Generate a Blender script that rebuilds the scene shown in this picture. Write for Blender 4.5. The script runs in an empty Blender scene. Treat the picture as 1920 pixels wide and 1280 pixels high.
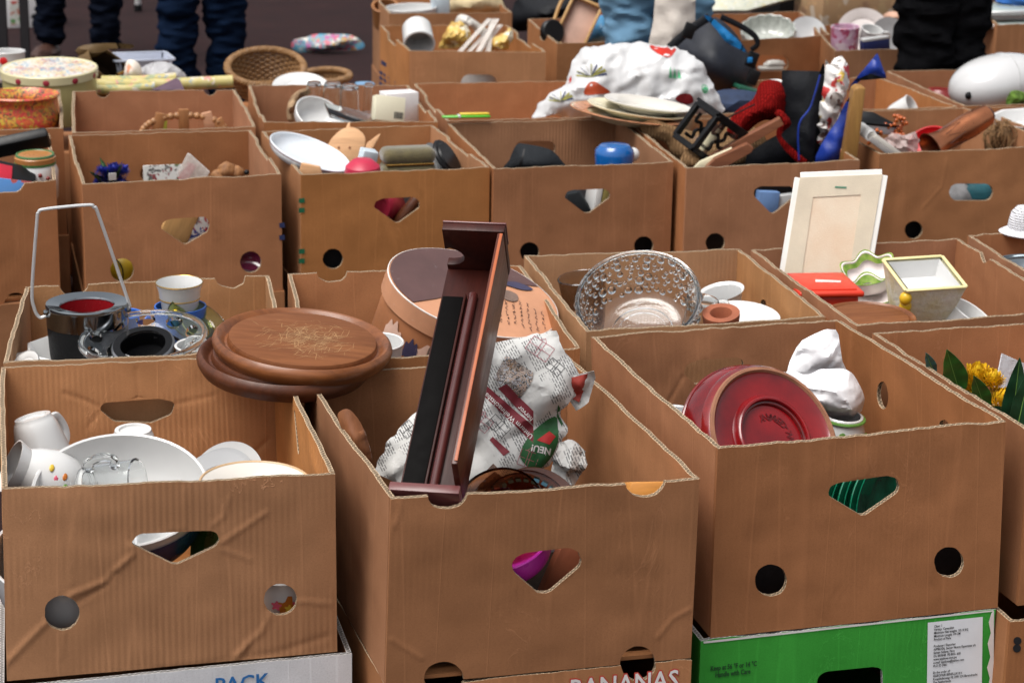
import bpy, bmesh, math, random
import numpy as np
from mathutils import Vector, Matrix, noise
from mathutils.geometry import delaunay_2d_cdt
from mathutils.bvhtree import BVHTree
from math import sin, cos, pi, radians as rad

SC = bpy.context.scene
COL = SC.collection
random.seed(7)

# ------------------------------------------------------------------ camera
# z = 0 is the rim height of the upper cartons; the ground lies at GZ.
GZ = -0.500
CAM = Vector((-0.61127, -2.43997, 0.88085))
CR = Vector((0.97517, -0.22080, 0.01702))
CU = Vector((0.04407, 0.26881, 0.96218))
CF = Vector((0.21703, 0.93754, -0.27187))
FPX = 4059.0
cd = bpy.data.cameras.new('camera')
cam = bpy.data.objects.new('camera', cd)
COL.objects.link(cam)
cam.matrix_world = Matrix(((CR.x, CU.x, -CF.x, CAM.x), (CR.y, CU.y, -CF.y, CAM.y), (CR.z, CU.z, -CF.z, CAM.z), (0, 0, 0, 1)))
cd.sensor_width = 36
cd.lens = FPX / 1920 * 36
cd.clip_start = 0.05
cd.clip_end = 400
cd.dof.use_dof = True
cd.dof.focus_distance = 2.95
cd.dof.aperture_fstop = 11.0
SC.camera = cam

# ------------------------------------------------------------------ light: bright overcast
SUN_EL, SUN_AZ = rad(66), rad(-120)        # azimuth from +Y (away from the camera) towards +X
w = bpy.data.worlds.new('World')
SC.world = w
w.use_nodes = True
nt = w.node_tree
bg = nt.nodes['Background']
sky = nt.nodes.new('ShaderNodeTexSky')
sky.sky_type = 'NISHITA'
sky.sun_disc = False
sky.sun_elevation = SUN_EL
sky.sun_rotation = SUN_AZ
sky.air_density = 1.0
sky.dust_density = 5.0
sky.ozone_density = 1.0
hs = nt.nodes.new('ShaderNodeHueSaturation')     # cloud cover: nearly neutral sky light
hs.inputs['Saturation'].default_value = 0.22
nt.links.new(sky.outputs[0], hs.inputs['Color'])
nt.links.new(hs.outputs[0], bg.inputs['Color'])
bg.inputs['Strength'].default_value = 0.088
sl = bpy.data.lights.new('sun', 'SUN')
sl.energy = 1.5
sl.angle = rad(38)
sl.color = (1.0, 0.965, 0.91)
so = bpy.data.objects.new('sun', sl)
COL.objects.link(so)
sdir = Vector((sin(SUN_AZ) * cos(SUN_EL), cos(SUN_AZ) * cos(SUN_EL), sin(SUN_EL)))
so.rotation_euler = (-sdir).to_track_quat('-Z', 'Y').to_euler()
vs = SC.view_settings
vs.view_transform = 'Standard'
vs.look = 'None'
vs.gamma = 1.0
vs.exposure = 0.92
vs.use_curve_mapping = False
SC.render.engine = 'CYCLES'
SC.cycles.max_bounces = 8
SC.cycles.diffuse_bounces = 2
SC.cycles.glossy_bounces = 4
SC.cycles.transmission_bounces = 10
SC.cycles.transparent_max_bounces = 10
SC.cycles.caustics_reflective = False
SC.cycles.use_denoising = True

# ------------------------------------------------------------------ survey helpers (photo pixel -> point on a real plane)
def ray(x, y):
    return (CF * FPX + CR * (x - 960) - CU * (y - 640))
def P(x, y, z=None, Y=None):
    d = ray(x, y)
    t = (z - CAM.z) / d.z if Y is None else (Y - CAM.y) / d.y
    return CAM + d * t
def hit(x, y, p0, n):
    d = ray(x, y)
    return CAM + d * ((p0 - CAM).dot(n) / d.dot(n))
def mpp(p):
    return (p - CAM).dot(CF) / FPX
ZV = Vector((0, 0, 1))
RH = Vector((CR.x, CR.y, 0)).normalized()
CH = Vector((-CF.x, -CF.y, 0)).normalized()      # horizontal direction towards the viewer
def upc(t, az=0):
    t, az = rad(t), rad(az)
    return ZV * cos(t) + (CH * cos(az) + RH * sin(az)) * sin(t)
def NZ(n, spin=0):
    return Vector((0, 0, 1)).rotation_difference(n).to_matrix() @ Matrix.Rotation(rad(spin), 3, 'Z')
def frame(n=None, roll=0):
    """x to the viewer's right, y up, z along n"""
    n = (n or CH).normalized()
    x = ZV.cross(n)
    x = RH.copy() if x.length < 1e-4 else x.normalized()
    y = n.cross(x)
    m = Matrix((x, y, n)).transposed()
    return m @ Matrix.Rotation(rad(roll), 3, 'Z')
def eul(x=0, y=0, z=0):
    from mathutils import Euler
    return Euler((rad(x), rad(y), rad(z))).to_matrix()

# ------------------------------------------------------------------ object helpers
def thing(name, label, cat, loc, rot=None, group=None):
    o = bpy.data.objects.new(name, None)
    COL.objects.link(o)
    o.empty_display_size = 0.03
    M = (rot or Matrix.Identity(3)).to_4x4()
    M.translation = Vector(loc)
    o.matrix_world = M
    o['label'] = label
    o['category'] = cat
    if group: o['group'] = group
    return o
def mesh(name, vf, mats, smooth=True, ang=38):
    v, f = vf[0], vf[1]
    me = bpy.data.meshes.new(name)
    me.from_pydata([tuple(p) for p in v], [], f)
    for m in (mats if isinstance(mats, (list, tuple)) else [mats]): me.materials.append(m)
    if len(vf) > 2 and vf[2] is not None: me.polygons.foreach_set('material_index', vf[2])
    if smooth:
        me.polygons.foreach_set('use_smooth', [True] * len(me.polygons))
        me.set_sharp_from_angle(angle=rad(ang))
    if len(vf) > 3 and vf[3] is not None:
        uv = me.uv_layers.new(name='UVMap')
        uv.data.foreach_set('uv', np.array(vf[3], dtype=np.float32).ravel())
    me.update()
    return me
def part(parent, name, vf, mats, smooth=True, label=None, ang=38, loc=None, rot=None, kind=None):
    o = bpy.data.objects.new(name, mesh(name, vf, mats, smooth, ang) if not isinstance(vf, bpy.types.Mesh) else vf)
    COL.objects.link(o)
    o.parent = parent
    if loc is not None or rot is not None:
        M = (rot or Matrix.Identity(3)).to_4x4()
        M.translation = Vector(loc or (0, 0, 0))
        o.matrix_local = M
    if label: o['label'] = label
    if kind: o['kind'] = kind
    return o
def solo(name, label, cat, vf, mats, loc=(0, 0, 0), rot=None, group=None, smooth=True, ang=38):
    o = bpy.data.objects.new(name, mesh(name, vf, mats, smooth, ang))
    COL.objects.link(o)
    M = (rot or Matrix.Identity(3)).to_4x4()
    M.translation = Vector(loc)
    o.matrix_world = M
    o['label'] = label
    o['category'] = cat
    if group: o['group'] = group
    return o

# ------------------------------------------------------------------ shapes: each returns (verts, faces)
def join(*vfs):
    V, F, Mi, has = [], [], [], False
    for k in vfs:
        n = len(V)
        V += [Vector(p) for p in k[0]]
        F += [[i + n for i in f] for f in k[1]]
        mi = k[2] if len(k) > 2 and k[2] is not None else [0] * len(k[1])
        Mi += list(mi)
    return V, F, Mi
def xf(vf, loc=(0, 0, 0), rot=None, s=1):
    loc = Vector(loc)
    rot = rot or Matrix.Identity(3)
    if not isinstance(s, (tuple, list)): s = (s, s, s)
    return ([rot @ Vector((p[0] * s[0], p[1] * s[1], p[2] * s[2])) + loc for p in vf[0]],) + tuple(vf[1:])
def mi(vf, k):
    return vf[0], vf[1], [k] * len(vf[1])
def lathe(prof, n=48, sx=1, sy=1, wob=0, closed=False):
    V, F = [], []
    idx = []
    for (r, z) in prof:
        if r < 1e-6:
            V.append(Vector((0, 0, z)))
            idx.append([len(V) - 1])
        else:
            row = []
            for i in range(n):
                a = 2 * pi * i / n
                k = r * (1 + wob * sin(3 * a + z * 40))
                V.append(Vector((k * cos(a) * sx, k * sin(a) * sy, z)))
                row.append(len(V) - 1)
            idx.append(row)
    seq = list(zip(idx, idx[1:])) + ([(idx[-1], idx[0])] if closed else [])
    for a, b in seq:
        if len(a) == 1 and len(b) == 1: continue
        for i in range(n):
            j = (i + 1) % n
            if len(a) == 1: F.append([a[0], b[j], b[i]])
            elif len(b) == 1: F.append([a[i], a[j], b[0]])
            else: F.append([a[i], a[j], b[j], b[i]])
    return V, F
def tube(path, r, n=8, closed=False, flat=1.0):
    path = [Vector(p) for p in path]
    m = len(path)
    rr = r if isinstance(r, (list, tuple)) else [r] * m
    V, F = [], []
    prev = None
    for i, p in enumerate(path):
        if closed: t = path[(i + 1) % m] - path[i - 1]
        else: t = path[min(i + 1, m - 1)] - path[max(i - 1, 0)]
        t.normalize()
        if prev is None:
            u = t.cross(Vector((0.13, 0.21, 1)))
            if u.length < 1e-3: u = t.cross(Vector((1, 0, 0)))
        else:
            u = prev - t * prev.dot(t)
        u.normalize()
        prev = u
        b = t.cross(u)
        for k in range(n):
            a = 2 * pi * k / n
            V.append(p + (u * cos(a) + b * sin(a) * flat) * rr[i])
    for i in range(m if closed else m - 1):
        j = (i + 1) % m
        for k in range(n):
            l = (k + 1) % n
            F.append([i * n + k, i * n + l, j * n + l, j * n + k])
    if not closed:
        F.append(list(range(n))[::-1])
        F.append([(m - 1) * n + k for k in range(n)])
    return V, F
def bezier(pts, k=10):
    """Catmull-Rom through pts"""
    pts = [Vector(p) for p in pts]
    out = []
    for i in range(len(pts) - 1):
        p0, p1, p2, p3 = pts[max(i - 1, 0)], pts[i], pts[i + 1], pts[min(i + 2, len(pts) - 1)]
        for j in range(k):
            t = j / k
            out.append(0.5 * ((2 * p1) + (p2 - p0) * t + (2 * p0 - 5 * p1 + 4 * p2 - p3) * t * t + (3 * p1 - p0 - 3 * p2 + p3) * t ** 3))
    out.append(pts[-1])
    return out
def rbox(sx, sy, sz, bev=0.003, seg=2):
    bm = bmesh.new()
    bmesh.ops.create_cube(bm, size=1)
    for v in bm.verts: v.co = Vector((v.co.x * sx, v.co.y * sy, v.co.z * sz))
    if bev: bmesh.ops.bevel(bm, geom=bm.edges[:], offset=bev, segments=seg, profile=0.5, affect='EDGES')
    bm.verts.ensure_lookup_table()
    V = [v.co.copy() for v in bm.verts]
    F = [[v.index for v in f.verts] for f in bm.faces]
    bm.free()
    return V, F
def bar(a, b, wd, th, bev=0.001, up=(0, 0, 1)):
    """rectangular bar from a to b"""
    a, b = Vector(a), Vector(b)
    z = (b - a)
    L = z.length
    z.normalize()
    x = Vector(up).cross(z)
    if x.length < 1e-4: x = Vector((1, 0, 0)).cross(z)
    x.normalize()
    y = z.cross(x)
    return xf(rbox(wd, th, L, bev, 1), (a + b) / 2, Matrix((x, y, z)).transposed())
def prism(poly, th, bev=0):
    """polygon in xy, extruded th in z (from 0)"""
    n = len(poly)
    V = [Vector((p[0], p[1], 0)) for p in poly] + [Vector((p[0], p[1], th)) for p in poly]
    F = [list(range(n))[::-1], list(range(n, 2 * n))] + [[i, (i + 1) % n, n + (i + 1) % n, n + i] for i in range(n)]
    if bev:
        bm = bmesh.new()
        vs_ = [bm.verts.new(v) for v in V]
        for f in F: bm.faces.new([vs_[i] for i in f])
        bmesh.ops.recalc_face_normals(bm, faces=bm.faces[:])
        bmesh.ops.bevel(bm, geom=[e for e in bm.edges if e.calc_face_angle(0) > 0.6], offset=bev, segments=2, profile=0.5, affect='EDGES')
        bm.verts.index_update()
        V = [v.co.copy() for v in bm.verts]
        F = [[v.index for v in f.verts] for f in bm.faces]
        bm.free()
    return V, F
def ico(sub=3, r=1):
    bm = bmesh.new()
    bmesh.ops.create_icosphere(bm, subdivisions=sub, radius=r)
    V = [v.co.copy() for v in bm.verts]
    F = [[v.index for v in f.verts] for f in bm.faces]
    bm.free()
    return V, F
def grid(fn, nu, nv, th=0):
    """parametric sheet fn(u, v), u and v in 0..1; th gives it a back"""
    V = [Vector(fn(i / nu, j / nv)) for j in range(nv + 1) for i in range(nu + 1)]
    k = nu + 1
    F = [[j * k + i, j * k + i + 1, (j + 1) * k + i + 1, (j + 1) * k + i] for j in range(nv) for i in range(nu)]
    if th:
        n0 = len(V)
        N = [Vector((0, 0, 0)) for _ in V]
        for f in F:
            nn = (V[f[1]] - V[f[0]]).cross(V[f[3]] - V[f[0]])
            for i in f: N[i] += nn
        V += [v - n.normalized() * th for v, n in zip(V[:n0], N)]
        F += [[i + n0 for i in f][::-1] for f in F[:]]
        bd = [j for j in range(k)] + [j * k + nu for j in range(1, nv + 1)] + [nv * k + i for i in range(nu - 1, -1, -1)] + [j * k for j in range(nv - 1, 0, -1)]
        for a, b in zip(bd, bd[1:] + bd[:1]): F.append([b, a, a + n0, b + n0])
    return V, F
def folds(seed, lam=0.06, amp=0.006, k=5):
    r = random.Random(seed)
    W = [(r.uniform(0, pi), lam * r.uniform(0.5, 1.5), r.random()) for _ in range(k)]
    def f(x, y):
        s = 0
        wx = noise.noise(Vector((x / lam * 0.7, y / lam * 0.7, seed * 3.7)))
        for a, l, c in W:
            t = (x * cos(a) + y * sin(a)) / l + c + 0.55 * wx
            s += (abs((t % 1) - 0.5) * 2 - 0.5) * l / lam
        return s * amp / math.sqrt(k)
    return f
def folds2(seed, lam=0.06, amp=0.02, k=5):
    """paper: large flat facets with sharp creases, plus small wrinkles"""
    big, small = folds(seed, lam, amp, k), folds(seed + 50, lam * .38, amp * .30, 4)
    return lambda x, y: big(x, y) + small(x, y)
def inpoly(x, y, P_):
    """vectorised even-odd test"""
    r = np.zeros(len(x), bool)
    px, py = P_[:, 0], P_[:, 1]
    j = len(P_) - 1
    for i in range(len(P_)):
        c = ((py[i] > y) != (py[j] > y))
        with np.errstate(divide='ignore', invalid='ignore'):
            c &= x < (px[j] - px[i]) * (y - py[i]) / (py[j] - py[i]) + px[i]
        r ^= c
        j = i
    return r
def edist(x, y, P_):
    d = np.full(len(x), 1e9)
    for i in range(len(P_)):
        a, b = P_[i - 1], P_[i]
        ab = b - a
        t = np.clip(((x - a[0]) * ab[0] + (y - a[1]) * ab[1]) / max(ab @ ab, 1e-12), 0, 1)
        d = np.minimum(d, np.hypot(x - a[0] - t * ab[0], y - a[1] - t * ab[1]))
    return d
def dens(poly, res):
    out = []
    for i in range(len(poly)):
        a, b = np.array(poly[i], float), np.array(poly[(i + 1) % len(poly)], float)
        n = max(1, int(np.hypot(*(b - a)) / res))
        out += [a + (b - a) * k / n for k in range(n)]
    return np.array(out)
def smoothpoly(poly, k=5):
    p = [Vector((a[0], a[1], 0)) for a in poly]
    n = len(p)
    out = []
    for i in range(n):
        p0, p1, p2, p3 = p[i - 1], p[i], p[(i + 1) % n], p[(i + 2) % n]
        for j in range(k):
            t = j / k
            q = 0.5 * ((2 * p1) + (p2 - p0) * t + (2 * p0 - 5 * p1 + 4 * p2 - p3) * t * t + (3 * p1 - p0 - 3 * p2 + p3) * t ** 3)
            out.append((q.x, q.y))
    return out
def cdt(outline, holes, res, seed=0):
    """triangulate a polygon with holes, with inner points; holes may cross the outline"""
    pts = [Vector((p[0], p[1])) for p in outline]
    edges = [(i, (i + 1) % len(pts)) for i in range(len(pts))]
    for h in holes:
        n = len(pts)
        pts += [Vector((p[0], p[1])) for p in h]
        edges += [(n + i, n + (i + 1) % len(h)) for i in range(len(h))]
    O = np.array(outline, float)
    x0, y0 = O.min(0)
    x1, y1 = O.max(0)
    r = random.Random(seed)
    gx, gy = [], []
    ny = int((y1 - y0) / res)
    nx = int((x1 - x0) / res)
    for j in range(ny + 1):
        for i in range(nx + 1):
            gx.append(x0 + (i + 0.5 + (0.5 if j % 2 else 0)) * res + r.uniform(-.15, .15) * res)
            gy.append(y0 + (j + 0.5) * res + r.uniform(-.15, .15) * res)
    gx, gy = np.array(gx), np.array(gy)
    ok = inpoly(gx, gy, O) & (edist(gx, gy, O) > res * 0.45)
    for h in holes:
        H_ = np.array(h, float)
        ok &= ~inpoly(gx, gy, H_) & (edist(gx, gy, H_) > res * 0.35)
    pts += [Vector((a, b)) for a, b in zip(gx[ok], gy[ok])]
    v, e, f, *_ = delaunay_2d_cdt(pts, edges, [], 0, 1e-6)
    A = np.array([(p.x, p.y) for p in v])
    T_ = np.array([list(t) for t in f])
    c = A[T_].mean(1)
    keep = inpoly(c[:, 0], c[:, 1], O)
    for h in holes: keep &= ~inpoly(c[:, 0], c[:, 1], np.array(h, float))
    T_ = T_[keep]
    used = np.unique(T_)
    mp = -np.ones(len(A), int)
    mp[used] = np.arange(len(used))
    A, T_ = A[used], mp[T_]
    ar = (A[T_[:, 1], 0] - A[T_[:, 0], 0]) * (A[T_[:, 2], 1] - A[T_[:, 0], 1]) - (A[T_[:, 1], 1] - A[T_[:, 0], 1]) * (A[T_[:, 2], 0] - A[T_[:, 0], 0])
    T_[ar < 0] = T_[ar < 0][:, ::-1]
    return A, T_
def boundary(T_):
    es = {}
    for t in T_:
        for a, b in ((t[0], t[1]), (t[1], t[2]), (t[2], t[0])): es[(a, b)] = 1
    return [(a, b) for (a, b) in es if (b, a) not in es]
def inflate(poly, thick, res=0.008, edge=None, crum=None, back=0.6, seed=0, sheet=False):
    """closed soft body over a 2D outline: x right, y up, z towards the viewer"""
    O = dens(poly, res)
    A, T_ = cdt(O, [], res, seed)
    d = edist(A[:, 0], A[:, 1], O)
    E = edge or max(d.max(), 1e-4)
    q = np.clip(d / E, 0, 1)
    h = thick * np.sqrt(np.clip(1 - (1 - q) ** 2, 0, 1))
    bd = set(a for e in boundary(T_) for a in e)
    E_ = np.unique(np.sort(np.vstack([T_[:, [0, 1]], T_[:, [1, 2]], T_[:, [2, 0]]]), axis=1), axis=0)
    deg = np.bincount(E_.ravel(), minlength=len(A)).astype(float)
    fix = np.array(sorted(bd))
    for _ in range(30):                      # relax the ridge lines of the distance field
        s_ = np.zeros(len(A))
        np.add.at(s_, E_[:, 0], h[E_[:, 1]])
        np.add.at(s_, E_[:, 1], h[E_[:, 0]])
        h = .4 * h + .6 * s_ / np.maximum(deg, 1)
        h[fix] = 0
    if h.max() > 1e-6: h *= thick / h.max()
    if sheet:                                # thin paper: creased right up to its free edge
        z = [h[i] + crum(x, y) for i, (x, y) in enumerate(A)]
        n = len(A)
        V = [Vector((x, y, z[i])) for i, (x, y) in enumerate(A)] + [Vector((x, y, z[i] - .0009)) for i, (x, y) in enumerate(A)]
        F = [list(map(int, t)) for t in T_] + [[int(i) + n for i in t][::-1] for t in T_] + [[int(a), int(a) + n, int(b) + n, int(b)] for a, b in boundary(T_)]
        return V, F
    V, F = [], []
    for i, (x, y) in enumerate(A):
        c = crum(x, y) * min(1, q[i] * 2.5) if crum else 0
        V.append(Vector((x, y, 0 if i in bd else h[i] + c)))
    n = len(V)
    mp = {}
    for i, (x, y) in enumerate(A):
        if i in bd: mp[i] = i
        else:
            mp[i] = len(V)
            V.append(Vector((x, y, -h[i] * back)))
    F = [list(map(int, t)) for t in T_] + [[mp[int(i)] for i in t][::-1] for t in T_]
    return V, F
def plane_px(polypx, Y, n=None, roll=0, anchor=None):
    """outline given in photo pixels, laid on a plane through a point at depth Y; returns 2D outline, origin, rotation"""
    n = n or CH
    cx = sum(p[0] for p in polypx) / len(polypx)
    cy = sum(p[1] for p in polypx) / len(polypx)
    o = P(*(anchor or (cx, cy)), Y=Y)
    M = frame(n, roll)
    Mi = M.transposed()
    q = [Mi @ (hit(x, y, o, n) - o) for x, y in polypx]
    return [(p.x, p.y) for p in q], o, M
def soft_px(polypx, Y, thick, res=0.008, edge=None, crum=None, n=None, sm=4, back=0.6, seed=0, rag=0, sheet=False):
    q, o, M = plane_px(polypx, Y, n)
    if sm: q = smoothpoly(q, sm)
    if rag: q = [(a + rag * noise.noise(Vector((a * 70, b * 70, 1))), b + rag * noise.noise(Vector((a * 70, b * 70, 9)))) for a, b in dens(q, res * 1.5)]
    return inflate(q, thick, res, edge, crum, back, seed, sheet), o, M
_fonts = {}
def textvf(s, size, bold=0.0, align='LEFT', space=1.0):
    cu = bpy.data.curves.new('lettering', 'FONT')
    cu.body = s
    cu.size = size
    cu.offset = bold * size
    cu.align_x = align
    cu.space_line = space
    cu.resolution_u = 2
    ob = bpy.data.objects.new('lettering', cu)
    COL.objects.link(ob)
    dg = bpy.context.evaluated_depsgraph_get()
    me = bpy.data.meshes.new_from_object(ob.evaluated_get(dg))
    V = [v.co.copy() for v in me.vertices]
    F = [list(p.vertices) for p in me.polygons]
    bpy.data.objects.remove(ob)
    bpy.data.curves.remove(cu)
    bpy.data.meshes.remove(me)
    return V, F
def patch(poly, res):
    A, T_ = cdt(dens(poly, res), [], res, 3)
    return [Vector((x, y, 0)) for x, y in A], [list(map(int, t)) for t in T_]
def conform(vf, body, off=0.001):
    """lay a flat print (x, y) on a body's side facing +z"""
    bvh = BVHTree.FromPolygons([tuple(v) for v in body[0]], [list(f) for f in body[1]])
    V = []
    for p in vf[0]:
        h = bvh.ray_cast(Vector((p[0], p[1], 2)), Vector((0, 0, -1)))
        V.append(Vector((p[0], p[1], (h[0].z if h[0] else -9) + off)))
    F = [f for f in vf[1] if all(V[i].z > -5 for i in f)]
    for v in V:
        if v.z < -5: v.z = 0
    return V, F

# ------------------------------------------------------------------ materials
class NT:
    def __init__(s, name):
        s.m = bpy.data.materials.new(name)
        s.m.use_nodes = True
        s.t = s.m.node_tree
        s.b = s.t.nodes['Principled BSDF']
    def n(s, typ, **kw):
        nd = s.t.nodes.new('ShaderNode' + typ)
        for k, v in kw.items():
            if k in nd.inputs.keys(): 
                if hasattr(v, 'is_linked') or hasattr(v, 'links'): s.t.links.new(v, nd.inputs[k])
                else: nd.inputs[k].default_value = v
            else: setattr(nd, k, v)
        return nd
    def l(s, a, b): s.t.links.new(a, b)
    def mathn(s, op, a, b=None, clamp=False):
        nd = s.t.nodes.new('ShaderNodeMath')
        nd.operation = op
        nd.use_clamp = clamp
        for i, v in enumerate((a, b)):
            if v is None: continue
            if isinstance(v, (int, float)): nd.inputs[i].default_value = v
            else: s.l(v, nd.inputs[i])
        return nd.outputs[0]
    def mix(s, fac, a, b, blend='MIX'):
        nd = s.t.nodes.new('ShaderNodeMix')
        nd.data_type = 'RGBA'
        nd.blend_type = blend
        for sock, v in ((nd.inputs[0], fac), (nd.inputs[6], a), (nd.inputs[7], b)):
            if isinstance(v, (int, float)): sock.default_value = v
            elif isinstance(v, (tuple, list)): sock.default_value = (*v[:3], 1)
            else: s.l(v, sock)
        return nd.outputs[2]
    def ramp(s, fac, stops):
        nd = s.t.nodes.new('ShaderNodeValToRGB')
        e = nd.color_ramp.elements
        while len(e) < len(stops): e.new(0.5)
        for el, (p, c) in zip(e, stops):
            el.position = p
            el.color = (*c, 1) if isinstance(c, (tuple, list)) else (c, c, c, 1)
        s.l(fac, nd.inputs[0])
        return nd.outputs[0]
    def coord(s, kind='Object', scale=(1, 1, 1), rot=(0, 0, 0)):
        tc = s.t.nodes.new('ShaderNodeTexCoord')
        mp = s.t.nodes.new('ShaderNodeMapping')
        mp.inputs['Scale'].default_value = scale
        mp.inputs['Rotation'].default_value = rot
        s.l(tc.outputs[kind], mp.inputs[0])
        return mp.outputs[0]
    def noise(s, vec, scale, detail=4, rough=0.5, dist=0):
        nd = s.t.nodes.new('ShaderNodeTexNoise')
        nd.inputs['Scale'].default_value = scale
        nd.inputs['Detail'].default_value = detail
        nd.inputs['Roughness'].default_value = rough
        nd.inputs['Distortion'].default_value = dist
        s.l(vec, nd.inputs['Vector'])
        return nd.outputs['Fac']
    def bump(s, h, strength, dist, prev=None):
        nd = s.t.nodes.new('ShaderNodeBump')
        nd.inputs['Strength'].default_value = strength
        nd.inputs['Distance'].default_value = dist
        s.l(h, nd.inputs['Height'])
        if prev is not None: s.l(prev, nd.inputs['Normal'])
        return nd.outputs[0]
    def set(s, **kw):
        for k, v in kw.items():
            k = k.replace('_', ' ')
            if hasattr(v, 'links'): s.l(v, s.b.inputs[k])
            elif isinstance(v, (tuple, list)): s.b.inputs[k].default_value = (*v[:3], 1)
            else: s.b.inputs[k].default_value = v
        return s
_M = {}
def mat(name, c, rough=0.5, var=0.10, scale=18, bump=0.0, bscale=60, metal=0, coat=0, spec=0.5, c2=None, sss=0, wear=0, sheen=0):
    """painted / ceramic / cloth: base colour broken by slow and fine noise, uneven gloss"""
    if name in _M: return _M[name]
    k = NT(name)
    v = k.coord()
    nz = k.noise(v, scale, 5, 0.6)
    d = c2 or tuple(x * (1 - 2.2 * var) for x in c)
    col = k.mix(k.ramp(nz, [(0.35, 0.0), (0.7, 1.0)]), c, d)
    if wear:
        ws = k.ramp(k.noise(v, scale * 5, 8, 0.75), [(0.62, 0.0), (0.68, 1.0)])
        col = k.mix(k.mathn('MULTIPLY', ws, wear), col, tuple(min(1, x * 0.5 + 0.3) for x in c))
    rr = k.mathn('ADD', k.mathn('MULTIPLY', k.noise(v, scale * 3, 3), 0.22), rough - 0.11, True)
    k.set(Base_Color=col, Roughness=rr, Metallic=metal, Coat_Weight=coat, Coat_Roughness=0.08, Specular_IOR_Level=spec, Sheen_Weight=sheen, Subsurface_Weight=sss, Subsurface_Scale=0.02)
    if bump: k.set(Normal=k.bump(k.noise(v, bscale, 6, 0.65), bump, 0.004))
    _M[name] = k.m
    return k.m
def glass(name, c=(1, 1, 1), rough=0.02, ior=1.47, bump=0):
    if name in _M: return _M[name]
    k = NT(name)
    v = k.coord()
    k.set(Base_Color=c, Roughness=k.mathn('ADD', k.mathn('MULTIPLY', k.noise(v, 40, 4), 0.05), rough), Transmission_Weight=1.0, IOR=ior)
    if bump: k.set(Normal=k.bump(k.noise(v, 30, 3), bump, 0.003))
    _M[name] = k.m
    return k.m
def film(name, c=(0.9, 0.9, 0.9), alpha=0.45):
    """thin clear plastic"""
    if name in _M: return _M[name]
    k = NT(name)
    v = k.coord()
    nz = k.noise(v, 35, 5, 0.7, 1.2)
    k.set(Base_Color=c, Roughness=0.18, Alpha=k.mathn('ADD', k.mathn('MULTIPLY', nz, 0.5), alpha - 0.25, True), Normal=k.bump(nz, 0.6, 0.006))
    _M[name] = k.m
    return k.m
def wood(name, c1, c2, scale=1.0, axis='X', rough=0.42, scr=0, coat=0, spec=0.35):
    if name in _M: return _M[name]
    k = NT(name)
    st = {'X': (3, 26, 26), 'Y': (26, 3, 26), 'Z': (26, 26, 3)}[axis]
    v = k.coord(scale=tuple(a * scale for a in st))
    g = k.noise(v, 1.0, 8, 0.62, 0.6)
    fine = k.noise(v, 5.0, 6, 0.7, 0.2)
    vo = k.coord()
    big = k.noise(vo, 9, 3)
    col = k.ramp(g, [(0.3, c1), (0.52, tuple((a + b) / 2 for a, b in zip(c1, c2))), (0.72, c2)])
    col = k.mix(k.ramp(fine, [(0.45, 0.0), (0.75, 0.55)]), col, tuple(x * 0.45 for x in c1))
    col = k.mix(k.mathn('MULTIPLY', big, 0.35), col, c2)
    if scr:       # pale knife cuts over the middle of the cutting face
        cuts = None
        for a in (0.35, 1.2, 2.1, 2.75, 0.9, 1.7):
            vv = k.coord(scale=(9, 240, 1), rot=(0, 0, a))
            q = k.ramp(k.noise(vv, 1.0, 2, 0.5), [(0.60, 0.0), (0.65, 1.0)])
            cuts = q if cuts is None else k.mathn('MAXIMUM', cuts, q)
        gr = k.t.nodes.new('ShaderNodeTexGradient')
        gr.gradient_type = 'SPHERICAL'
        k.l(k.coord(scale=(8.5, 8.5, 8.5)), gr.inputs[0])
        msk = k.ramp(k.mathn('ADD', gr.outputs['Fac'], k.mathn('MULTIPLY', k.noise(vo, 25, 4), 0.5)), [(0.36, 0.0), (0.75, 1.0)])
        col = k.mix(k.mathn('MULTIPLY', k.mathn('MULTIPLY', cuts, msk), scr), col, (0.62, 0.40, 0.20))
    k.set(Base_Color=col, Roughness=k.mathn('ADD', k.mathn('MULTIPLY', fine, 0.3), rough - 0.12), Coat_Weight=coat, Coat_Roughness=0.15, Specular_IOR_Level=spec,
          Normal=k.bump(fine, 0.22, 0.002))
    _M[name] = k.m
    return k.m
def spots(name, base, cols, scale=14, rough=0.5, th=0.45, bump=0, warp=0.6):
    """printed all-over pattern: irregular patches of several inks"""
    if name in _M: return _M[name]
    k = NT(name)
    v = k.coord()
    nd = k.t.nodes.new('ShaderNodeTexVoronoi')
    nd.inputs['Scale'].default_value = scale
    wv = k.t.nodes.new('ShaderNodeMixRGB')
    wv.blend_type = 'ADD'
    wv.inputs[0].default_value = warp * 0.08
    k.l(v, wv.inputs[1])
    nn = k.t.nodes.new('ShaderNodeTexNoise')
    nn.inputs['Scale'].default_value = scale * 1.4
    k.l(v, nn.inputs['Vector'])
    k.l(nn.outputs['Color'], wv.inputs[2])
    k.l(wv.outputs[0], nd.inputs['Vector'])
    sep = k.t.nodes.new('ShaderNodeSeparateColor')
    k.l(nd.outputs['Color'], sep.inputs[0])
    n = len(cols)
    st = []
    for i, c in enumerate(cols): st.append((i / n, c))
    rp = k.ramp(sep.outputs[0], st)
    rp.node.color_ramp.interpolation = 'CONSTANT'
    inside = k.ramp(nd.outputs['Distance'], [(th - 0.06, 1.0), (th + 0.04, 0.0)])
    col = k.mix(inside, base, rp)
    col = k.mix(k.mathn('MULTIPLY', k.noise(v, 50, 5), 0.2), col, (0.3, 0.26, 0.22))
    k.set(Base_Color=col, Roughness=rough)
    if bump: k.set(Normal=k.bump(k.noise(v, 60, 5), bump, 0.004))
    _M[name] = k.m
    return k.m
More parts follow.
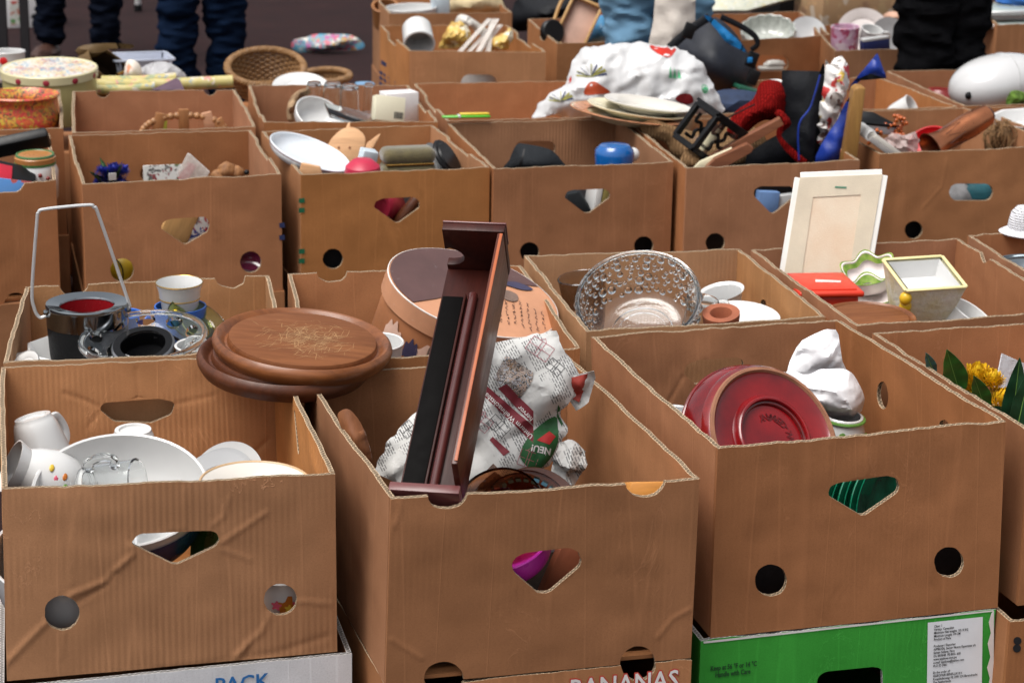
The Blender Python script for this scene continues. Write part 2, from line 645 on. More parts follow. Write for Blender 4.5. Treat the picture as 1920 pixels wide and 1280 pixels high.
def weave(name, c1, c2, scale=240, rough=0.9, bump=0.8, spec=0.15):
    """cloth with visible yarns"""
    if name in _M: return _M[name]
    k = NT(name)
    v = k.coord()
    a = k.n('TexWave', wave_type='BANDS', bands_direction='X', Scale=scale / 6, Distortion=1.5, Detail=1.0)
    b = k.n('TexWave', wave_type='BANDS', bands_direction='Z', Scale=scale / 6, Distortion=1.5, Detail=1.0)
    k.l(v, a.inputs['Vector'])
    k.l(v, b.inputs['Vector'])
    h = k.mathn('MULTIPLY', a.outputs['Fac'], b.outputs['Fac'])
    nz = k.noise(v, 22, 5)
    col = k.mix(h, c2, c1)
    col = k.mix(k.mathn('MULTIPLY', nz, 0.5), col, c2)
    k.set(Base_Color=col, Roughness=rough, Specular_IOR_Level=spec, Normal=k.bump(h, bump, 0.002))
    _M[name] = k.m
    return k.m
def cardboard(name, c=(0.335, 0.185, 0.095), flute=0.25, seed=0.0, scuff=0.22, inner=False):
    if name in _M: return _M[name]
    k = NT(name)
    uv = k.coord('UV')                 # metres along and up each panel
    oi = k.t.nodes.new('ShaderNodeObjectInfo')
    rnd = oi.outputs['Random']
    off = k.t.nodes.new('ShaderNodeVectorMath')
    off.operation = 'ADD'
    k.l(uv, off.inputs[0])
    cmb = k.t.nodes.new('ShaderNodeCombineXYZ')
    k.l(k.mathn('MULTIPLY', rnd, 37.0), cmb.inputs[0])
    k.l(k.mathn('MULTIPLY', rnd, 91.0), cmb.inputs[1])
    cmb.inputs[2].default_value = seed
    k.l(cmb.outputs[0], off.inputs[1])
    v = off.outputs[0]
    big = k.noise(v, 5.0, 5, 0.6)
    mid = k.noise(v, 28.0, 5, 0.65)
    fib = k.t.nodes.new('ShaderNodeMapping')
    fib.inputs['Scale'].default_value = (260, 900, 1)
    k.l(v, fib.inputs[0])
    fine = k.noise(fib.outputs[0], 1.0, 4, 0.7)
    dk = tuple(x * 0.74 for x in c)
    lt = tuple(min(1, x * 1.16 + 0.008) for x in c)
    col = k.mix(k.ramp(big, [(0.3, 0.0), (0.7, 1.0)]), dk, lt)
    col = k.mix(k.mathn('MULTIPLY', k.ramp(mid, [(0.4, 0.0), (0.75, 1.0)]), 0.30), col, dk)
    col = k.mix(k.mathn('MULTIPLY', fine, 0.42), col, tuple(x * 0.62 for x in c))
    speck = k.noise(v, 420.0, 3, 0.6)
    col = k.mix(k.ramp(speck, [(0.50, 0.0), (0.72, 0.45)]), col, tuple(x * 0.60 for x in c))
    col = k.mix(k.ramp(k.noise(v, 600.0, 2, 0.5), [(0.62, 0.0), (0.74, 0.35)]), col, tuple(min(1, x * 1.5) for x in c))
    # pressed flutes
    sx = k.t.nodes.new('ShaderNodeSeparateXYZ')
    k.l(v, sx.inputs[0])
    ft = k.mathn('SINE', k.mathn('MULTIPLY', sx.outputs[0], 2 * pi / 0.0078))
    ftm = k.mathn('MULTIPLY', ft, k.ramp(k.noise(v, 7, 4), [(0.38, 0.0), (0.66, 1.0)]))
    col = k.mix(k.mathn('MULTIPLY', k.mathn('MAXIMUM', ftm, 0), 0.34 * flute), col, dk)
    # vertical score lines
    svm = k.t.nodes.new('ShaderNodeMapping')
    svm.inputs['Scale'].default_value = (14, 0.6, 1)
    k.l(v, svm.inputs[0])
    sn = k.noise(svm.outputs[0], 1.0, 1, 0.4)
    score = k.ramp(k.mathn('ABSOLUTE', k.mathn('SUBTRACT', sn, 0.5)), [(0.0, 1.0), (0.012, 0.0)])
    col = k.mix(k.mathn('MULTIPLY', score, 0.30), col, lt)
    # creases and rubbed streaks
    wv = k.t.nodes.new('ShaderNodeMapping')
    wv.inputs['Scale'].default_value = (9, 5, 1)
    wv.inputs['Rotation'].default_value = (0, 0, 0.7)
    k.l(v, wv.inputs[0])
    cn = k.noise(wv.outputs[0], 1.0, 6, 0.62, 0.9)
    crease = k.ramp(k.mathn('ABSOLUTE', k.mathn('SUBTRACT', cn, 0.56)), [(0.0, 1.0), (0.007, 0.0)])
    crm = k.mathn('MULTIPLY', crease, k.ramp(k.noise(v, 4.0, 2), [(0.5, 0.0), (0.62, 1.0)]))
    col = k.mix(k.mathn('MULTIPLY', crm, scuff), col, tuple(min(1, x * 1.45 + 0.03) for x in c))
    stain = k.ramp(k.noise(v, 11.0, 7, 0.72, 0.4), [(0.60, 0.0), (0.70, 1.0)])
    col = k.mix(k.mathn('MULTIPLY', stain, 0.34), col, tuple(x * 0.55 for x in c))
    hv = k.t.nodes.new('ShaderNodeHueSaturation')
    k.l(col, hv.inputs['Color'])
    k.l(k.mathn('ADD', k.mathn('MULTIPLY', rnd, 0.28), 0.96), hv.inputs['Value'])
    k.l(k.mathn('ADD', k.mathn('MULTIPLY', k.mathn('FRACT', k.mathn('MULTIPLY', rnd, 13.7)), 0.14), 0.93), hv.inputs['Saturation'])
    b1 = k.bump(k.mathn('ADD', fine, k.mathn('MULTIPLY', mid, 0.8)), 0.16, 0.0008)
    b2 = k.bump(ftm, 0.35 * flute, 0.0012, b1)
    b3 = k.bump(k.mathn('ADD', k.mathn('MULTIPLY', crm, scuff), k.mathn('MULTIPLY', score, 0.25)), 0.5, 0.0014, b2)
    k.set(Base_Color=hv.outputs[0], Roughness=0.85, Specular_IOR_Level=0.15, Normal=b3)
    _M[name] = k.m
    return k.m
def cut_edge(name='cardboard_cut_edge', c=(0.68, 0.50, 0.33)):
    """the cut edge: two liners with the fluting between them (uv: along in metres, across 0..1)"""
    if name in _M: return _M[name]
    k = NT(name)
    uv = k.coord('UV')
    s = k.t.nodes.new('ShaderNodeSeparateXYZ')
    k.l(uv, s.inputs[0])
    u = k.mathn('ADD', s.outputs[0], k.mathn('MULTIPLY', k.noise(uv, 60, 2), 0.004))
    w1 = k.mathn('MULTIPLY', k.mathn('SINE', k.mathn('MULTIPLY', u, 2 * pi / 0.0078)), 0.33)
    d = k.mathn('ABSOLUTE', k.mathn('SUBTRACT', k.mathn('SUBTRACT', s.outputs[1], 0.5), w1))
    paper = k.ramp(d, [(0.08, 1.0), (0.17, 0.0)])
    lin = k.ramp(k.mathn('ABSOLUTE', k.mathn('SUBTRACT', s.outputs[1], 0.5)), [(0.36, 0.0), (0.42, 1.0)])
    solid = k.mathn('MAXIMUM', paper, lin)
    crushed = k.ramp(k.noise(uv, 22, 4), [(0.52, 0.0), (0.64, 1.0)])
    solid = k.mathn('MAXIMUM', solid, crushed)
    col = k.mix(solid, tuple(x * 0.16 for x in c), c)  # shade in the flute hollows painted as dark colour
    col = k.mix(k.mathn('MULTIPLY', k.noise(uv, 130, 5), 0.4), col, tuple(x * 0.6 for x in c))
    k.set(Base_Color=col, Roughness=0.9, Specular_IOR_Level=0.2, Normal=k.bump(solid, 0.8, 0.002))
    _M[name] = k.m
    return k.m

# ------------------------------------------------------------------ the ground
def ground():
    k = NT('plum_paving')
    v = k.coord()
    br = k.n('TexBrick', Scale=1.0)
    br.inputs['Scale'].default_value = 4.2
    br.inputs['Mortar Size'].default_value = 0.012
    br.inputs['Color1'].default_value = (0.031, 0.0150, 0.0150, 1)
    br.inputs['Color2'].default_value = (0.025, 0.0122, 0.0125, 1)
    br.inputs['Mortar'].default_value = (0.020, 0.014, 0.015, 1)
    k.l(v, br.inputs['Vector'])
    nz = k.noise(v, 3, 7, 0.65)
    col = k.mix(k.ramp(nz, [(0.35, 0.0), (0.7, 0.6)]), br.outputs[0], (0.015, 0.010, 0.011))
    col = k.mix(k.ramp(k.noise(v, 90, 4), [(0.55, 0.0), (0.8, 0.5)]), col, (0.05, 0.035, 0.034))
    k.set(Base_Color=col, Roughness=0.95, Specular_IOR_Level=0.08, Normal=k.bump(k.mathn('ADD', br.outputs['Fac'], k.noise(v, 160, 5)), 0.3, 0.004))
    def fn(u, v_):
        x, y = (u - .5) * 240, (v_ - .35) * 240
        return (x, y, GZ)
    o = bpy.data.objects.new('ground', mesh('ground', grid(fn, 24, 24), k.m))
    COL.objects.link(o)
    o['kind'] = 'structure'
    o['label'] = 'dark plum paved market ground'
ground()

# ------------------------------------------------------------------ cartons
H0 = 0.244
CB = {'tan': cardboard('kraft_board', (0.380, 0.168, 0.074), 0.18, 0), 'orange': cardboard('kraft_board_warm', (0.425, 0.192, 0.078), 0.6, 3, 0.7),
      'red': cardboard('kraft_board_reddish', (0.362, 0.156, 0.071), 0.18, 5), 'grey': cardboard('kraft_board_pale', (0.425, 0.220, 0.104), 0.35, 8, 0.4),
      'warm': cardboard('kraft_board_ochre', (0.405, 0.180, 0.074), 0.15, 12),
      'ribbed': cardboard('kraft_board_ribbed', (0.360, 0.162, 0.072), 1.0, 9)}
CB['white'] = cardboard('white_printed_board', (0.60, 0.60, 0.62), 0.35, 4, 0.0)
CB['green'] = cardboard('green_printed_board', (0.030, 0.30, 0.025), 0.22, 6, 0.3)
EDGE = cut_edge()
EDGEW = cut_edge('white_board_cut_edge', (0.72, 0.70, 0.68))
BX = {}
def circ(cx, cy, r, n=28, ry=None):
    return [(cx + r * cos(2 * pi * i / n), cy + (ry or r) * sin(2 * pi * i / n)) for i in range(n)]
def slot(x0, y0, x1, y1):
    r = (y1 - y0) / 2
    a = [(x1 - r + r * sin(pi * i / 10), (y0 + y1) / 2 - r * cos(pi * i / 10)) for i in range(11)]
    b = [(x0 + r - r * sin(pi * i / 10), (y0 + y1) / 2 + r * cos(pi * i / 10)) for i in range(11)]
    return a + b
class Wall:
    def __init__(s, bl, br, tl, tr):
        s.c = [Vector(p) for p in (bl, br, tl, tr)]
        s.W = ((s.c[1] - s.c[0]).length + (s.c[3] - s.c[2]).length) / 2
        s.H = ((s.c[2] - s.c[0]).length + (s.c[3] - s.c[1]).length) / 2
        s.ex = (s.c[1] - s.c[0]).normalized()
        s.n = s.ex.cross((s.c[2] - s.c[0]).normalized()).normalized()      # outward
    def at(s, u, v, off=0):
        a, b = u / s.W, v / s.H
        c = s.c
        return c[0] * (1 - a) * (1 - b) + c[1] * a * (1 - b) + c[2] * (1 - a) * b + c[3] * a * b + s.n * off
    def uv(s, x, y):
        p = hit(x, y, (s.c[0] + s.c[3]) / 2, s.n)
        u, v = s.W / 2, s.H / 2
        for _ in range(8):
            d = p - s.at(u, v)
            du = (s.at(u + .01, v) - s.at(u, v)) * 100
            dv = (s.at(u, v + .01) - s.at(u, v)) * 100
            A = np.array([[du.dot(du), du.dot(dv)], [du.dot(dv), dv.dot(dv)]])
            q = np.linalg.solve(A, [d.dot(du), d.dot(dv)])
            u += q[0]
            v += q[1]
        return u, v
def panel(wl, holes, th, res, seed, warp, creases=(), skew=None, rag=0.0010, cut=0.0, step=None):
    """one board: outer face, inner face and cut edge; creases are (points in u,v metres, depth, width)"""
    r = random.Random(seed)
    W, H = wl.W, wl.H
    out = []
    n = max(8, int(W / 0.008))
    for i in range(n): out.append((W * i / n, 0))
    m = max(6, int(H / 0.016))
    for i in range(m): out.append((W, H * i / m))
    for i in range(n):
        x = W * (1 - i / n)
        dz = noise.noise(Vector((x * 60, seed * 7.1, 0))) * rag + noise.noise(Vector((x * 14, seed * 3.3, 4))) * rag * 1.6
        if i == 0 or i == n: dz = 0
        if step and step[0] < x / W < step[1]: dz -= step[2]
        out.append((x, H + dz - (0.0 if 0 < i < n else 0)))
    for i in range(m): out.append((0, H * (1 - i / m)))
    hs_ = []
    for k, h in enumerate(holes):
        if len(h) < 20: h = smooth_corners(h)
        h = [(a + noise.noise(Vector((a * 170, b * 170, seed))) * .0009, b + noise.noise(Vector((a * 170, b * 170, seed + 9))) * .0009) for a, b in h]
        hs_.append(h)
    A, T_ = cdt(out, hs_, res, seed)
    dz = np.zeros(len(A))
    for i, (a, b) in enumerate(A):
        e = sin(pi * min(max(a / W, 0), 1)) * (0.35 + 0.65 * min(max(b / H, 0), 1))
        dz[i] = warp * e * (0.6 + noise.noise(Vector((a * 5, b * 5, seed * 1.7)))) + min(0.0012, warp) * noise.noise(Vector((a * 24, b * 24, seed + .5))) * min(1, e * 3)
    for pts, dep, wd in creases:
        pp = np.array(pts, float)
        d = np.full(len(A), 1e9)
        for i in range(len(pp) - 1):
            ab = pp[i + 1] - pp[i]
            t = np.clip(((A - pp[i]) @ ab) / (ab @ ab), 0, 1)
            q = A - pp[i] - t[:, None] * ab
            d = np.minimum(d, np.hypot(q[:, 0], q[:, 1]))
        dz += dep * .38 * np.clip(1 - d / wd, 0, 1) ** 1.8
    no = len(A)
    V = [wl.at(a, b, dz[i]) for i, (a, b) in enumerate(A)] + [wl.at(a, b, dz[i] - th) for i, (a, b) in enumerate(A)]
    F = [list(map(int, t)) for t in T_]
    UV = [tuple(A[i]) for t in T_ for i in t]
    F += [[int(i) + no for i in t][::-1] for t in T_]
    UV += [(A[i][0] + 3.1, A[i][1]) for t in T_ for i in t[::-1]]
    M_ = [0] * len(T_) + [1] * len(T_)
    for a, b in boundary(T_):
        F.append([b, a, a + no, b + no][::-1])
        ua = A[a][0] + A[a][1]
        ub = A[b][0] + A[b][1]
        UV += [(ub, 1), (ua, 1), (ua, 0), (ub, 0)][::-1]
        side = (A[a][0] < 1e-6 and A[b][0] < 1e-6) or (A[a][0] > W - 1e-6 and A[b][0] > W - 1e-6) or (A[a][1] < 1e-6 and A[b][1] < 1e-6)
        M_.append(0 if side else 2)
    return V, F, M_, UV
def smooth_corners(h, r=0.006):
    out = []
    n = len(h)
    for i in range(n):
        p0, p1, p2 = (Vector((*h[(i + k) % n][:2], 0)) for k in (-1, 0, 1))
        a, b = p0 - p1, p2 - p1
        k = min(r, a.length * .4, b.length * .4)
        A_, B_ = p1 + a.normalized() * k, p1 + b.normalized() * k
        for t in (0, .25, .5, .75, 1): 
            q = A_ * (1 - t) ** 2 + p1 * 2 * t * (1 - t) + B_ * t * t
            out.append((q.x, q.y))
    return out
def carton(key, label, corners, z=0.0, H=H0, bot=None, holes=None, kind='tan', res=0.012, warp=0.003, creases=None, edge=None, seed=None,
           group='open cardboard cartons', th=0.0064, lab=None, inner=None, step=None, rag=0.0017):
    """open cardboard box from its four rim corners FL FR BR BL; holes: {'F': [pixel outlines or ('m', outline in metres)]}"""
    seed = seed if seed is not None else len(BX) * 3 + 1
    FL, FR, BR, BL = [Vector((*c, z)) for c in corners]
    b = bot or [(c[0], c[1]) for c in corners]
    fl, fr, br, bl = [Vector((*c, z - H)) for c in b]
    ctr = (fl + fr + br + bl) / 4
    root = thing('cardboard_box', label, 'box', ctr, None, group)
    # side panels sit between the front and back boards
    e = th + 0.0012
    def ins(p, q): return p + (q - p).normalized() * e
    W_ = {'F': Wall(fl, fr, FL, FR), 'B': Wall(br, bl, BR, BL),
          'R': Wall(ins(fr, br), ins(br, fr), ins(FR, BR), ins(BR, FR)), 'L': Wall(ins(bl, fl), ins(fl, bl), ins(BL, FL), ins(FL, BL))}
    BX[key] = dict(root=root, ctr=ctr, walls=W_, z=z, H=H)
    m0 = CB[kind]
    mats = [m0, CB[inner] if inner else m0, edge or EDGE]
    for q, nm in (('F', 'front_panel'), ('B', 'back_panel'), ('R', 'side_panel'), ('L', 'side_panel')):
        wl = W_[q]
        hs_ = []
        for h in (holes or {}).get(q, []):
            if h[0] == 'm': hs_.append(h[1])
            else: hs_.append([wl.uv(x, y) for x, y in h])
        cr_ = [([wl.uv(*p) for p in c[0]], c[1], c[2]) for c in (creases or {}).get(q, [])]
        vf = panel(wl, hs_, th, 0.0036 if cr_ else res, seed + ord(q) * .37, warp, cr_, step=(step or {}).get(q), rag=rag)
        part(root, nm, ([p - ctr for p in vf[0]],) + vf[1:], mats, True, ang=50)
    ii = 0.008
    def inw(p): return p + (ctr - p).normalized() * 0.011 - ctr
    base = [inw(p) for p in (fl, fr, br, bl)]
    V = [p + Vector((0, 0, 0.001)) for p in base] + [p + Vector((0, 0, 0.006)) for p in base]
    part(root, 'bottom_panel', (V, [[3, 2, 1, 0], [4, 5, 6, 7], [0, 1, 5, 4], [1, 2, 6, 5], [2, 3, 7, 6], [3, 0, 4, 7]], [0] * 6,
                                [(0, 0), (.4, 0), (.4, .5), (0, .5)] * 6), mats, False)
    return root
def wall_text(key, q, s, x, y, size, m, name='lettering', bold=0.01, squash=1.0, space=1.0, skew=0.0, off=0.0016, ang=0, line=1.0):
    """lettering printed on a panel; x, y = photo pixel of the left end of the first baseline"""
    wl = BX[key]['walls'][q]
    u0, v0 = wl.uv(x, y)
    vf = textvf(s, size, bold, space=line)
    ca, sa = cos(rad(ang)), sin(rad(ang))
    V = []
    for p in vf[0]:
        a, b = p.x * squash, p.y
        V.append(wl.at(u0 + a * ca - b * sa, v0 + a * sa + b * ca, off) - BX[key]['ctr'])
    return part(BX[key]['root'], name, (V, vf[1]), m, False)
def wall_patch(key, q, polypx, m, name='printed_mark', off=0.0012):
    wl = BX[key]['walls'][q]
    vf = patch([wl.uv(*p) for p in polypx], 0.02)
    return part(BX[key]['root'], name, ([wl.at(p.x, p.y, off) - BX[key]['ctr'] for p in vf[0]], vf[1]), m, False)
def handhole(x0, y0, x1, y1, dy=0, vx=None, depth=None):
    """flat-topped hand hole with a V below, in photo pixels"""
    vx = vx if vx is not None else (x0 + x1) / 2 + 4
    yb = y1
    h = (y1 - y0)
    return [(x0, y0 + h * .36 + dy), (x0 + (x1 - x0) * .09, y0 + h * .10 + dy), (x1 - (x1 - x0) * .12, y0), (x1 - 1, y0 + h * .12), (x1, y0 + h * .34), (vx + 8, yb - 2), (vx - 8, yb)]

def lower(key, corners_of, label, z=None, H=0.252, kind='tan', res=0.02, grow=0.004):
    """closed carton that the upper one stands on"""
    b = BX[corners_of]
    c = b['ctr']
    zt = b['z'] - b['H'] - 0.002
    cs = [b['walls']['F'].c[0], b['walls']['F'].c[1], b['walls']['B'].c[0], b['walls']['B'].c[1]]
    cs = [((p - c) * (1 + grow) + c) for p in cs]
    hh = zt - GZ - 0.001
    root = thing('cardboard_box', label, 'box', Vector((c.x, c.y, GZ + 0.001)), None, 'closed cartons underneath')
    V = [Vector((p.x - c.x, p.y - c.y, 0)) for p in cs] + [Vector((p.x - c.x, p.y - c.y, hh)) for p in cs]
    F = [[3, 2, 1, 0], [4, 5, 6, 7], [0, 1, 5, 4], [1, 2, 6, 5], [2, 3, 7, 6], [3, 0, 4, 7]]
    uvq = [(0, 0), (.4, 0), (.4, .25), (0, .25)] * 6
    part(root, 'body', (V, F, [0] * 6, uvq), CB[kind], False)
    k = hh * 0.82
    V2 = [Vector((p.x * 1.012, p.y * 1.012, k * .55)) for p in V[:4]] + [Vector((p.x * 1.012, p.y * 1.012, hh + .0012)) for p in V[:4]]
    part(root, 'lid', (V2, F, [0] * 6, uvq), CB[kind], False)
    return root

TOPS = {
 'L1': ((-0.652, 0.065), (-0.254, 0.051), (-0.263, 0.581), (-0.653, 0.585)), 'M1': ((-0.202, -0.049), (0.183, -0.044), (0.157, 0.500), (-0.237, 0.483)),
 'L2': ((-0.650, 0.603), (-0.248, 0.608), (-0.219, 1.057), (-0.615, 1.041)), 'M2': ((-0.215, 0.534), (0.184, 0.547), (0.212, 1.062), (-0.187, 1.064)),
 'Q1': ((0.672, 0.051), (1.093, 0.092), (1.055, 0.572), (0.648, 0.552)), 'R2': ((0.216, 0.632), (0.611, 0.656), (0.625, 1.119), (0.234, 1.131)),
 'Q2': ((0.640, 0.595), (1.027, 0.626), (1.051, 1.140), (0.642, 1.109)), 'S2': ((1.040, 0.623), (1.436, 0.639), (1.503, 1.194), (1.079, 1.162)),
 'K3': ((-0.921, 1.827), (-0.547, 1.898), (-0.550, 2.423), (-0.922, 2.393)), 'L3': ((-0.497, 1.849), (-0.097, 1.895), (-0.104, 2.405), (-0.509, 2.391)),
 'M3': ((-0.058, 1.884), (0.341, 1.908), (0.315, 2.414), (-0.083, 2.382)), 'N3': ((0.346, 1.890), (0.742, 1.910), (0.766, 2.445), (0.354, 2.437)),
 'O3': ((0.750, 1.841), (1.150, 1.874), (1.204, 2.432), (0.781, 2.404)), 'P3': ((1.221, 1.938), (1.686, 1.978), (1.668, 2.490), (1.243, 2.464)),
 'V3': ((1.699, 1.976), (2.175, 2.013), (2.145, 2.495), (1.704, 2.485)), 'K4': ((-0.914, 2.470), (-0.518, 2.479), (-0.512, 3.027), (-0.903, 2.992)),
 'L4': ((-0.499, 2.416), (-0.089, 2.445), (-0.083, 2.976), (-0.482, 2.998)), 'M4': ((-0.064, 2.497), (0.336, 2.456), (0.362, 2.992), (-0.043, 3.039)),
 'N4': ((0.359, 2.461), (0.784, 2.472), (0.785, 3.013), (0.381, 3.016)), 'O4': ((0.795, 2.468), (1.204, 2.478), (1.191, 2.993), (0.796, 3.012)),
 'P4': ((1.217, 2.478), (1.657, 2.503), (1.640, 2.988), (1.201, 2.956)), 'U4': ((1.676, 2.508), (2.139, 2.528), (2.145, 3.085), (1.702, 3.076)),
 'F1': ((0.472, 3.591), (0.855, 3.530), (0.869, 4.103), (0.478, 4.139)), 'F2': ((0.554, 4.416), (0.955, 4.408), (0.986, 4.958), (0.588, 4.956)),
 'F3': ((0.929, 3.696), (1.359, 3.743), (1.395, 4.288), (0.970, 4.247)), 'F4': ((1.375, 3.672), (1.811, 3.788), (1.918, 4.351), (1.491, 4.279)),
 'F5': ((1.701, 3.463), (2.143, 3.505), (2.234, 4.052), (1.835, 4.016)), 'F6': ((2.443, 3.967), (2.907, 4.016), (3.072, 4.578), (2.629, 4.537)),
}
def corner_px(*px, z=0):
    return [tuple(P(x, y, z=z)[:2]) for x, y in px]

# front row
carton('L1', 'scuffed orange-brown carton of white crockery standing on the white printed carton', TOPS['L1'],
       bot=((-0.657, 0.057), (-0.250, 0.070), (-0.258, 0.575), (-0.655, 0.578)), kind='orange', seed=11,
       holes={'F': [[(245, 1022), (258, 1003), (388, 994), (405, 997), (412, 1012), (405, 1024), (330, 1062)], circ(117, 1155, 33), circ(527, 1127, 31)],
              'B': [[(186, 765), (194, 753), (300, 745), (328, 752), (322, 774), (285, 791), (213, 788)]], 'R': [[(558, 768), (561, 768), (568, 850), (565, 850)]]},
       creases={'F': [([(8, 1255), (60, 1200), (130, 1130)], .006, .008), ([(130, 1122), (200, 1095), (215, 1075), (250, 1042), (244, 1025)], .006, .007),
                      ([(215, 1078), (200, 1100), (145, 1135)], -.005, .006), ([(445, 1240), (490, 1190), (505, 1160)], .007, .009), ([(505, 1160), (480, 1200), (462, 1238)], -.004, .008),
                      ([(415, 1018), (440, 1000), (498, 958)], .004, .006), ([(398, 985), (420, 965), (428, 930)], .003, .005), ([(560, 1130), (620, 1135)], .003, .006),
                      ([(135, 1100), (135, 1020), (150, 925)], .002, .005), ([(250, 920), (250, 990)], .002, .005), ([(345, 915), (347, 985)], .002, .005),
                      ([(415, 1030), (470, 1050)], .003, .006), ([(120, 1190), (115, 1240)], .002, .006), ([(300, 1265), (520, 1232), (615, 1200)], -.003, .01)],
                'B': [([(185, 760), (150, 745), (120, 735)], .004, .006), ([(330, 755), (400, 740)], .003, .006), ([(186, 770), (165, 800)], .003, .006), ([(470, 850), (505, 820)], .004, .006),
                      ([(255, 690), (260, 745)], .003, .005)]})
carton('M1', 'tall brown carton holding a mahogany shelf and crumpled newspaper', TOPS['M1'],
       bot=((-0.205, -0.030), (0.190, -0.018), (0.160, 0.495), (-0.232, 0.480)), H=0.250, kind='tan', seed=14, res=0.009,
       holes={'F': [[(959, 1058), (966, 1045), (985, 1036), (1068, 1026), (1084, 1033), (1091, 1050), (1086, 1064), (1030, 1112), (1008, 1112), (965, 1075)],
                    [(803, 880), (803, 938), (815, 952), (838, 955), (862, 950), (876, 935), (878, 880)],
                    [(1172, 860), (1172, 912), (1185, 926), (1210, 931), (1235, 922), (1246, 905), (1247, 860)],
                    circ(833, 1272, 37, ry=30), circ(1197, 1244, 33, ry=32)]},
       creases={'F': [([(1300, 1140), (1262, 1160), (1235, 1195)], .003, .006), ([(740, 990), (752, 955), (748, 940)], .003, .006), ([(735, 1200), (790, 1235)], .003, .006)]})
R1T = corner_px((1346, 841), (1886, 790), (1569, 599), (1108, 631), z=0.02)
carton('R1', 'brown carton with red dish and white tissue on the green carton', R1T, z=0.02, H=0.262,
       bot=((0.228, 0.020), (0.640, 0.046), (0.622, 0.575), (0.215, 0.545)), kind='red', seed=18, res=0.009,
       holes={'F': [[(1548, 925), (1552, 910), (1565, 902), (1660, 890), (1680, 895), (1685, 910), (1680, 922), (1618, 962), (1610, 962)], circ(1441, 1083, 30), circ(1776, 1051, 28)],
              'R': [circ(1660, 740, 10, ry=26), circ(1771, 797, 9, ry=10)],
              'B': [[(1280, 700), (1284, 684), (1300, 674), (1380, 668), (1391, 674), (1392, 700), (1370, 718), (1300, 718)]]},
       creases={'F': [([(1550, 828), (1552, 880)], .002, .005), ([(1623, 815), (1625, 885)], .002, .005)], 'B': [([(1278, 705), (1262, 735), (1245, 760)], .004, .006)]})
carton('Q1', 'carton of artificial leaves and yellow flowers cut off by the frame', TOPS['Q1'], kind='red', seed=23)
# second row
carton('L2', 'carton with ice bucket and glass bowl behind the scuffed crockery carton', TOPS['L2'], kind='grey', seed=31, res=0.009,
       holes={'B': [[(108, 500), (110, 536), (122, 552), (150, 552), (164, 540), (168, 500)], [(400, 490), (401, 520), (412, 535), (440, 540), (458, 528), (463, 490)]]})
carton('M2', 'carton holding the oval paper hat box behind the mahogany shelf', TOPS['M2'], kind='tan', seed=35, res=0.009,
       holes={'B': [[(590, 490), (596, 520), (612, 528), (640, 526), (650, 515), (652, 490)]], 'L': [('m', circ(.26, .12, .022))]})
carton('R2', 'carton holding the bubbled glass bowl and white dishes', TOPS['R2'], kind='grey', seed=39, res=0.009, holes={'R': [circ(1437, 568, 5, ry=7)]})
carton('Q2', 'carton holding the framed canvas and yellow square planter', TOPS['Q2'], kind='red', seed=43, res=0.009,
       holes={'R': [[(1836, 440), (1843, 478), (1850, 494), (1858, 490), (1866, 470), (1880, 440)]]})
carton('S2', 'carton with white lace on its rim at the picture edge', TOPS['S2'], kind='red', seed=47)
# third row, beyond the aisle
carton('K3', 'carton with black plastic trays and white jar, leftmost beyond the aisle', TOPS['K3'], kind='red', seed=51,
       holes={'F': [[(-30, 320), (-28, 350), (0, 362), (35, 360), (47, 345), (48, 320)], circ(30, 570, 22)]})
carton('L3', 'carton with blue flowers and a yellow ball behind its round hole', TOPS['L3'], kind='red', seed=55,
       holes={'F': [[(301, 428), (306, 415), (320, 410), (385, 406), (393, 418), (390, 434), (350, 457), (344, 457)], circ(229, 506, 22), circ(470, 491, 20)], 'B': [slot(262, 312, 345, 338)]},
       step={'R': (0.35, 0.75, 0.008), 'L': (.3, .6, .008)})
carton('M3', 'carton with leaning white oval dish and olive jewellery case', TOPS['M3'], kind='warm', seed=59,
       holes={'F': [[(700, 388), (704, 378), (716, 372), (775, 369), (786, 376), (786, 390), (748, 417), (742, 417)], circ(624, 485, 19)]}, step={'R': (0.3, 0.7, 0.008)})
carton('N3', 'nearly empty carton with grey pouch and blue round case', TOPS['N3'], kind='red', inner='ribbed', seed=63,
       holes={'F': [[(1058, 370), (1062, 360), (1072, 356), (1132, 354), (1143, 360), (1144, 370), (1104, 399), (1096, 399)], circ(993, 472, 18), circ(1207, 461, 18)], 'B': [slot(965, 264, 1040, 290)]})
carton('O3', 'carton piled with red knitting, lantern and blue bag', TOPS['O3'], kind='red', seed=67,
       holes={'F': [[(1412, 366), (1414, 355), (1425, 349), (1482, 349), (1491, 358), (1490, 368), (1452, 399), (1444, 399)], circ(1341, 455, 18)]})
carton('P3', 'carton holding the copper vase and red beads', TOPS['P3'], kind='tan', seed=71, holes={'F': [slot(1779, 344, 1861, 376), circ(1713, 431, 17)]},
       creases={'F': [([(1730, 390), (1765, 350), (1775, 300)], .002, .007)]})
carton('V3', 'carton with white plastic tray cut off by the picture edge', TOPS['V3'], kind='tan', seed=73)
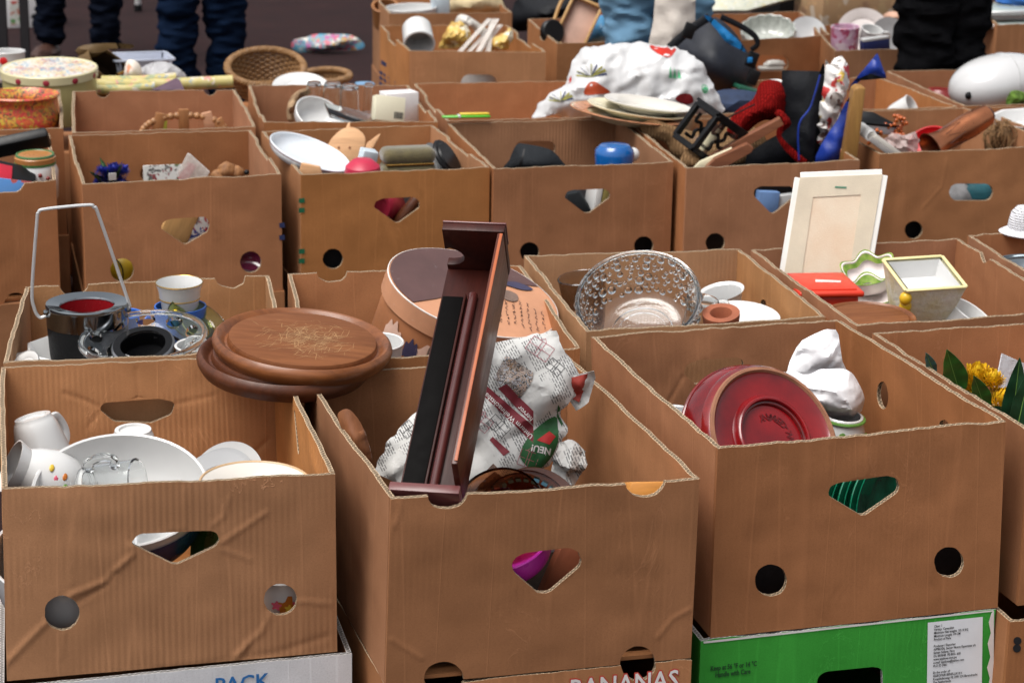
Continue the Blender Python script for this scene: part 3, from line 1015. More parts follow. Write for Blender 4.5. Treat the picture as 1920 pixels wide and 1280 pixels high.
# fourth row
carton('K4', 'carton holding the red and orange flowered pot', TOPS['K4'], kind='red', seed=75)
carton('L4', 'carton holding the wooden bead trivet, two notches in its back', TOPS['L4'], kind='red', seed=77, holes={'B': [circ(193, 170, 13), circ(394, 167, 12)]})
carton('M4', 'carton of glasses and cream paper packets', TOPS['M4'], kind='red', seed=79, step={'R': (0.3, 0.7, 0.01), 'L': (.4, .8, .01)})
carton('N4', 'empty carton beside the white plastic bag', TOPS['N4'], kind='red', seed=81, step={'L': (0.35, 0.7, 0.012)})
carton('O4', 'carton under the white plastic bag and plates', TOPS['O4'], kind='tan', seed=83)
carton('P4', 'carton beside the navy backpack with a white cup inside', TOPS['P4'], kind='tan', seed=85)
carton('U4', 'carton under the glossy white oval shell', TOPS['U4'], kind='red', seed=87)
# far boxes
carton('F1', 'far carton with white ceramic pot and yellow wrapped parcels', TOPS['F1'], kind='warm', seed=91, holes={'F': [slot(864, 140, 932, 172)]}, step={'L': (0.3, 0.6, 0.02), 'R': (.3, .7, .015)})
carton('F2', 'farthest carton with white dishes and cream bundle at the top edge', TOPS['F2'], kind='warm', seed=93)
carton('F3', 'far carton with a wooden tray standing in it', TOPS['F3'], kind='tan', seed=95, holes={'L': [circ(1020, 68, 7, ry=9)]})
carton('F4', 'far carton with pressed glass bowl and white saucer', TOPS['F4'], kind='tan', seed=97, holes={'F': [slot(1412, 104, 1478, 134)]})
carton('F5', 'far carton with pink mug and dark blue packet', TOPS['F5'], kind='tan', seed=99)
carton('F6', 'far carton with glass trays on top behind the white shell', TOPS['F6'], kind='tan', seed=101)
# the layer underneath
LW = ((-0.667, 0.040), (-0.232, 0.065), (-0.236, 0.590), (-0.665, 0.585))
carton('Lw', 'white carton with blue lettering under the scuffed crockery carton', LW, z=-H0 - .002, H=-GZ - H0 - .004, warp=.0002, kind='white', edge=EDGEW, inner='tan', seed=111, group='cartons underneath', rag=.0006)
carton('Mw', 'brown carton with BANANAS in white and red under the newspaper carton', ((-0.204, -0.031), (0.191, -0.019), (0.166, 0.500), (-0.236, 0.485)), z=-.253, H=-GZ - .255, warp=.0002, kind='tan', seed=113,
       group='cartons underneath', holes={'F': [circ(833, 1272, 37, ry=30), circ(1197, 1244, 33, ry=32)]})
carton('Rw', 'bright green carton with a white product label', ((0.214, 0.017), (0.637, 0.045), (0.630, 0.575), (0.212, 0.548)), z=-.244, H=-GZ - .246, warp=.0002, kind='green', edge=EDGEW, inner='tan', seed=115,
       group='cartons underneath', holes={'F': [[(1528, 1300), (1533, 1268), (1548, 1258), (1640, 1249), (1654, 1254), (1657, 1300), (1640, 1320), (1540, 1325)]]})
carton('Qw', 'brown carton with two black dots under the leaves carton', ((0.640, 0.006), (1.09, 0.035), (1.06, 0.56), (0.645, 0.54)), z=-.246, H=-GZ - .248, kind='red', seed=117, group='cartons underneath')
for k, s in (('L2', 'under the ice bucket carton'), ('M2', 'under the hat box carton'), ('R2', 'under the glass bowl carton'), ('Q2', 'under the planter carton'), ('S2', 'under the lace carton'),
             ('K3', 'under the black tray carton'), ('L3', 'under the blue flower carton'), ('M3', 'under the oval dish carton'), ('N3', 'under the grey pouch carton'), ('O3', 'under the red knitting carton'),
             ('P3', 'under the copper vase carton'), ('V3', 'under the plastic tray carton'), ('K4', 'under the flowered pot carton'), ('L4', 'under the bead trivet carton'), ('M4', 'under the glasses carton'),
             ('N4', 'under the empty carton'), ('O4', 'under the plastic bag carton'), ('P4', 'under the backpack carton'), ('U4', 'under the white shell carton'), ('F1', 'under the far ceramic pot carton'),
             ('F2', 'under the farthest dish carton'), ('F3', 'under the wooden tray carton'), ('F4', 'under the pressed glass carton'), ('F5', 'under the pink mug carton'), ('F6', 'under the glass tray carton')):
    lower(k + 'w', k, 'closed brown carton ' + s, kind=random.choice(['tan', 'red', 'tan']))

INK_BLUE = mat('blue_ink', (0.02, 0.16, 0.45), 0.6)
INK_RED = mat('red_ink', (0.52, 0.055, 0.035), 0.6)
INK_WHITE = mat('white_ink', (0.78, 0.74, 0.72), 0.6)
INK_BLACK = mat('black_ink', (0.012, 0.012, 0.014), 0.6)
INK_GREEN = mat('green_ink', (0.01, 0.12, 0.05), 0.6)
INK_NAVY = mat('navy_ink', (0.02, 0.03, 0.10), 0.6)
INK_DGREEN = mat('dark_green_ink', (0.01, 0.06, 0.015), 0.6)
wall_text('Lw', 'F', 'PACK', 402, 1296, 0.027, INK_BLUE, bold=.016)
wall_text('Mw', 'F', 'BANANAS', 1066, 1307, 0.036, INK_RED, bold=.055, squash=.88, off=.0010)
wall_text('Mw', 'F', 'BANANAS', 1066, 1307, 0.036, INK_WHITE, bold=.012, squash=.88, off=.0018)
wall_text('Rw', 'F', 'Keep at 56 \u00b0F or 14 \u00b0C', 1331, 1256, 0.0098, INK_DGREEN, bold=.03, squash=.70)
wall_text('Rw', 'F', 'Handle with Care', 1340, 1268, 0.0098, INK_DGREEN, bold=.03, squash=.70)
wall_patch('Rw', 'F', [(1739, 1166), (1842, 1155), (1840, 1300), (1737, 1310)], mat('white_label_paper', (0.80, 0.81, 0.84), 0.55, 0.04), 'product_label', .0010)
for i, s in enumerate(('Class: 1', 'Variety: Cavendish', 'Minimum Net weight: 18.14 KG', 'Minimum Length: 19 CM', 'Product of Peru', '', 'Producer / Exporter', 'APPBOSA, Sector Nueva Esperanza s/n', 'Saman Sullana, Peru',
                       'CU 803648  PE-BIO- 605', 'www.appbosa.com.pe', 'e-mail: appbosa@yahoo.com', 'FLO ID 2461', '', 'By the order of:', 'AGROFAIR BENELUX B.V.', 'Koopliedenweg 10, 2991 LN Barendrecht', 'The Netherlands', 'www.agrofair.nl')):
    if s: wall_text('Rw', 'F', s, 1750 - i * .13, 1174.5 + i * 6.2, 0.0049, INK_BLACK, bold=.02, squash=.80, off=.0020)
# torn white liner at the green carton's corner and its white rim
wall_patch('Rw', 'F', [(1858, 1148), (1863, 1143), (1862, 1290), (1851, 1290), (1855, 1270), (1850, 1250), (1856, 1230), (1851, 1205), (1857, 1185), (1853, 1165)], INK_WHITE, 'torn_liner')
wall_patch('Rw', 'F', [(1318, 1201), (1590, 1171), (1862, 1142), (1862, 1145), (1590, 1174.5), (1319, 1205)], INK_WHITE, 'torn_liner')
for x, y in ((1907, 1200), (1906, 1214)): wall_patch('Qw', 'F', circ(x, y, 7.5), INK_BLACK)
for y in (372, 390, 467, 485): wall_patch('M3', 'F', [(560, y), (571, y - 1), (571, y + 8), (560, y + 9)], INK_GREEN)
for y in (418, 441): wall_patch('L3', 'F', [(523, y), (533, y - 1), (534, y + 8), (524, y + 9)], INK_NAVY)
wall_patch('M1', 'L', [(626, 808), (634, 812), (634, 850), (627, 846)], INK_BLUE)
wall_patch('F1', 'L', [(715, 112), (727, 120), (727, 128), (715, 120)], INK_NAVY)
for j, y in enumerate((132, 142, 152)):          # printing too blurred to read in the photograph
    for i in range(4): wall_patch('F1', 'L', [(712 + i * 8, y + i * 5), (718 + i * 8, y + 3.5 + i * 5), (718 + i * 8, y + 9.5 + i * 5), (712 + i * 8, y + 6 + i * 5)], INK_NAVY)

# ------------------------------------------------------------------ crockery shapes (rim plane at z = 0)
def plate_vf(r, dep=0.018, well=0.62, th=0.0038, n=64, sx=1, sy=1, edge=0.002):
    w_ = r * well
    out = [(0, -dep), (w_ * .62, -dep), (w_ * .64, -dep - .003), (w_ * .70, -dep - .003), (w_ * .74, -dep), (w_, -dep + .002), (w_ * 1.08, -dep * .62), (r * .97, -.0035), (r, -.0008)]
    inn = [(r * .997, .0008), (r * .965, th - .0042), (w_ * 1.06, -dep * .55 + th * .7), (w_ * .96, -dep + th + .001), (0, -dep + th)]
    return lathe(out + inn, n, sx, sy)
def bowl_vf(r, h, foot=0.42, th=0.004, n=64, sx=1, sy=1, p=0.75, flare=0.0):
    out = [(0, -h), (foot * r * .8, -h), (foot * r * .82, -h - .004), (foot * r * .98, -h - .004), (foot * r, -h)]
    inn = []
    K = 12
    for i in range(1, K + 1):
        t = i / K
        q = foot * r + (r - foot * r) * sin(t * pi / 2) ** p
        q += flare * r * max(0, t - .8)
        z = -h + h * (1 - cos(t * pi / 2)) if p < 1.2 else -h + h * t
        out.append((q, z))
        inn.append((max(q - th, .001), z + th * (1 - t) * .9))
    e = (r - th * .4 + flare * r * .2, .0012)
    return lathe(out + [e] + inn[::-1] + [(0, -h + th)], n, sx, sy)
def cup_body(r1, r0, h, th=0.003, n=40, lip=0.001, bulge=0.0):
    """r1 rim, r0 base radius"""
    out = [(0, -h + .003), (r0 * .7, -h + .003), (r0 * .72, -h), (r0 * .92, -h), (r0 * .95, -h + .004)]
    K = 10
    inn = []
    for i in range(K + 1):
        t = i / K
        q = r0 + (r1 - r0) * t ** .7 + bulge * sin(pi * t)
        out.append((q, -h + .006 + (h - .006) * t))
        inn.append((q - th, -h + .009 + (h - .009) * t))
    out[-1] = (r1 + lip, -.0005)
    return lathe(out + [(r1 - th * .3, .0012)] + inn[::-1] + [(0, -h + .007)], n)
def ear(r, h, out=0.024, th=0.0042, z0=0.25, z1=0.78, flat=1.5, ang=0):
    pts = [(r * .96, 0, -h * z0), (r + out * .7, 0, -h * (z0 - .06)), (r + out, 0, -h * (z0 + z1) / 2 + .006), (r + out * .6, 0, -h * z1 * .95), (r * .9, 0, -h * z1)]
    return xf(tube(bezier(pts, 6), th, 8, flat=flat), rot=eul(0, 0, ang))
CERAM = mat('white_glazed_ceramic', (0.65, 0.648, 0.64), 0.14, 0.03, 9, coat=0.3)
CERAM2 = mat('off_white_ceramic', (0.61, 0.58, 0.53), 0.18, 0.04, 9, coat=0.2)
CERAMG = mat('grey_white_ceramic', (0.54, 0.55, 0.56), 0.16, 0.04, 9, coat=0.25)
CREAM = mat('cream_glaze', (0.74, 0.68, 0.48), 0.25, 0.06, 12)
GOLD = mat('gold_line', (0.70, 0.42, 0.12), 0.25, 0.08, 40, metal=1)
NAVYG = mat('navy_glaze', (0.008, 0.028, 0.15), 0.25, 0.1, 10, spec=.3)
CHROME = mat('polished_chrome', (0.33, 0.36, 0.38), 0.10, 0.05, 12, metal=1)  # colour darkened in place of dark reflections
STEEL = mat('brushed_steel_wire', (0.70, 0.70, 0.70), 0.35, 0.01, 8, metal=.55)
BLACKP = mat('black_plastic', (0.008, 0.008, 0.009), 0.38, 0.1, 25, spec=.25)
BLACKL = mat('black_leatherette', (0.006, 0.006, 0.007), 0.5, 0.1, 40, bump=.4, bscale=300, spec=.2)
TAN_RIM = mat('tan_rim', (0.62, 0.42, 0.24), 0.3)
ORANGE_D = mat('orange_decal', (0.50, 0.15, 0.02), 0.3, 0.1)
YELLOW_D = mat('yellow_decal', (0.75, 0.50, 0.05), 0.3, 0.1)
PINK_D = mat('pink_decal', (0.62, 0.10, 0.16), 0.3, 0.1)
GREEN_D = mat('green_decal', (0.10, 0.22, 0.04), 0.3, 0.1)
CLEAR = glass('clear_glass', (0.97, 0.99, 0.99))
SMOKE = glass('smoked_glass', (0.55, 0.50, 0.46))
AMBER = glass('dark_amber_glass', (0.42, 0.17, 0.08))
def cup(label, px, Y, n, spin, r1, r0, h, m=CERAM, handle=True, bulge=0.0, decal=None, name='cup', cat='cup', hmat=None, **kw):
    t = thing(name, label, cat, P(*px, Y=Y), NZ(n, spin))
    part(t, 'body', cup_body(r1, r0, h, bulge=bulge), m)
    if handle: part(t, 'handle', ear(max(r1, r0) * .92 + bulge * .6, h, **kw), hmat or m)
    if decal:
        for (a, z, s, dm) in decal:
            rr = r0 + (r1 - r0) * ((h + z) / h) ** .7 + bulge * sin(pi * (h + z) / h) + .0022
            def fl(q, rr=rr, a=a, z=z): return Vector((cos(rad(a) + q[0] / rr) * rr, sin(rad(a) + q[0] / rr) * rr, z + q[1]))
            A = [(s * cos(2 * pi * i / 20) * (1 if i % 4 < 2 else .6), s * sin(2 * pi * i / 20) * (1 if i % 4 < 2 else .6)) for i in range(20)]
            part(t, 'flower_decal', ([fl(q) for q in A], [list(range(20))]), dm, False)
    return t
def plate(label, px, Y, r, n, m, dep=0.018, well=.62, group=None, rim=None, sx=1, sy=1, spin=0, name='plate', cat='plate', band=None):
    t = thing(name, label, cat, P(*px, Y=Y), NZ(n, spin), group)
    part(t, 'dish', plate_vf(r, dep, well, sx=sx, sy=sy), m)
    if rim: part(t, 'rim_line', xf(tube([(r * .995 * cos(a) * sx, r * .995 * sin(a) * sy, .0) for a in np.linspace(0, 2 * pi, 64, endpoint=False)], .0018, 6, True)), rim)
    if band:
        q = plate_vf(r, dep, well)[0]
        part(t, 'painted_band', lathe([(r * .70, -dep * .42 + .0042), (r * .95, -.0002 + .0012)], 64, sx, sy), band)
    return t

# ---- carton of white crockery
cup('white cup upside down at the back of the crockery carton, foot ring up', (86, 868), .44, -upc(14, -100), 80, .040, .027, .068, handle=True)
t = thing('creamer', 'white creamer jug lying on its side with small flowers', 'jug', P(48, 884, Y=.30), NZ(upc(62, -70)))
part(t, 'body', lathe([(0, -.075), (.026, -.075), (.040, -.055), (.043, -.03), (.036, -.008), (.030, .006), (.036, .022), (.034, .022), (.027, .006), (.033, -.01), (.040, -.03), (.036, -.054), (0, -.070)], 44), CERAM)
part(t, 'handle', ear(.038, .07, .022, .0042, .0, .8, ang=120), CERAM)
for a, z, m in ((-60, -.03, PINK_D), (-45, -.02, YELLOW_D), (-52, -.04, ORANGE_D), (-70, -.045, GREEN_D)):
    part(t, 'flower_decal', xf(ico(2, .0052), (.0415 * cos(rad(a)), .0415 * sin(rad(a)), z), eul(0, 0, a), (.3, 1, .7)), m)
t = thing('serving_bowl', 'large white serving bowl, navy outside, tilted in the crockery carton', 'bowl', P(226, 916, Y=.225), NZ(upc(21, 10)))
part(t, 'bowl', bowl_vf(.113, .085, .40, .0045), [CERAM])
V, F = lathe([(r_ + .0012, z) for r_, z in [(.113 * .40, -.0855)] + [(.0452 + .0678 * sin(i / 12 * pi / 2) ** .75, -.085 + .085 * (1 - cos(i / 12 * pi / 2))) for i in range(1, 12)]], 64)
part(t, 'navy_glaze', (V, F), NAVYG)
t = thing('glass_mug', 'clear glass mug lying in the white serving bowl', 'mug', P(258, 903, Y=.225), NZ(upc(80, 78), 20))
part(t, 'body', cup_body(.030, .027, .075, .0025), CLEAR)
part(t, 'handle', ear(.029, .075, .018, .0045, .3, .75, ang=160), CLEAR)
cup('white cup upside down with orange blossoms behind the serving bowl', (252, 868), .43, -upc(3), 10, .034, .027, .050, decal=[(-60, -.012, .005, ORANGE_D), (-30, -.010, .004, ORANGE_D), (-85, -.014, .004, YELLOW_D)], name='cup')
for i, (x, y, Yd, tl, lab) in enumerate(((424, 898, .40, 24, 'uppermost grey-white plate leaning behind the tan rimmed plate'), (412, 904, .385, 22, 'fluted soup plate under the topmost leaning plate'),
                                    (402, 912, .37, 20, 'lowest grey-white plate of the leaning three'))):
    plate(lab, (x, y), Yd, .056 if i != 1 else .052, upc(52 - 3 * i, -22), CERAMG if i else CERAM, dep=.02, group='leaning plates')
plate('shallow white plate with tan rim at the front of the crockery carton', (478, 903), .17, .070, upc(3, 30), CERAM2, .015, rim=TAN_RIM)
cup('white cup with a large orange flower low behind the round hole', (530, 1070), .125, upc(4), 0, .040, .028, .075, handle=False, decal=[(-88, -.035, .018, ORANGE_D), (-70, -.03, .007, PINK_D), (-110, -.03, .007, PINK_D), (-86, -.035, .006, YELLOW_D)])
solo('bowl', 'grey-white bowl low behind the left round hole of the crockery carton', 'bowl', bowl_vf(.092, .11), CERAMG, P(120, 1028, Y=.165), NZ(upc(18)))
plate('dark green leaf plate behind the serving bowl', (396, 1012), .20, .055, upc(70, -60), mat('leaf_green_glaze', (0.06, 0.16, 0.035), .3), .012)

# ---- carton with ice bucket
t = thing('ice_bucket', 'black ice bucket with chrome rim, red inside and wire handle', 'ice bucket', P(163, 570, Y=.83), NZ(upc(1)))
R_ = .0625
part(t, 'body', lathe([(0, -.115), (R_ * .86, -.115), (R_ * .92, -.11), (R_ * .985, -.030)], 64), BLACKL)
part(t, 'chrome_band', lathe([(R_ * .975, -.032), (R_ * .995, -.031), (R_ * 1.0, -.004), (R_ * 1.01, .0), (R_ * .99, .003), (R_ * .67, -.0005), (R_ * .65, -.003), (R_ * .66, -.006)], 64), CHROME)
part(t, 'liner', lathe([(R_ * .655, -.002), (R_ * .64, -.07), (0, -.075)], 56), mat('red_enamel_liner', (0.24, 0.008, 0.012), .25, .06))
hp = [(-.0625, 0, -.012), (-.072, 0, -.014), (-.079, 0, 0.0), (-.081, 0, .03), (-.069, 0, .135), (-.066, 0, .149), (-.055, 0, .154), (.006, 0, .158), (.016, 0, .154), (.023, 0, .140), (.060, 0, .012), (.063, 0, -.004), (.057, 0, -.010), (.052, 0, -.006)]
part(t, 'wire_handle', tube(bezier([(x, y - .012, z) for x, y, z in hp], 6), .0026, 8), STEEL)
for s in (-1, 1): part(t, 'hinge', xf(rbox(.008, .012, .010, .002), (s * .062, -.008, -.010)), CHROME)
t = thing('serving_dish', 'white octagonal ceramic dish under the ice bucket', 'dish', P(150, 655, Y=.79), NZ(upc(2), 22))
part(t, 'dish', lathe([(0, -.05), (.045, -.05), (.066, -.02), (.082, 0), (.084, .004), (.080, .006), (.062, -.014), (.042, -.044), (0, -.044)], 8), CERAM)
part(t, 'jewel_trim', join(*[xf(ico(1, .004), (.050 + .011 * cos(i * 2.1), -.050 + .009 * sin(i * 1.3) - i * .002, .0)) for i in range(9)]), STEEL, kind='stuff')
part(t, 'tab_handle', xf(rbox(.02, .05, .006, .002), (-.09, 0, .001)), CERAM)
solo('small_dish', 'little white dish on edge in the corner of the ice bucket carton', 'dish', plate_vf(.026, .008), CERAM, P(46, 686, Y=.68), NZ(upc(50, -40)))
# glass bowl with windows in the rim
t = thing('glass_bowl', 'clear glass bowl with pierced flaring rim beside the ice bucket', 'bowl', P(268, 632, Y=.72), NZ(upc(9, -20)))
ro, ri, zo, zi = .092, .056, .0, -.020
ovals = []
for i in range(10):
    a = 2 * pi * i / 10 + .2
    c = Vector((.0755 * cos(a), .0755 * sin(a)))
    ex, ey = Vector((cos(a), sin(a))), Vector((-sin(a), cos(a)))
    ovals.append([tuple(c + ex * .0085 * cos(q) + ey * .0150 * sin(q)) for q in np.linspace(0, 2 * pi, 20, endpoint=False)])
circ_o = [(ro * cos(q), ro * sin(q)) for q in np.linspace(0, 2 * pi, 90, endpoint=False)]
circ_i = [(ri * cos(q), ri * sin(q)) for q in np.linspace(0, 2 * pi, 64, endpoint=False)]
A, T_ = cdt(circ_o, ovals + [circ_i], .006, 2)
def fz(x, y):
    s_ = max(0, (math.hypot(x, y) - ri) / (ro - ri))
    return zi + (zo - zi) * s_ ** .8
n_ = len(A)
V = [Vector((x, y, fz(x, y) + .0028)) for x, y in A] + [Vector((x, y, fz(x, y) - .0028)) for x, y in A]
F = [list(map(int, q)) for q in T_] + [[int(k) + n_ for k in q][::-1] for q in T_] + [[a, a + n_, b + n_, b][::-1] for a, b in boundary(T_)]
part(t, 'pierced_rim', (V, F), CLEAR)
part(t, 'bowl', lathe([(0, -.066), (.034, -.066), (.044, -.050), (.052, -.032), (.0585, zi - .001), (.0555, zi + .001), (.048, -.030), (.040, -.046), (.03, -.060), (0, -.060)], 64), CLEAR)
part(t, 'rim_bead', tube([(x, y, .0) for x, y in circ_o], .0048, 10, True), CLEAR)
t = thing('ashtray', 'black ribbed ashtray ring lying in the pierced glass bowl', 'ashtray', P(268, 632, Y=.72) + Vector((0, .004, -.014)), NZ(upc(22, -8)))
part(t, 'body', lathe([(0, -.030), (.040, -.030), (.046, -.024), (.0475, -.003), (.0445, .003), (.034, .003), (.0315, -.001), (.031, -.022), (0, -.024)], 56), mat('black_glass', (.003, .003, .0035), .10, .1, spec=.3))
part(t, 'metal_ring', lathe([(.0445, .0032), (.0475, .001), (.0480, -.004), (.0475, -.004), (.0440, .0018)], 56), mat('dull_steel', (.35, .35, .36), .3, metal=1))
t = thing('plastic_tub', 'blue plastic tub holding the gold rimmed cup', 'tub', P(338, 574, Y=.87), NZ(upc(2)))
part(t, 'body', lathe([(0, -.085), (.033, -.085), (.036, 0), (.0375, .001), (.0375, -.004), (.0355, -.082), (0, -.088)][::-1] if False else [(0, -.098), (.036, -.098), (.0405, -.004), (.0405, .001), (.0380, .001), (.0345, -.094), (0, -.094)], 44), mat('blue_plastic', (.02, .12, .48), .35))
t = thing('cup', 'white porcelain cup with gold rims standing in the blue tub', 'cup', P(336, 530, Y=.87), NZ(upc(3)))
part(t, 'body', lathe([(0, -.075), (.024, -.075), (.027, -.05), (.030, -.03), (.0315, -.026), (.033, -.012), (.037, 0), (.0355, .0012), (.031, -.012), (.028, -.03), (.024, -.07), (0, -.07)], 48), CERAM)
for r_, z in ((.0365, .0008), (.0318, -.024)): part(t, 'gold_line', tube([(r_ * cos(a), r_ * sin(a), z) for a in np.linspace(0, 2 * pi, 48, endpoint=False)], .0011, 6, True), GOLD)
part(t, 'gold_knob', xf(ico(2, .008), Vector((-.010, -.030, -.040)), s=(1, .6, .9)), GOLD)
solo('beaker', 'second blue plastic beaker behind the ice bucket', 'beaker', cup_body(.03, .027, .09), mat('blue_plastic', (.02, .12, .48), .35), P(232, 588, Y=.93), NZ(upc(2)))
plate('olive green glass plate under the rim of the cutting boards', (372, 604), .82, .052, upc(35, 60), glass('olive_glass', (.62, .72, .22)), .012)
cup('small white egg cup beside the pierced glass bowl', (362, 646), .70, upc(6), 20, .027, .015, .05, handle=False)

# ---- two round cutting boards lying across the carton rims
BW = wood('cutting_board_wood', (0.085, 0.023, 0.007), (0.29, 0.100, 0.030), 1.0, 'X', .38, 0.0, .22)
BWS = wood('cutting_board_face', (0.105, 0.032, 0.011), (0.24, 0.088, 0.031), 1.0, 'X', .6, 0, 0, .2)
BWD = wood('dark_board_wood', (0.050, 0.014, 0.006), (0.12, 0.036, 0.013), 1.0, 'X', .38, 0.0)
def board(label, px, Y, r, n, spin, body, face, h=.024, sx=1.0):
    t = thing('cutting_board', label, 'board', P(*px, Y=Y), NZ(n, spin), 'round wooden cutting boards')
    part(t, 'rim', lathe([(0, -h), (r * .84, -h), (r * .94, -h * .92), (r * .99, -h * .55), (r, -h * .32), (r * .985, -.003), (r * .95, .001), (r * .915, -.001), (r * .885, -.008), (r * .86, -.010), (r * .835, -.009), (r * .825, -.004)], 72, sx, 1), body)
    part(t, 'cutting_face', lathe([(r * .826, -.004), (r * .815, -.0005), (r * .79, .0008), (r * .4, .0012), (0, .0012)], 72, sx, 1), face)
    return t
bn = (ZV + RH * .085 + CH * .085).normalized()
up_b = board('upper round cutting board with pale knife scratches', (568, 634), .505, .128, bn, -14, BW, BWS, .027)
board('lower darker round cutting board under the scratched one', (534, 664), .500, .124, (ZV + RH * .07 + CH * .09).normalized(), 40, BWD, BWD, .027)
rr = random.Random(31)
strokes = []
for i in range(330):
    cx, cy = rr.gauss(.012, .030), rr.gauss(-.004, .030)
    if math.hypot(cx, cy) > .082: continue
    a = rr.choice([rr.gauss(.3, .35), rr.gauss(1.2, .4), rr.uniform(0, pi)])
    L_ = rr.uniform(.006, .030)
    cv = rr.uniform(-.15, .15)
    wd = rr.uniform(.00010, .00034)
    pts = []
    for k in range(6):
        q = (k / 5 - .5) * L_
        b_ = a + cv * k / 5
        pts.append((cx + q * cos(b_), cy + q * sin(b_)))
    V = []
    for k, (x, y) in enumerate(pts):
        w_ = wd * (1 - abs(k / 2.5 - 1) ** 2 * .8)
        V += [Vector((x - sin(a) * w_, y + cos(a) * w_, .00155 + i * 1e-6)), Vector((x + sin(a) * w_, y - cos(a) * w_, .00155 + i * 1e-6))]
    strokes.append((V, [[2 * k, 2 * k + 1, 2 * k + 3, 2 * k + 2] for k in range(5)]))
part(up_b, 'knife_scratches', join(*strokes)[:2], mat('bare_scratched_wood', (.52, .32, .15), .7, .15, 60), False, kind='stuff')

# ---- hat box (the printed picture is replaced by plain patches of the same inks)
t = thing('hat_box', 'oval paper hat box, dark plum and peach lid with handwriting', 'hat box', P(888, 548, Y=.80), NZ((ZV + RH * .33 + CH * .28).normalized(), -6))
HB = mat('peach_printed_paper', (0.56, 0.27, 0.15), .45, .10, 14, wear=.25)
HBS = mat('peach_side_paper', (0.46, 0.19, 0.085), .45, .14, 16, wear=.3)
HPL = mat('plum_printed_paper', (0.105, 0.052, 0.048), .40, .12, 14, wear=.35)
WHITEWORN = mat('worn_white_edge', (0.72, 0.66, 0.62), .6, .12, 30)
SX, SY = .142, .120
def el(r, z, k=0): return (r, z)
part(t, 'drum', lathe([(0, -.140), (.93, -.140), (.955, -.134), (.965, -.02)], 80, SX, SY), HBS)
part(t, 'lid_band', lathe([(.985, -.034), (1.0, -.034), (1.0, -.001), (.985, .0)], 80, SX, SY), HB)
part(t, 'lid_top', lathe([(.988, .0004), (0, .0012)], 80, SX, SY), HB)
part(t, 'worn_edge', lathe([(1.0012, -.0008), (1.001, .0006), (.992, .0014), (.988, .0012)], 80, SX, SY), WHITEWORN)
def lidpatch(pts, m, nm='print_patch', off=.0022, sm=5):
    vf = patch(smoothpoly([(a * SX, b * SY) for a, b in pts], sm) if sm else [(a * SX, b * SY) for a, b in pts], .012)
    part(t, nm, ([Vector((p.x, p.y, off)) for p in vf[0]], vf[1]), m, False)
arc = [(.975 * cos(a), .975 * sin(a)) for a in np.linspace(rad(35), rad(222), 30)]
lidpatch(arc + [(-.45, -.42), (-.10, -.06), (.18, .22), (.42, .42), (.6, .5)], HPL, sm=0)
BLUEWING = mat('dusk_blue_print', (0.045, 0.04, 0.085), .45, .12)
PALEP = mat('pale_flesh_print', (0.70, 0.46, 0.36), .45, .12)
lidpatch([(-.36, -.40), (-.05, -.06), (.05, -.12), (-.12, -.35), (-.25, -.45)], PALEP, off=.0026)
lidpatch([(-.22, -.56), (-.08, -.42), (.08, -.36), (.14, -.52), (.0, -.66), (-.14, -.68)], BLUEWING, off=.0027)
lidpatch([(.34, .40), (.52, .52), (.72, .45), (.62, .36), (.45, .36)], BLUEWING, off=.0027)
lidpatch([(.28, .12), (.40, .24), (.52, .18), (.50, .02), (.38, -.02)], mat('grey_brown_print', (.20, .13, .10), .5, .2, 60), off=.0027)
for (zc, zr, a0, a1, m) in ((-.075, .026, 205, 222, PALEP), (-.078, .020, 227, 238, BLUEWING), (-.076, .024, 236, 262, PALEP), (-.092, .014, 255, 276, BLUEWING), (-.062, .014, 244, 252, mat('grey_brown_print', (.20, .13, .10), .5, .2, 60))):
    def sp(u, v, zc=zc, zr=zr, a0=a0, a1=a1):
        a = rad(a0 + (a1 - a0) * u)
        q = zr * (1 - .55 * abs(2 * u - 1) ** 1.5) * (1 + .25 * sin(u * 17 + a0))
        return (SX * .974 * cos(a), SY * .974 * sin(a), zc + q * (2 * v - 1))
    part(t, 'print_patch', grid(sp, 16, 6), m)
# handwriting: unreadable pen strokes in eight lines
rr = random.Random(4)
INKPEN = mat('brown_pen_ink', (0.07, 0.03, 0.02), .6)
for ln in range(8):
    st = []
    x0 = .20 + ln * .085
    y = .10 - ln * .012
    L_ = (.62, .70, .72, .66, .60, .70, .52, .40)[ln]
    yy = y + (.0 if ln < 6 else -.1)
    pos = 0
    while pos < L_:
        wl_ = rr.uniform(.05, .13)
        pts = [Vector(((x0 + rr.uniform(-.016, .016)) * SX, (yy - pos - wl_ * k / 7) * SY, .0024)) for k in range(8)]
        st.append(tube(pts, .00045, 4))
        pos += wl_ + .035
    part(t, 'handwriting', join(*st), INKPEN, False)
cup('white cup with gold rim beside the hat box', (712, 640), .66, upc(6), 200, .036, .026, .06)

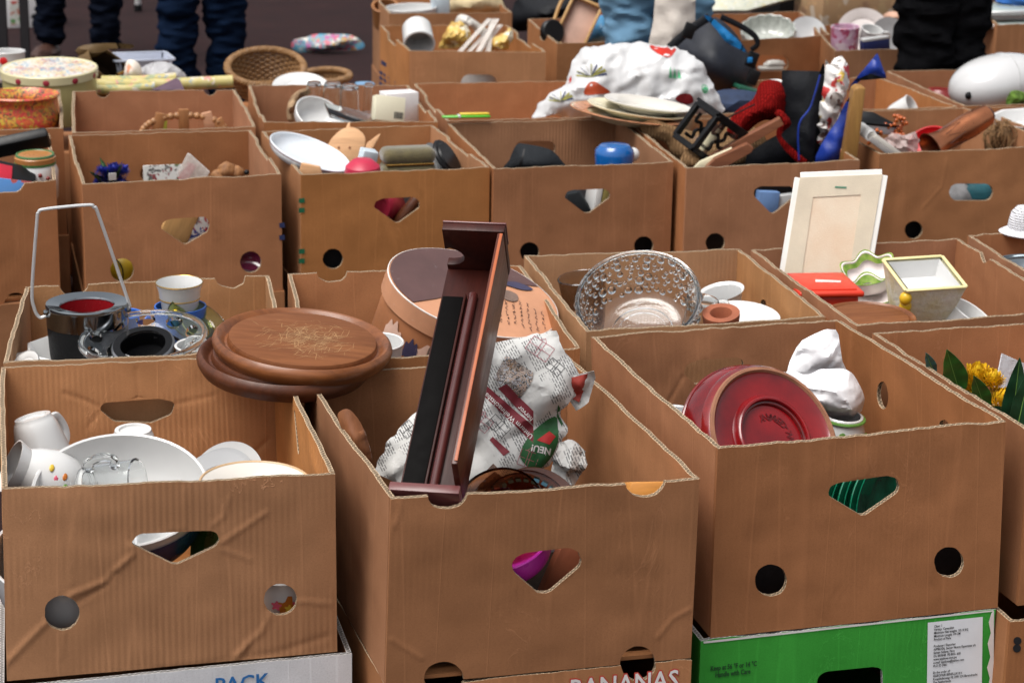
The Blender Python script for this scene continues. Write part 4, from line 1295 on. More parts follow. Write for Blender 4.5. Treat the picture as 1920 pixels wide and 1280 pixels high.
# ---- glass bowl with bubbles
t = thing('glass_bowl', 'big clear glass bowl covered in raised bubbles, tilted up', 'bowl', P(1196, 560, Y=.78), NZ(upc(36, -14), 0))
br_ = .098
part(t, 'bowl', bowl_vf(br_, .085, .52, .004, p=.6), CLEAR)
part(t, 'rim', tube([(br_ * cos(a), br_ * sin(a), .001) for a in np.linspace(0, 2 * pi, 80, endpoint=False)], .0032, 8, True), CLEAR)
rr = random.Random(5)
base_b = ico(2, 1)
placed = []
for i in range(3500):
    if len(placed) >= 240: break
    tt = rr.uniform(.28, .96)
    a = rr.uniform(0, 2 * pi)
    s_ = rr.choice([.0035, .0045, .0055, .0068, .0080]) 
    q = .52 * br_ + .48 * br_ * sin(tt * pi / 2) ** .6
    z = -.085 + .085 * (1 - cos(tt * pi / 2))
    c = Vector((q * cos(a), q * sin(a), z))
    if any((c - d).length < (s_ + e) * 1.05 for d, e in placed): continue
    placed.append((c, s_))
bm_ = bpy.data.meshes.new('bubble')
bm_.from_pydata([tuple(p) for p in base_b[0]], [], base_b[1])
bm_.materials.append(CLEAR)
bm_.polygons.foreach_set('use_smooth', [True] * len(bm_.polygons))
for c, s_ in placed:
    nrm = Vector((c.x, c.y, -.03)).normalized()
    o = part(t, 'bubble', bm_, CLEAR)
    M = NZ(nrm).to_4x4() @ Matrix.Diagonal((s_, s_, s_ * .75, 1))
    M.translation = c + nrm * .001
    o.matrix_local = M
t = thing('glass_tumbler', 'smoky glass tumbler behind the bubbled bowl', 'glass', P(1090, 520, Y=.98), NZ(upc(8, -60)))
part(t, 'body', cup_body(.040, .028, .09, .002), SMOKE)
t = thing('glass_mug', 'glass mug with handle at the edge of the bubbled bowl', 'mug', P(1318, 560, Y=.80), NZ(upc(10, 60)))
part(t, 'body', cup_body(.026, .024, .06, .002), CLEAR)
part(t, 'handle', ear(.026, .06, .02, .003, .1, .8), CLEAR)
t = thing('jug', 'white milk jug with slanted lip behind the white plate', 'jug', P(1352, 548, Y=.98), NZ(upc(16, -50)))
part(t, 'body', lathe([(0, -.07), (.030, -.07), (.028, -.03), (.034, .0), (.037, .002), (.032, -.002), (.026, -.03), (.027, -.064), (0, -.064)], 44, 1.1, 1), CERAM)
plate('white plate leaning on the side of the bubbled bowl carton', (1395, 590), .84, .060, upc(8, 20), CERAM, .014)
solo('flower_pot', 'small terracotta pot lying beside the bubbled bowl', 'pot', lathe([(.012, -.03), (.026, -.03), (.030, .0), (.030, .006), (.018, .006), (.014, -.004), (.012, -.02), (.008, -.03)], 40), mat('terracotta', (0.34, 0.10, 0.045), .7, .12, 20, bump=.2), P(1352, 592, Y=.74), NZ(upc(16, -20)))
solo('enamel_dish', 'white enamel dish with navy rim behind the slot of the red dish carton', 'dish', join(mi(bowl_vf(.058, .035, .6), 0), mi(tube([(.058 * cos(a), .058 * sin(a), .001) for a in np.linspace(0, 2 * pi, 48, endpoint=False)], .002, 6, True), 1)), [CERAM, NAVYG], P(1335, 700, Y=.72), NZ(upc(10)))

# ---- canvas, red box, leaf dishes and planter
q, o, M = plane_px([(1475, 512), (1500, 333), (1655, 327), (1630, 500)], 1.06, n=(CH * cos(rad(14)) + ZV * sin(rad(14)) + RH * -.12).normalized())
q[0] = (q[0][0] - .012, q[0][1] - .07)
q[3] = (q[3][0] - .012, q[3][1] - .07)
t = thing('canvas_frame', 'stretched canvas seen from the back with pale wooden frame', 'canvas', o, M)
CANV = mat('primed_canvas', (0.70, 0.60, 0.47), .8, .08, 10, c2=(.66, .50, .36), bump=.25, bscale=500)
PALEW = wood('pale_stretcher_wood', (0.50, 0.44, 0.31), (0.60, 0.55, 0.42), .7, 'Y', .6)
def lerp2(k):
    c = (sum(p[0] for p in q) / 4, sum(p[1] for p in q) / 4)
    return [(c[0] + (p[0] - c[0]) * k[0], c[1] + (p[1] - c[1]) * k[1]) for p in q]
part(t, 'canvas', xf(prism(q, .003), (0, 0, -.002)), CANV)
inn = lerp2((.58, .70))
for i in range(4):
    a, b, c, d = q[i], q[(i + 1) % 4], inn[(i + 1) % 4], inn[i]
    part(t, 'stretcher_bar', xf(prism([a, b, c, d], .0012, 0), (0, 0, .0012)), mat('folded_canvas', (.66, .58, .45), .8, .08, 14, bump=.2, bscale=400))
for i in range(4):
    a, b = Vector((*q[i], .004)), Vector((*q[(i + 1) % 4], .004))
    part(t, 'edge', bar(a * .99 - Vector((0, 0, .006)), b * .99 - Vector((0, 0, .006)), .020, .005, .001), mat('white_gesso_edge', (.82, .81, .77), .7, .05))
part(t, 'stamp', xf(rbox(.02, .003, .0006, 0), ((q[1][0] + q[2][0]) / 2, (q[1][1] + q[2][1]) / 2 - .020, .0030)), mat('green_stamp', (.08, .25, .16), .7))
t = thing('storage_box', 'red plastic storage box with worn white label', 'box', P(1540, 548, Y=.90), eul(0, 0, -6))
REDP = mat('red_plastic', (0.62, 0.035, 0.012), .38, .06)
part(t, 'body', rbox(.098, .12, .06, .006, 3), REDP, loc=(0, 0, -.02))
part(t, 'lid', rbox(.112, .135, .010, .004, 3), REDP, loc=(0, 0, .013))
part(t, 'lid_inset', rbox(.092, .112, .004, .0018, 2), REDP, loc=(0, 0, .0185))
part(t, 'label', prism([(-.022, -.010), (.020, -.016), (.024, -.004), (.0, .002), (-.018, .006)], .0006), WHITEWORN, False, loc=(.008, .0, .0206))
LEAFG = mat('leaf_rim_glaze', (0.10, 0.22, 0.02), .3, .25, 60, c2=(.35, .45, .1))
for i, (x, y, Yd, r_, tl) in enumerate(((1628, 505, .95, .047, 26), (1632, 545, .90, .055, 16))):
    t = thing('leaf_dish', ('upper' if i == 0 else 'lower') + ' white dish with ruffled green rim beside the planter', 'dish', P(x, y, Y=Yd), NZ(upc(tl, -35)), 'ruffled green rim dishes')
    def ruf(V, a=.10): return [Vector((p.x * (1 + a * sin(6 * math.atan2(p.y, p.x)) * (p.xy.length / r_) ** 2), p.y * (1 + a * sin(6 * math.atan2(p.y, p.x)) * (p.xy.length / r_) ** 2), p.z + .004 * sin(6 * math.atan2(p.y, p.x)) * (p.xy.length / r_) ** 2)) for p in V]
    b = bowl_vf(r_, .034, .4, .004)
    part(t, 'dish', (ruf(b[0]), b[1]), mat('pink_white_glaze', (.78, .70, .68), .2, .05))
    g = lathe([(r_ * .80, -.0125), (r_ * .9, -.005), (r_ * .97, .0015), (r_ * 1.004, .0008)], 64)
    part(t, 'green_rim', (ruf([Vector((p.x, p.y, p.z + .001)) for p in g[0]]), g[1]), LEAFG)
# square tapering planter lying tilted
t = thing('planter', 'square yellow and white tapering planter with moulded lemons', 'planter', P(1733, 513, Y=.80), NZ(upc(15, 8), 0))
PLW = mat('textured_yellow_white_glaze', (0.82, 0.80, 0.70), .55, .1, 26, c2=(.70, .62, .30), bump=.9, bscale=90)
PLY = mat('yellow_rim_glaze', (0.76, 0.67, 0.34), .4, .06)
a_, b_, hh = .053, .036, .085
def sq(s, z): return [Vector((s, s, z)), Vector((-s, s, z)), Vector((-s, -s, z)), Vector((s, -s, z))]
V = sq(b_, -hh) + sq(a_, 0) + sq(a_ - .007, 0) + sq(b_ - .006, -hh + .006)
for i in range(4):
    j = (i + 1) % 4
    part(t, 'wall', ([V[i], V[j], V[4 + j], V[4 + i], V[12 + i], V[12 + j], V[8 + j], V[8 + i]], [[1, 0, 3, 2], [4, 5, 6, 7], [0, 1, 5, 4], [1, 2, 6, 5], [3, 0, 4, 7]]), PLW if i != 9 else PLY, False)
    part(t, 'rim', bar(V[4 + i] * 1.0 + Vector((0, 0, .001)), V[4 + j] + Vector((0, 0, .001)), .0065, .004, .0015), PLY)
part(t, 'inside', ([p + Vector((0, 0, .0005)) for p in sq(a_ - .0075, -.001)] + [p for p in sq(a_ - .014, -hh * .34)], [[0, 1, 5, 4], [1, 2, 6, 5], [2, 3, 7, 6], [3, 0, 4, 7], [4, 5, 6, 7]]), CERAM, False)
part(t, 'base', (sq(b_, -hh - .001) + sq(b_, -hh + .006), [[3, 2, 1, 0], [4, 5, 6, 7]]), PLW, False)
for i in range(4):
    k = .18 + i * .2
    c = V[6].lerp(V[2], k)
    part(t, 'moulded_lemon', xf(ico(2, .0105), c, s=(1, 1, 1.15)), mat('lemon_glaze', (.72, .44, .02), .35, .08, 30))
board('round wooden board lying under the square planter', (1630, 592), .72, .078, upc(3), 0, BW, BWS, .018)
cup('white mug tipped behind the square planter, handle outward', (1822, 585), .78, upc(30, 70), -30, .040, .034, .07, out=.028)
# ---- lace, silver dish in the edge carton
t = thing('lace_doily', 'white crocheted lace cap hanging over the carton rim', 'lace', P(1918, 420, Y=1.165), NZ(upc(4)))
LACE = weave('white_crochet', (.82, .82, .83), (.62, .62, .66), 420, bump=1.0)
part(t, 'crown', lathe([(0, .036), (.014, .033), (.023, .022), (.026, .006), (.027, -.006)], 40, wob=.02), LACE)
part(t, 'brim', lathe([(.026, -.006), (.036, -.012), (.041, -.015), (.039, -.018), (.026, -.011)], 40, wob=.05), LACE)
solo('metal_dish', 'shiny metal dish inside the edge carton', 'dish', bowl_vf(.07, .03), CHROME, P(1935, 500, Y=1.0), NZ(upc(5)))

# ---- mahogany wall shelf standing in the newspaper carton
MAHO = wood('mahogany_outer', (0.040, 0.009, 0.005), (0.12, 0.028, 0.014), .9, 'Z', .35, 0, .15, .3)
MAH = wood('mahogany', (0.016, 0.0035, 0.0025), (0.058, 0.011, 0.007), .9, 'Z', .42, 0, .05, .2)
MAHL = wood('mahogany_lit_worn_edge', (0.34, 0.08, 0.03), (0.44, 0.13, 0.05), .9, 'Z', .4)  # light on the worn front edge painted in as orange
MAHP = wood('mahogany_end_grain', (0.10, 0.028, 0.028), (0.17, 0.055, 0.052), .9, 'X', .35, 0, .3)
pb = P(800, 925, Y=-.012)
pt = P(893, 480, Y=.30)
a_ = (pt - pb)
LS = a_.length
a_.normalize()
n0 = (CH * 1.0 + ZV * .6)
n0 = (n0 - a_ * n0.dot(a_)).normalized()
r0 = n0.cross(a_) * -1
r0 = a_.cross(n0) * -1 if a_.cross(n0).dot(RH) < 0 else a_.cross(n0)
ph = rad(9)
nn_ = (n0 * cos(ph) - r0 * sin(ph)).normalized()
rr_ = (r0 * cos(ph) + n0 * sin(ph)).normalized()
Ms = Matrix((rr_, nn_, a_)).transposed()          # x across, y outward to the viewer, z along
t = thing('wall_shelf', 'dark mahogany wall shelf standing slanted out of the newspaper carton', 'shelf', pb - nn_ * .02, Ms)
wS, dS, LL = .080, .074, LS * .985
def bx(x0, x1, y0, y1, z0, z1, b=.0015): return xf(rbox(x1 - x0, y1 - y0, z1 - z0, b, 2), ((x0 + x1) / 2, (y0 + y1) / 2, (z0 + z1) / 2))
x0 = -wS / 2
part(t, 'back_board', bx(x0, x0 + wS - .006, -.008, 0, 0.0, LL), MAH)
part(t, 'side_board', bx(x0 + wS - .0055, x0 + wS + .0025, -.008, dS, .006, LL - .002), MAHO)
part(t, 'worn_edge', bx(x0 + wS - .0022, x0 + wS + .0020, dS + .0002, dS + .0016, .010, LL - .004, .0006), MAHL)
part(t, 'black_strip', bx(x0 + .003, x0 + .031, .0005, .006, .012, LL - .055), mat('black_lacquer', (.003, .0025, .0025), .6, .1, spec=.05))
part(t, 'strip_frame', bx(x0 + .0315, x0 + .035, .0005, .009, .012, LL - .052), MAH)
part(t, 'moulding', xf(tube([(0, 0, .010), (0, 0, LL - .05)], .0062, 14), (x0 + .043, .004, 0)), mat('polished_moulding', (.075, .018, .016), .16, .1, coat=.6))
prof = [(0, dS), (0, .036), (.007, .039), (.014, .036), (.021, .031), (.025, .024), (.024, .016), (.017, .010), (.008, .008), (0, .008), (0, -.008), (wS + .003, -.008), (wS + .003, dS)]
def endplate(z, h): 
    v = prism([(p[0] + x0, p[1]) for p in prof], h, .0012)
    return xf(v, (0, 0, z))
part(t, 'end_plate', endplate(LL, .013), MAH)
part(t, 'end_cap', bx(x0 - .001, x0 + wS + .004, .036, dS + .001, LL + .0135, LL + .0165, .001), MAHP)
part(t, 'end_plate', bx(x0 - .003, x0 + wS + .004, -.006, dS * .55, -.013, .0), MAHP)

# ---- crumpled newspaper
def newsprint():
    k = NT('newsprint')
    v = k.coord('Object', rot=(0, 0, rad(62)))
    def col_text(vv, w, h):
        b = k.n('TexBrick')
        b.offset = .37
        b.inputs['Scale'].default_value = 1
        b.inputs['Brick Width'].default_value = w
        b.inputs['Row Height'].default_value = h
        b.inputs['Mortar Size'].default_value = h * .30
        b.inputs['Mortar Smooth'].default_value = .3
        b.inputs['Color1'].default_value = (0.06, 0.06, 0.065, 1)
        b.inputs['Color2'].default_value = (0.20, 0.20, 0.205, 1)
        b.inputs['Mortar'].default_value = (0.56, 0.555, 0.54, 1)
        k.l(vv, b.inputs['Vector'])
        return b.outputs[0]
    paper = (0.56, 0.555, 0.54)
    c1 = col_text(v, .0085, .0034)
    colm = k.n('TexBrick')
    colm.inputs['Scale'].default_value = 1
    colm.inputs['Brick Width'].default_value = .052
    colm.inputs['Row Height'].default_value = .036
    colm.inputs['Mortar Size'].default_value = .0032
    colm.inputs['Color1'].default_value = (0, 0, 0, 1)
    colm.inputs['Color2'].default_value = (1, 1, 1, 1)
    colm.inputs['Mortar'].default_value = (1, 1, 1, 1)
    k.l(v, colm.inputs['Vector'])
    msk = k.ramp(colm.outputs[0], [(0.40, 1.0), (0.45, 0.0)])
    msk.node.color_ramp.interpolation = 'LINEAR'
    gap = k.ramp(k.noise(v, 22, 2), [(0.54, 1.0), (0.58, 0.0)])
    col = k.mix(k.mathn('MULTIPLY', gap, .92), paper, c1)
    col = k.mix(k.ramp(colm.outputs['Fac'], [(.4, 0.0), (.6, 1.0)]), col, paper)
    col = k.mix(k.mathn('MULTIPLY', k.noise(v, 30, 4), .22), col, (.5, .49, .46))
    k.set(Base_Color=col, Roughness=.85, Normal=k.bump(k.noise(v, 70, 5, .6, .8), .35, .004))
    return k.m
NEWS = newsprint()
PAPER = mat('plain_newsprint', (0.52, 0.515, 0.50), .85, .06, 20, bump=.4, bscale=50)
poly = [(703, 884), (722, 838), (760, 790), (812, 742), (862, 690), (905, 650), (960, 634), (1040, 621), (1062, 660), (1086, 700), (1075, 742), (1050, 770), (1062, 800), (1045, 850), (1010, 892), (960, 915), (880, 930), (780, 930)]
body, o, M = soft_px(poly, .34, .020, .0042, .02, folds2(3, .085, .020, 6), n=(CH * .9 + ZV * .35).normalized(), sm=0, back=.3, rag=.005, sheet=True)
NP = thing('newspaper', 'crumpled German newspaper with green advertisement in the shelf carton', 'newspaper', o, M)
part(NP, 'sheet', body, NEWS, ang=25)
nrm = M.col[2]
Mi_ = M.transposed()
def npx(pts): 
    return [tuple((Mi_ @ (hit(x, y, o, nrm) - o)).xy) for x, y in pts]
def nprint(pts, m, nm='print_patch', off=.0009, sm=0):
    q = npx(pts)
    part(NP, nm, conform(patch(smoothpoly(q, sm) if sm else q, .004), body, off), m)
MAROON = mat('maroon_print', (0.20, 0.018, 0.030), .7, .1)
GREENP = mat('fir_green_print', (0.018, 0.12, 0.032), .7, .2, 40)
nprint([(868, 706), (884, 700), (1000, 800), (1000, 832)], MAROON)
nprint([(934, 730), (950, 722), (1000, 772), (1000, 798)], MAROON, off=.0011)
nprint([(1000, 808), (1040, 780), (1046, 800), (1046, 830), (1030, 862), (1004, 884), (985, 872), (975, 850)], GREENP, sm=3)
nprint([(1046, 760), (1058, 775), (1064, 800), (1054, 800), (1044, 780)], GREENP)
nprint([(1006, 826), (1030, 808), (1042, 818), (1030, 834)], mat('red_print', (.48, .02, .02), .7), off=.0014)
nprint([(918, 826), (924, 820), (956, 848), (944, 856)], MAROON, off=.0011)
PHOTO = spots('newspaper_photo', (.35, .30, .27), [(.03, .03, .035), (.55, .40, .32), (.14, .10, .09), (.45, .47, .52), (.03, .03, .03), (.30, .18, .10)], 130, .75, .6)
nprint([(948, 668), (1000, 700), (998, 716), (975, 748), (958, 738), (926, 712)], PHOTO, 'photo')
nprint([(885, 915), (905, 890), (925, 870), (945, 890), (938, 918)], spots('brown_photo', (.10, .045, .03), [(.16, .07, .04), (.06, .03, .02), (.2, .1, .05)], 90, .7), 'photo')
def ntext(s, p0, p1, size, m, bold=.01, off=.0018):
    (ax, ay), (bx_, by) = npx([p0, p1])
    an = math.atan2(by - ay, bx_ - ax)
    vf = textvf(s, size, bold)
    V = [Vector((ax + p.x * cos(an) - p.y * sin(an), ay + p.x * sin(an) + p.y * cos(an), 0)) for p in vf[0]]
    part(NP, 'headline', conform((V, vf[1]), body, off), m, False)
ntext('Unterm Weihnachtsbaum', (1000, 818), (873, 700), .0095, INK_WHITE)
ntext('hervor', (1000, 786), (942, 727), .0095, INK_WHITE)
ntext('NEU!', (1034, 842), (1004, 836), .0125, INK_WHITE, .03)
# printed outline drawings of parcels
PEN = mat('pink_line_print', (.42, .12, .15), .7)
rr = random.Random(9)
for (cx, cy, w_, h_, an, m) in ((1012, 655, 46, 30, 35, PEN), (1040, 690, 30, 22, 40, INK_BLACK), (900, 790, 44, 26, 38, PEN), (935, 800, 40, 24, 45, INK_BLACK), (990, 862, 34, 30, 20, PEN), (765, 805, 26, 26, -40, INK_BLACK), (872, 830, 24, 24, 40, INK_BLACK)):
    ls = []
    for (ax, ay, bx_, by) in ((-1, -1, 1, -1), (1, -1, 1, 1), (1, 1, -1, 1), (-1, 1, -1, -1), (-.15, -1, -.15, 1), (.15, -1, .15, 1), (-1, 0, 1, 0), (-.4, -1, -.1, -1.5), (-.1, -1.5, .2, -1)):
        ca, sa = cos(rad(an)), sin(rad(an))
        q = []
        for k in range(13):
            u = ax + (bx_ - ax) * k / 12
            v = ay + (by - ay) * k / 12
            q.append((cx + (u * w_ * ca - v * h_ * sa) * .5, cy + (u * w_ * sa + v * h_ * ca) * .5))
        pl = npx(q)
        V = []
        for k, (x, y) in enumerate(pl):
            j = min(k + 1, 12)
            i_ = max(k - 1, 0)
            d = Vector((pl[j][0] - pl[i_][0], pl[j][1] - pl[i_][1])).normalized()
            V += [Vector((x - d.y * .00035, y + d.x * .00035, 0)), Vector((x + d.y * .00035, y - d.x * .00035, 0))]
        ls.append((V, [[2 * k, 2 * k + 1, 2 * k + 3, 2 * k + 2] for k in range(12)]))
    part(NP, 'line_drawing', conform(join(*ls)[:2], body, .0010), m, False)
# torn corner of the paper with a red panel
b2, o2, M2 = soft_px([(1058, 706), (1086, 700), (1114, 695), (1117, 712), (1104, 752), (1080, 770), (1062, 742)], .33, .006, .004, .02, folds2(6, .05, .014), sm=0, sheet=True)
part(NP, 'turned_corner', ([Mi_ @ (M2 @ p + o2 - o) for p in b2[0]], b2[1]), PAPER, ang=25)
b3, o3, M3 = soft_px([(1066, 707), (1102, 701), (1100, 724), (1086, 755), (1073, 748)], .326, .006, .004, .02, folds2(6, .05, .014), sm=0, sheet=True)
part(NP, 'red_panel', ([Mi_ @ (M3 @ p + o3 - o) for p in b3[0]], b3[1]), mat('brick_red_print', (.33, .035, .022), .7))
b4, o4, M4 = soft_px([(1040, 842), (1062, 822), (1085, 835), (1102, 870), (1094, 892), (1060, 905), (1046, 918), (1030, 900)], .26, .012, .0035, .02, folds2(12, .04, .022, 6), sm=0, rag=.008, sheet=True)
solo('crumpled_paper', 'small crumpled scrap of white newspaper below the larger sheet', 'paper', b4, [NEWS], o4, M4, ang=25)
# ---- other things in that carton
b, o_, M_ = soft_px([(633, 782), (640, 769), (656, 768), (676, 792), (692, 832), (700, 880), (696, 925), (672, 925), (668, 870), (648, 822)], .22, .016, .005, .02, sm=3)
solo('wooden_hoop', 'curved brown wooden hoop leaning in the shelf carton', 'hoop', b, wood('hoop_wood', (.16, .055, .022), (.30, .12, .05), 1, 'Y', .45), o_, M_)
t = thing('glass_plate', 'dark amber glass plate at the front of the shelf carton', 'plate', P(935, 962, Y=.075), NZ(upc(52, -20)))
part(t, 'dish', plate_vf(.062, .014), AMBER)
t = thing('glass_plate', 'brown glass plate with teal squares beside the amber one', 'plate', P(990, 958, Y=.115), NZ(upc(48, 15)))
part(t, 'dish', plate_vf(.058, .014), AMBER)
for a in range(40, 140, 14): part(t, 'teal_square', xf(rbox(.008, .008, .0012, .0003, 1), (.048 * cos(rad(a)), .048 * sin(rad(a)), -.0028), eul(0, 0, a)), mat('teal_enamel', (.02, .09, .13), .3))
solo('copper_plate', 'copper brown plate behind the amber glass plates', 'plate', plate_vf(.062, .012), mat('brown_glaze', (.10, .035, .02), .15, .1, coat=.5), P(1010, 955, Y=.155), NZ(upc(46, 25)))
solo('plastic_bowl', 'magenta plastic bowl tilted behind the hand hole', 'bowl', bowl_vf(.060, .045, .5), mat('magenta_plastic', (.58, .03, .42), .3, .05), P(945, 1006, Y=.030), NZ(upc(26, -30)))
solo('toy_block', 'orange wooden wedge in the front corner of the shelf carton', 'block', prism([(-.028, 0), (.03, 0), (.026, .018), (-.02, .02)], .05, .002), wood('orange_wood', (.50, .19, .035), (.60, .27, .06), .8, 'X', .5), P(1195, 932, Y=.02), eul(70, 0, 0))
solo('clay_brick', 'terracotta tile leaning behind the hand hole', 'tile', rbox(.05, .016, .16, .003), mat('terracotta', (0.34, 0.10, 0.045), .7, .12, 20, bump=.2), P(1060, 1075, Y=.06), eul(0, 24, 8))
solo('shade_filler_case', 'black flat case added to darken the holes of the shelf carton', 'case', rbox(.34, .46, .05, .004), BLACKP, Vector((-.02, .23, -.215)), eul(0, 0, 1))  # added black block, so the low front holes look unlit

# ---- red dish, tissue, jar in the carton on the green one
RED = mat('deep_red_glaze', (0.23, 0.005, 0.007), .18, .25, 10, c2=(.08, .002, .004), coat=.35)
REDK = mat('burnt_red_glaze', (0.06, 0.006, 0.006), .2, .2, 16, c2=(.25, .01, .01), coat=.6)
CLAY = mat('bare_clay_ring', (0.30, 0.13, 0.07), .7, .15, 60)
t = thing('casserole_dish', 'glossy red oval casserole dish standing on edge, underside outward', 'dish', P(1452, 818, Y=.265), NZ(upc(50, 28), 0))
e = 1.08
part(t, 'base', lathe([(0, -.006), (.036, -.006), (.0375, -.003), (.0385, .0005), (.041, .001), (.043, -.003), (.045, -.005), (.064, -.004), (.068, -.001)], 80, 1.0, e), RED)
part(t, 'inner_ring', tube([(.0395 * cos(a), .0395 * e * sin(a), .0008) for a in np.linspace(0, 2 * pi, 72, endpoint=False)], .0022, 8, True), RED)
part(t, 'ring_groove', tube([(.0368 * cos(a), .0368 * e * sin(a), -.0042) for a in np.linspace(0, 2 * pi, 72, endpoint=False)], .0022, 8, True), REDK)
part(t, 'clay_ring', lathe([(.0675, -.001), (.069, .002), (.0715, .002), (.073, -.001)], 80, 1, e), CLAY)
part(t, 'shoulder', lathe([(.0722, -.001), (.0765, -.005), (.0780, -.010), (.0768, -.013)], 80, 1, e), REDK)
part(t, 'wall', lathe([(.0768, -.012), (.080, -.016), (.085, -.024), (.087, -.036), (.0885, -.042), (.086, -.044), (.083, -.036), (.079, -.024), (.070, -.016), (0, -.012)], 80, 1, e), RED)
part(t, 'rim_line', tube([(.0874 * cos(a), .0874 * e * sin(a), -.038) for a in np.linspace(0, 2 * pi, 72, endpoint=False)], .0022, 8, True), REDK)
GER = mat('impressed_letters', (.10, .004, .005), .4)
for i, ch in enumerate('W.-GERMANY'):
    an = rad(12 + i * 11.5)
    vf = textvf(ch, .0105, .012, 'CENTER')
    q = Vector((.0255 * cos(an), .0255 * e * sin(an), -.0052))
    part(t, 'lettering', xf(vf, q, eul(0, 0, math.degrees(an) + 90)), GER, False)
t.scale = (1.36, 1.36, 1.3)
TISS = mat('white_tissue', (0.78, 0.78, 0.80), .6, .02, 20, bump=.3, bscale=40)
b, o_, M_ = soft_px([(1470, 706), (1480, 690), (1504, 700), (1540, 694), (1572, 690), (1596, 698), (1614, 726), (1622, 748), (1618, 772), (1600, 782), (1572, 786), (1548, 780), (1516, 756), (1482, 730)], .42, .042, .0038, .045, folds2(23, .06, .018, 6), sm=3, sheet=True)
TI = thing('tissue_wrap', 'white tissue paper wrapped around something beside the red dish', 'tissue', o_, M_)
part(TI, 'wrap', b, TISS, ang=30)
b2, o2, M2 = soft_px([(1474, 706), (1486, 668), (1506, 642), (1535, 627), (1566, 616), (1573, 640), (1579, 676), (1590, 706), (1560, 722), (1520, 718)], .445, .012, .0038, .02, folds2(27, .06, .014, 5), sm=2, sheet=True)
part(TI, 'standing_corner', ([M_.transposed() @ (M2 @ p + o2 - o_) for p in b2[0]], b2[1]), TISS, ang=30)
t = thing('jar', 'white ceramic jar with green leaves below the white tissue', 'jar', P(1582, 778, Y=.40), NZ(upc(6, 30)))
part(t, 'body', cup_body(.028, .033, .08, .003, bulge=.006), CERAM)
part(t, 'green_band', tube([(.030 * cos(a), .030 * sin(a), -.004) for a in np.linspace(0, 2 * pi, 48, endpoint=False)], .0035, 8, True, flat=.6), GREEN_D)
for a, z in ((-40, -.03), (-75, -.045), (-110, -.025)): part(t, 'painted_leaf', xf(ico(2, .009), (.0365 * cos(rad(a)), .0365 * sin(rad(a)), z), eul(0, 0, a), (.25, .8, 1.3)), GREEN_D)
t = thing('enamel_mug', 'grey enamel mug behind the left wall of the red dish carton', 'mug', P(1266, 770, Y=.34), NZ(upc(2)))
part(t, 'body', cup_body(.020, .018, .06, .0018), CERAMG)
part(t, 'rim', tube([(.0205 * cos(a), .0205 * sin(a), .0) for a in np.linspace(0, 2 * pi, 40, endpoint=False)], .0022, 8, True), STEEL)
GG = mat('green_marbled_glass', (0.006, 0.10, 0.05), .08, .3, 30, c2=(.01, .22, .12), coat=.7)
for i in range(6):
    c = P(1600 + i * 15, 950, Y=.145 + (i % 2) * .006)
    plate(('green marbled plate standing on edge behind the hand hole, number %s from the white ones' % ('one', 'two', 'three', 'four', 'five', 'six')[i]), (1606 + i * 12, 950), .15 + (i % 2) * .006, .072, upc(84, 44), GG, .012, group='green plates on edge')
for i in range(3): plate(('first', 'second', 'third')[i] + ' white plate on edge left of the green plates', (1548 + i * 14, 952), .15, .072, upc(84, 50), CERAM if i else CERAMG, .012, group='white plates on edge')
solo('dish', 'cream band of a dark green bowl behind the lower round hole', 'bowl', join(mi(bowl_vf(.05, .05), 0), mi(tube([(.0505 * cos(a), .0505 * sin(a), 0) for a in np.linspace(0, 2 * pi, 48, endpoint=False)], .004, 8, True), 1)), [GG, CREAM], P(1790, 1040, Y=.13), NZ(upc(40, -30)))
solo('tray', 'pale wooden tray leaning behind the left round hole of that carton', 'tray', rbox(.06, .02, .10, .002), wood('pale_stretcher_wood', (0.50, 0.44, 0.31), (0.60, 0.55, 0.42), .7, 'Y', .6), P(1450, 1120, Y=.17), eul(0, 50, 10))
solo('shade_filler_base', 'dark folded blanket added to darken the holes of the red dish carton', 'filler', rbox(.36, .44, .10, .02, 3), mat('shade_filler_wool', (.02, .018, .02), .95, .2, 40, spec=.1), Vector((.43, .31, -.185)), eul(0, 0, 4))  # added filler; its dark colour stands in for shade behind the holes

# ---- artificial flowers
LG = mat('leaf_green', (0.035, 0.13, 0.018), .38, .3, 30, c2=(.02, .07, .012))
LB = mat('bluish_leaf', (0.05, 0.13, 0.12), .5, .25, 30, c2=(.03, .09, .07))
LD = mat('dark_leaf', (0.012, 0.055, 0.022), .35, .25, 30)
VEIN = mat('leaf_vein', (.16, .30, .06), .5)
YP = mat('yellow_petal', (0.84, 0.56, 0.012), .6, .2, 140, c2=(.62, .28, .004))
def leaf_vf(L, W_, curl=.15, fold=.25, tw=0):
    def fn(u, v):
        s = u
        w_ = W_ * (sin(pi * min(1, s ** .75)) ** .85) * (1 - .15 * s) + .0008
        x = (v - .5) * w_
        z = abs(v - .5) * 2 * w_ * fold * .5 + curl * L * s * s + .002 * sin(s * 22) * abs(v - .5)
        return (x, s * L, z)
    return grid(fn, 18, 6, .0006)
def leafpart(T_, base, tip, W_, n, m, curl=.1, fold=.3):
    inv = T_.matrix_world.inverted()
    b0, t0 = inv @ base, inv @ tip
    y = (t0 - b0)
    L = y.length
    y.normalize()
    n = inv.to_3x3() @ n
    x = y.cross(n).normalized()
    z = x.cross(y)
    R_ = Matrix((x, y, z)).transposed()
    lf = part(T_, 'leaf', xf(leaf_vf(L, W_, curl, fold), b0, R_), m)
    vn = tube([R_ @ Vector((0, L * s, curl * L * s * s + .0008)) + b0 for s in np.linspace(.02, .95, 14)], [.0009 - .0006 * s for s in np.linspace(0, 1, 14)], 5)
    part(lf, 'midrib', vn, VEIN)
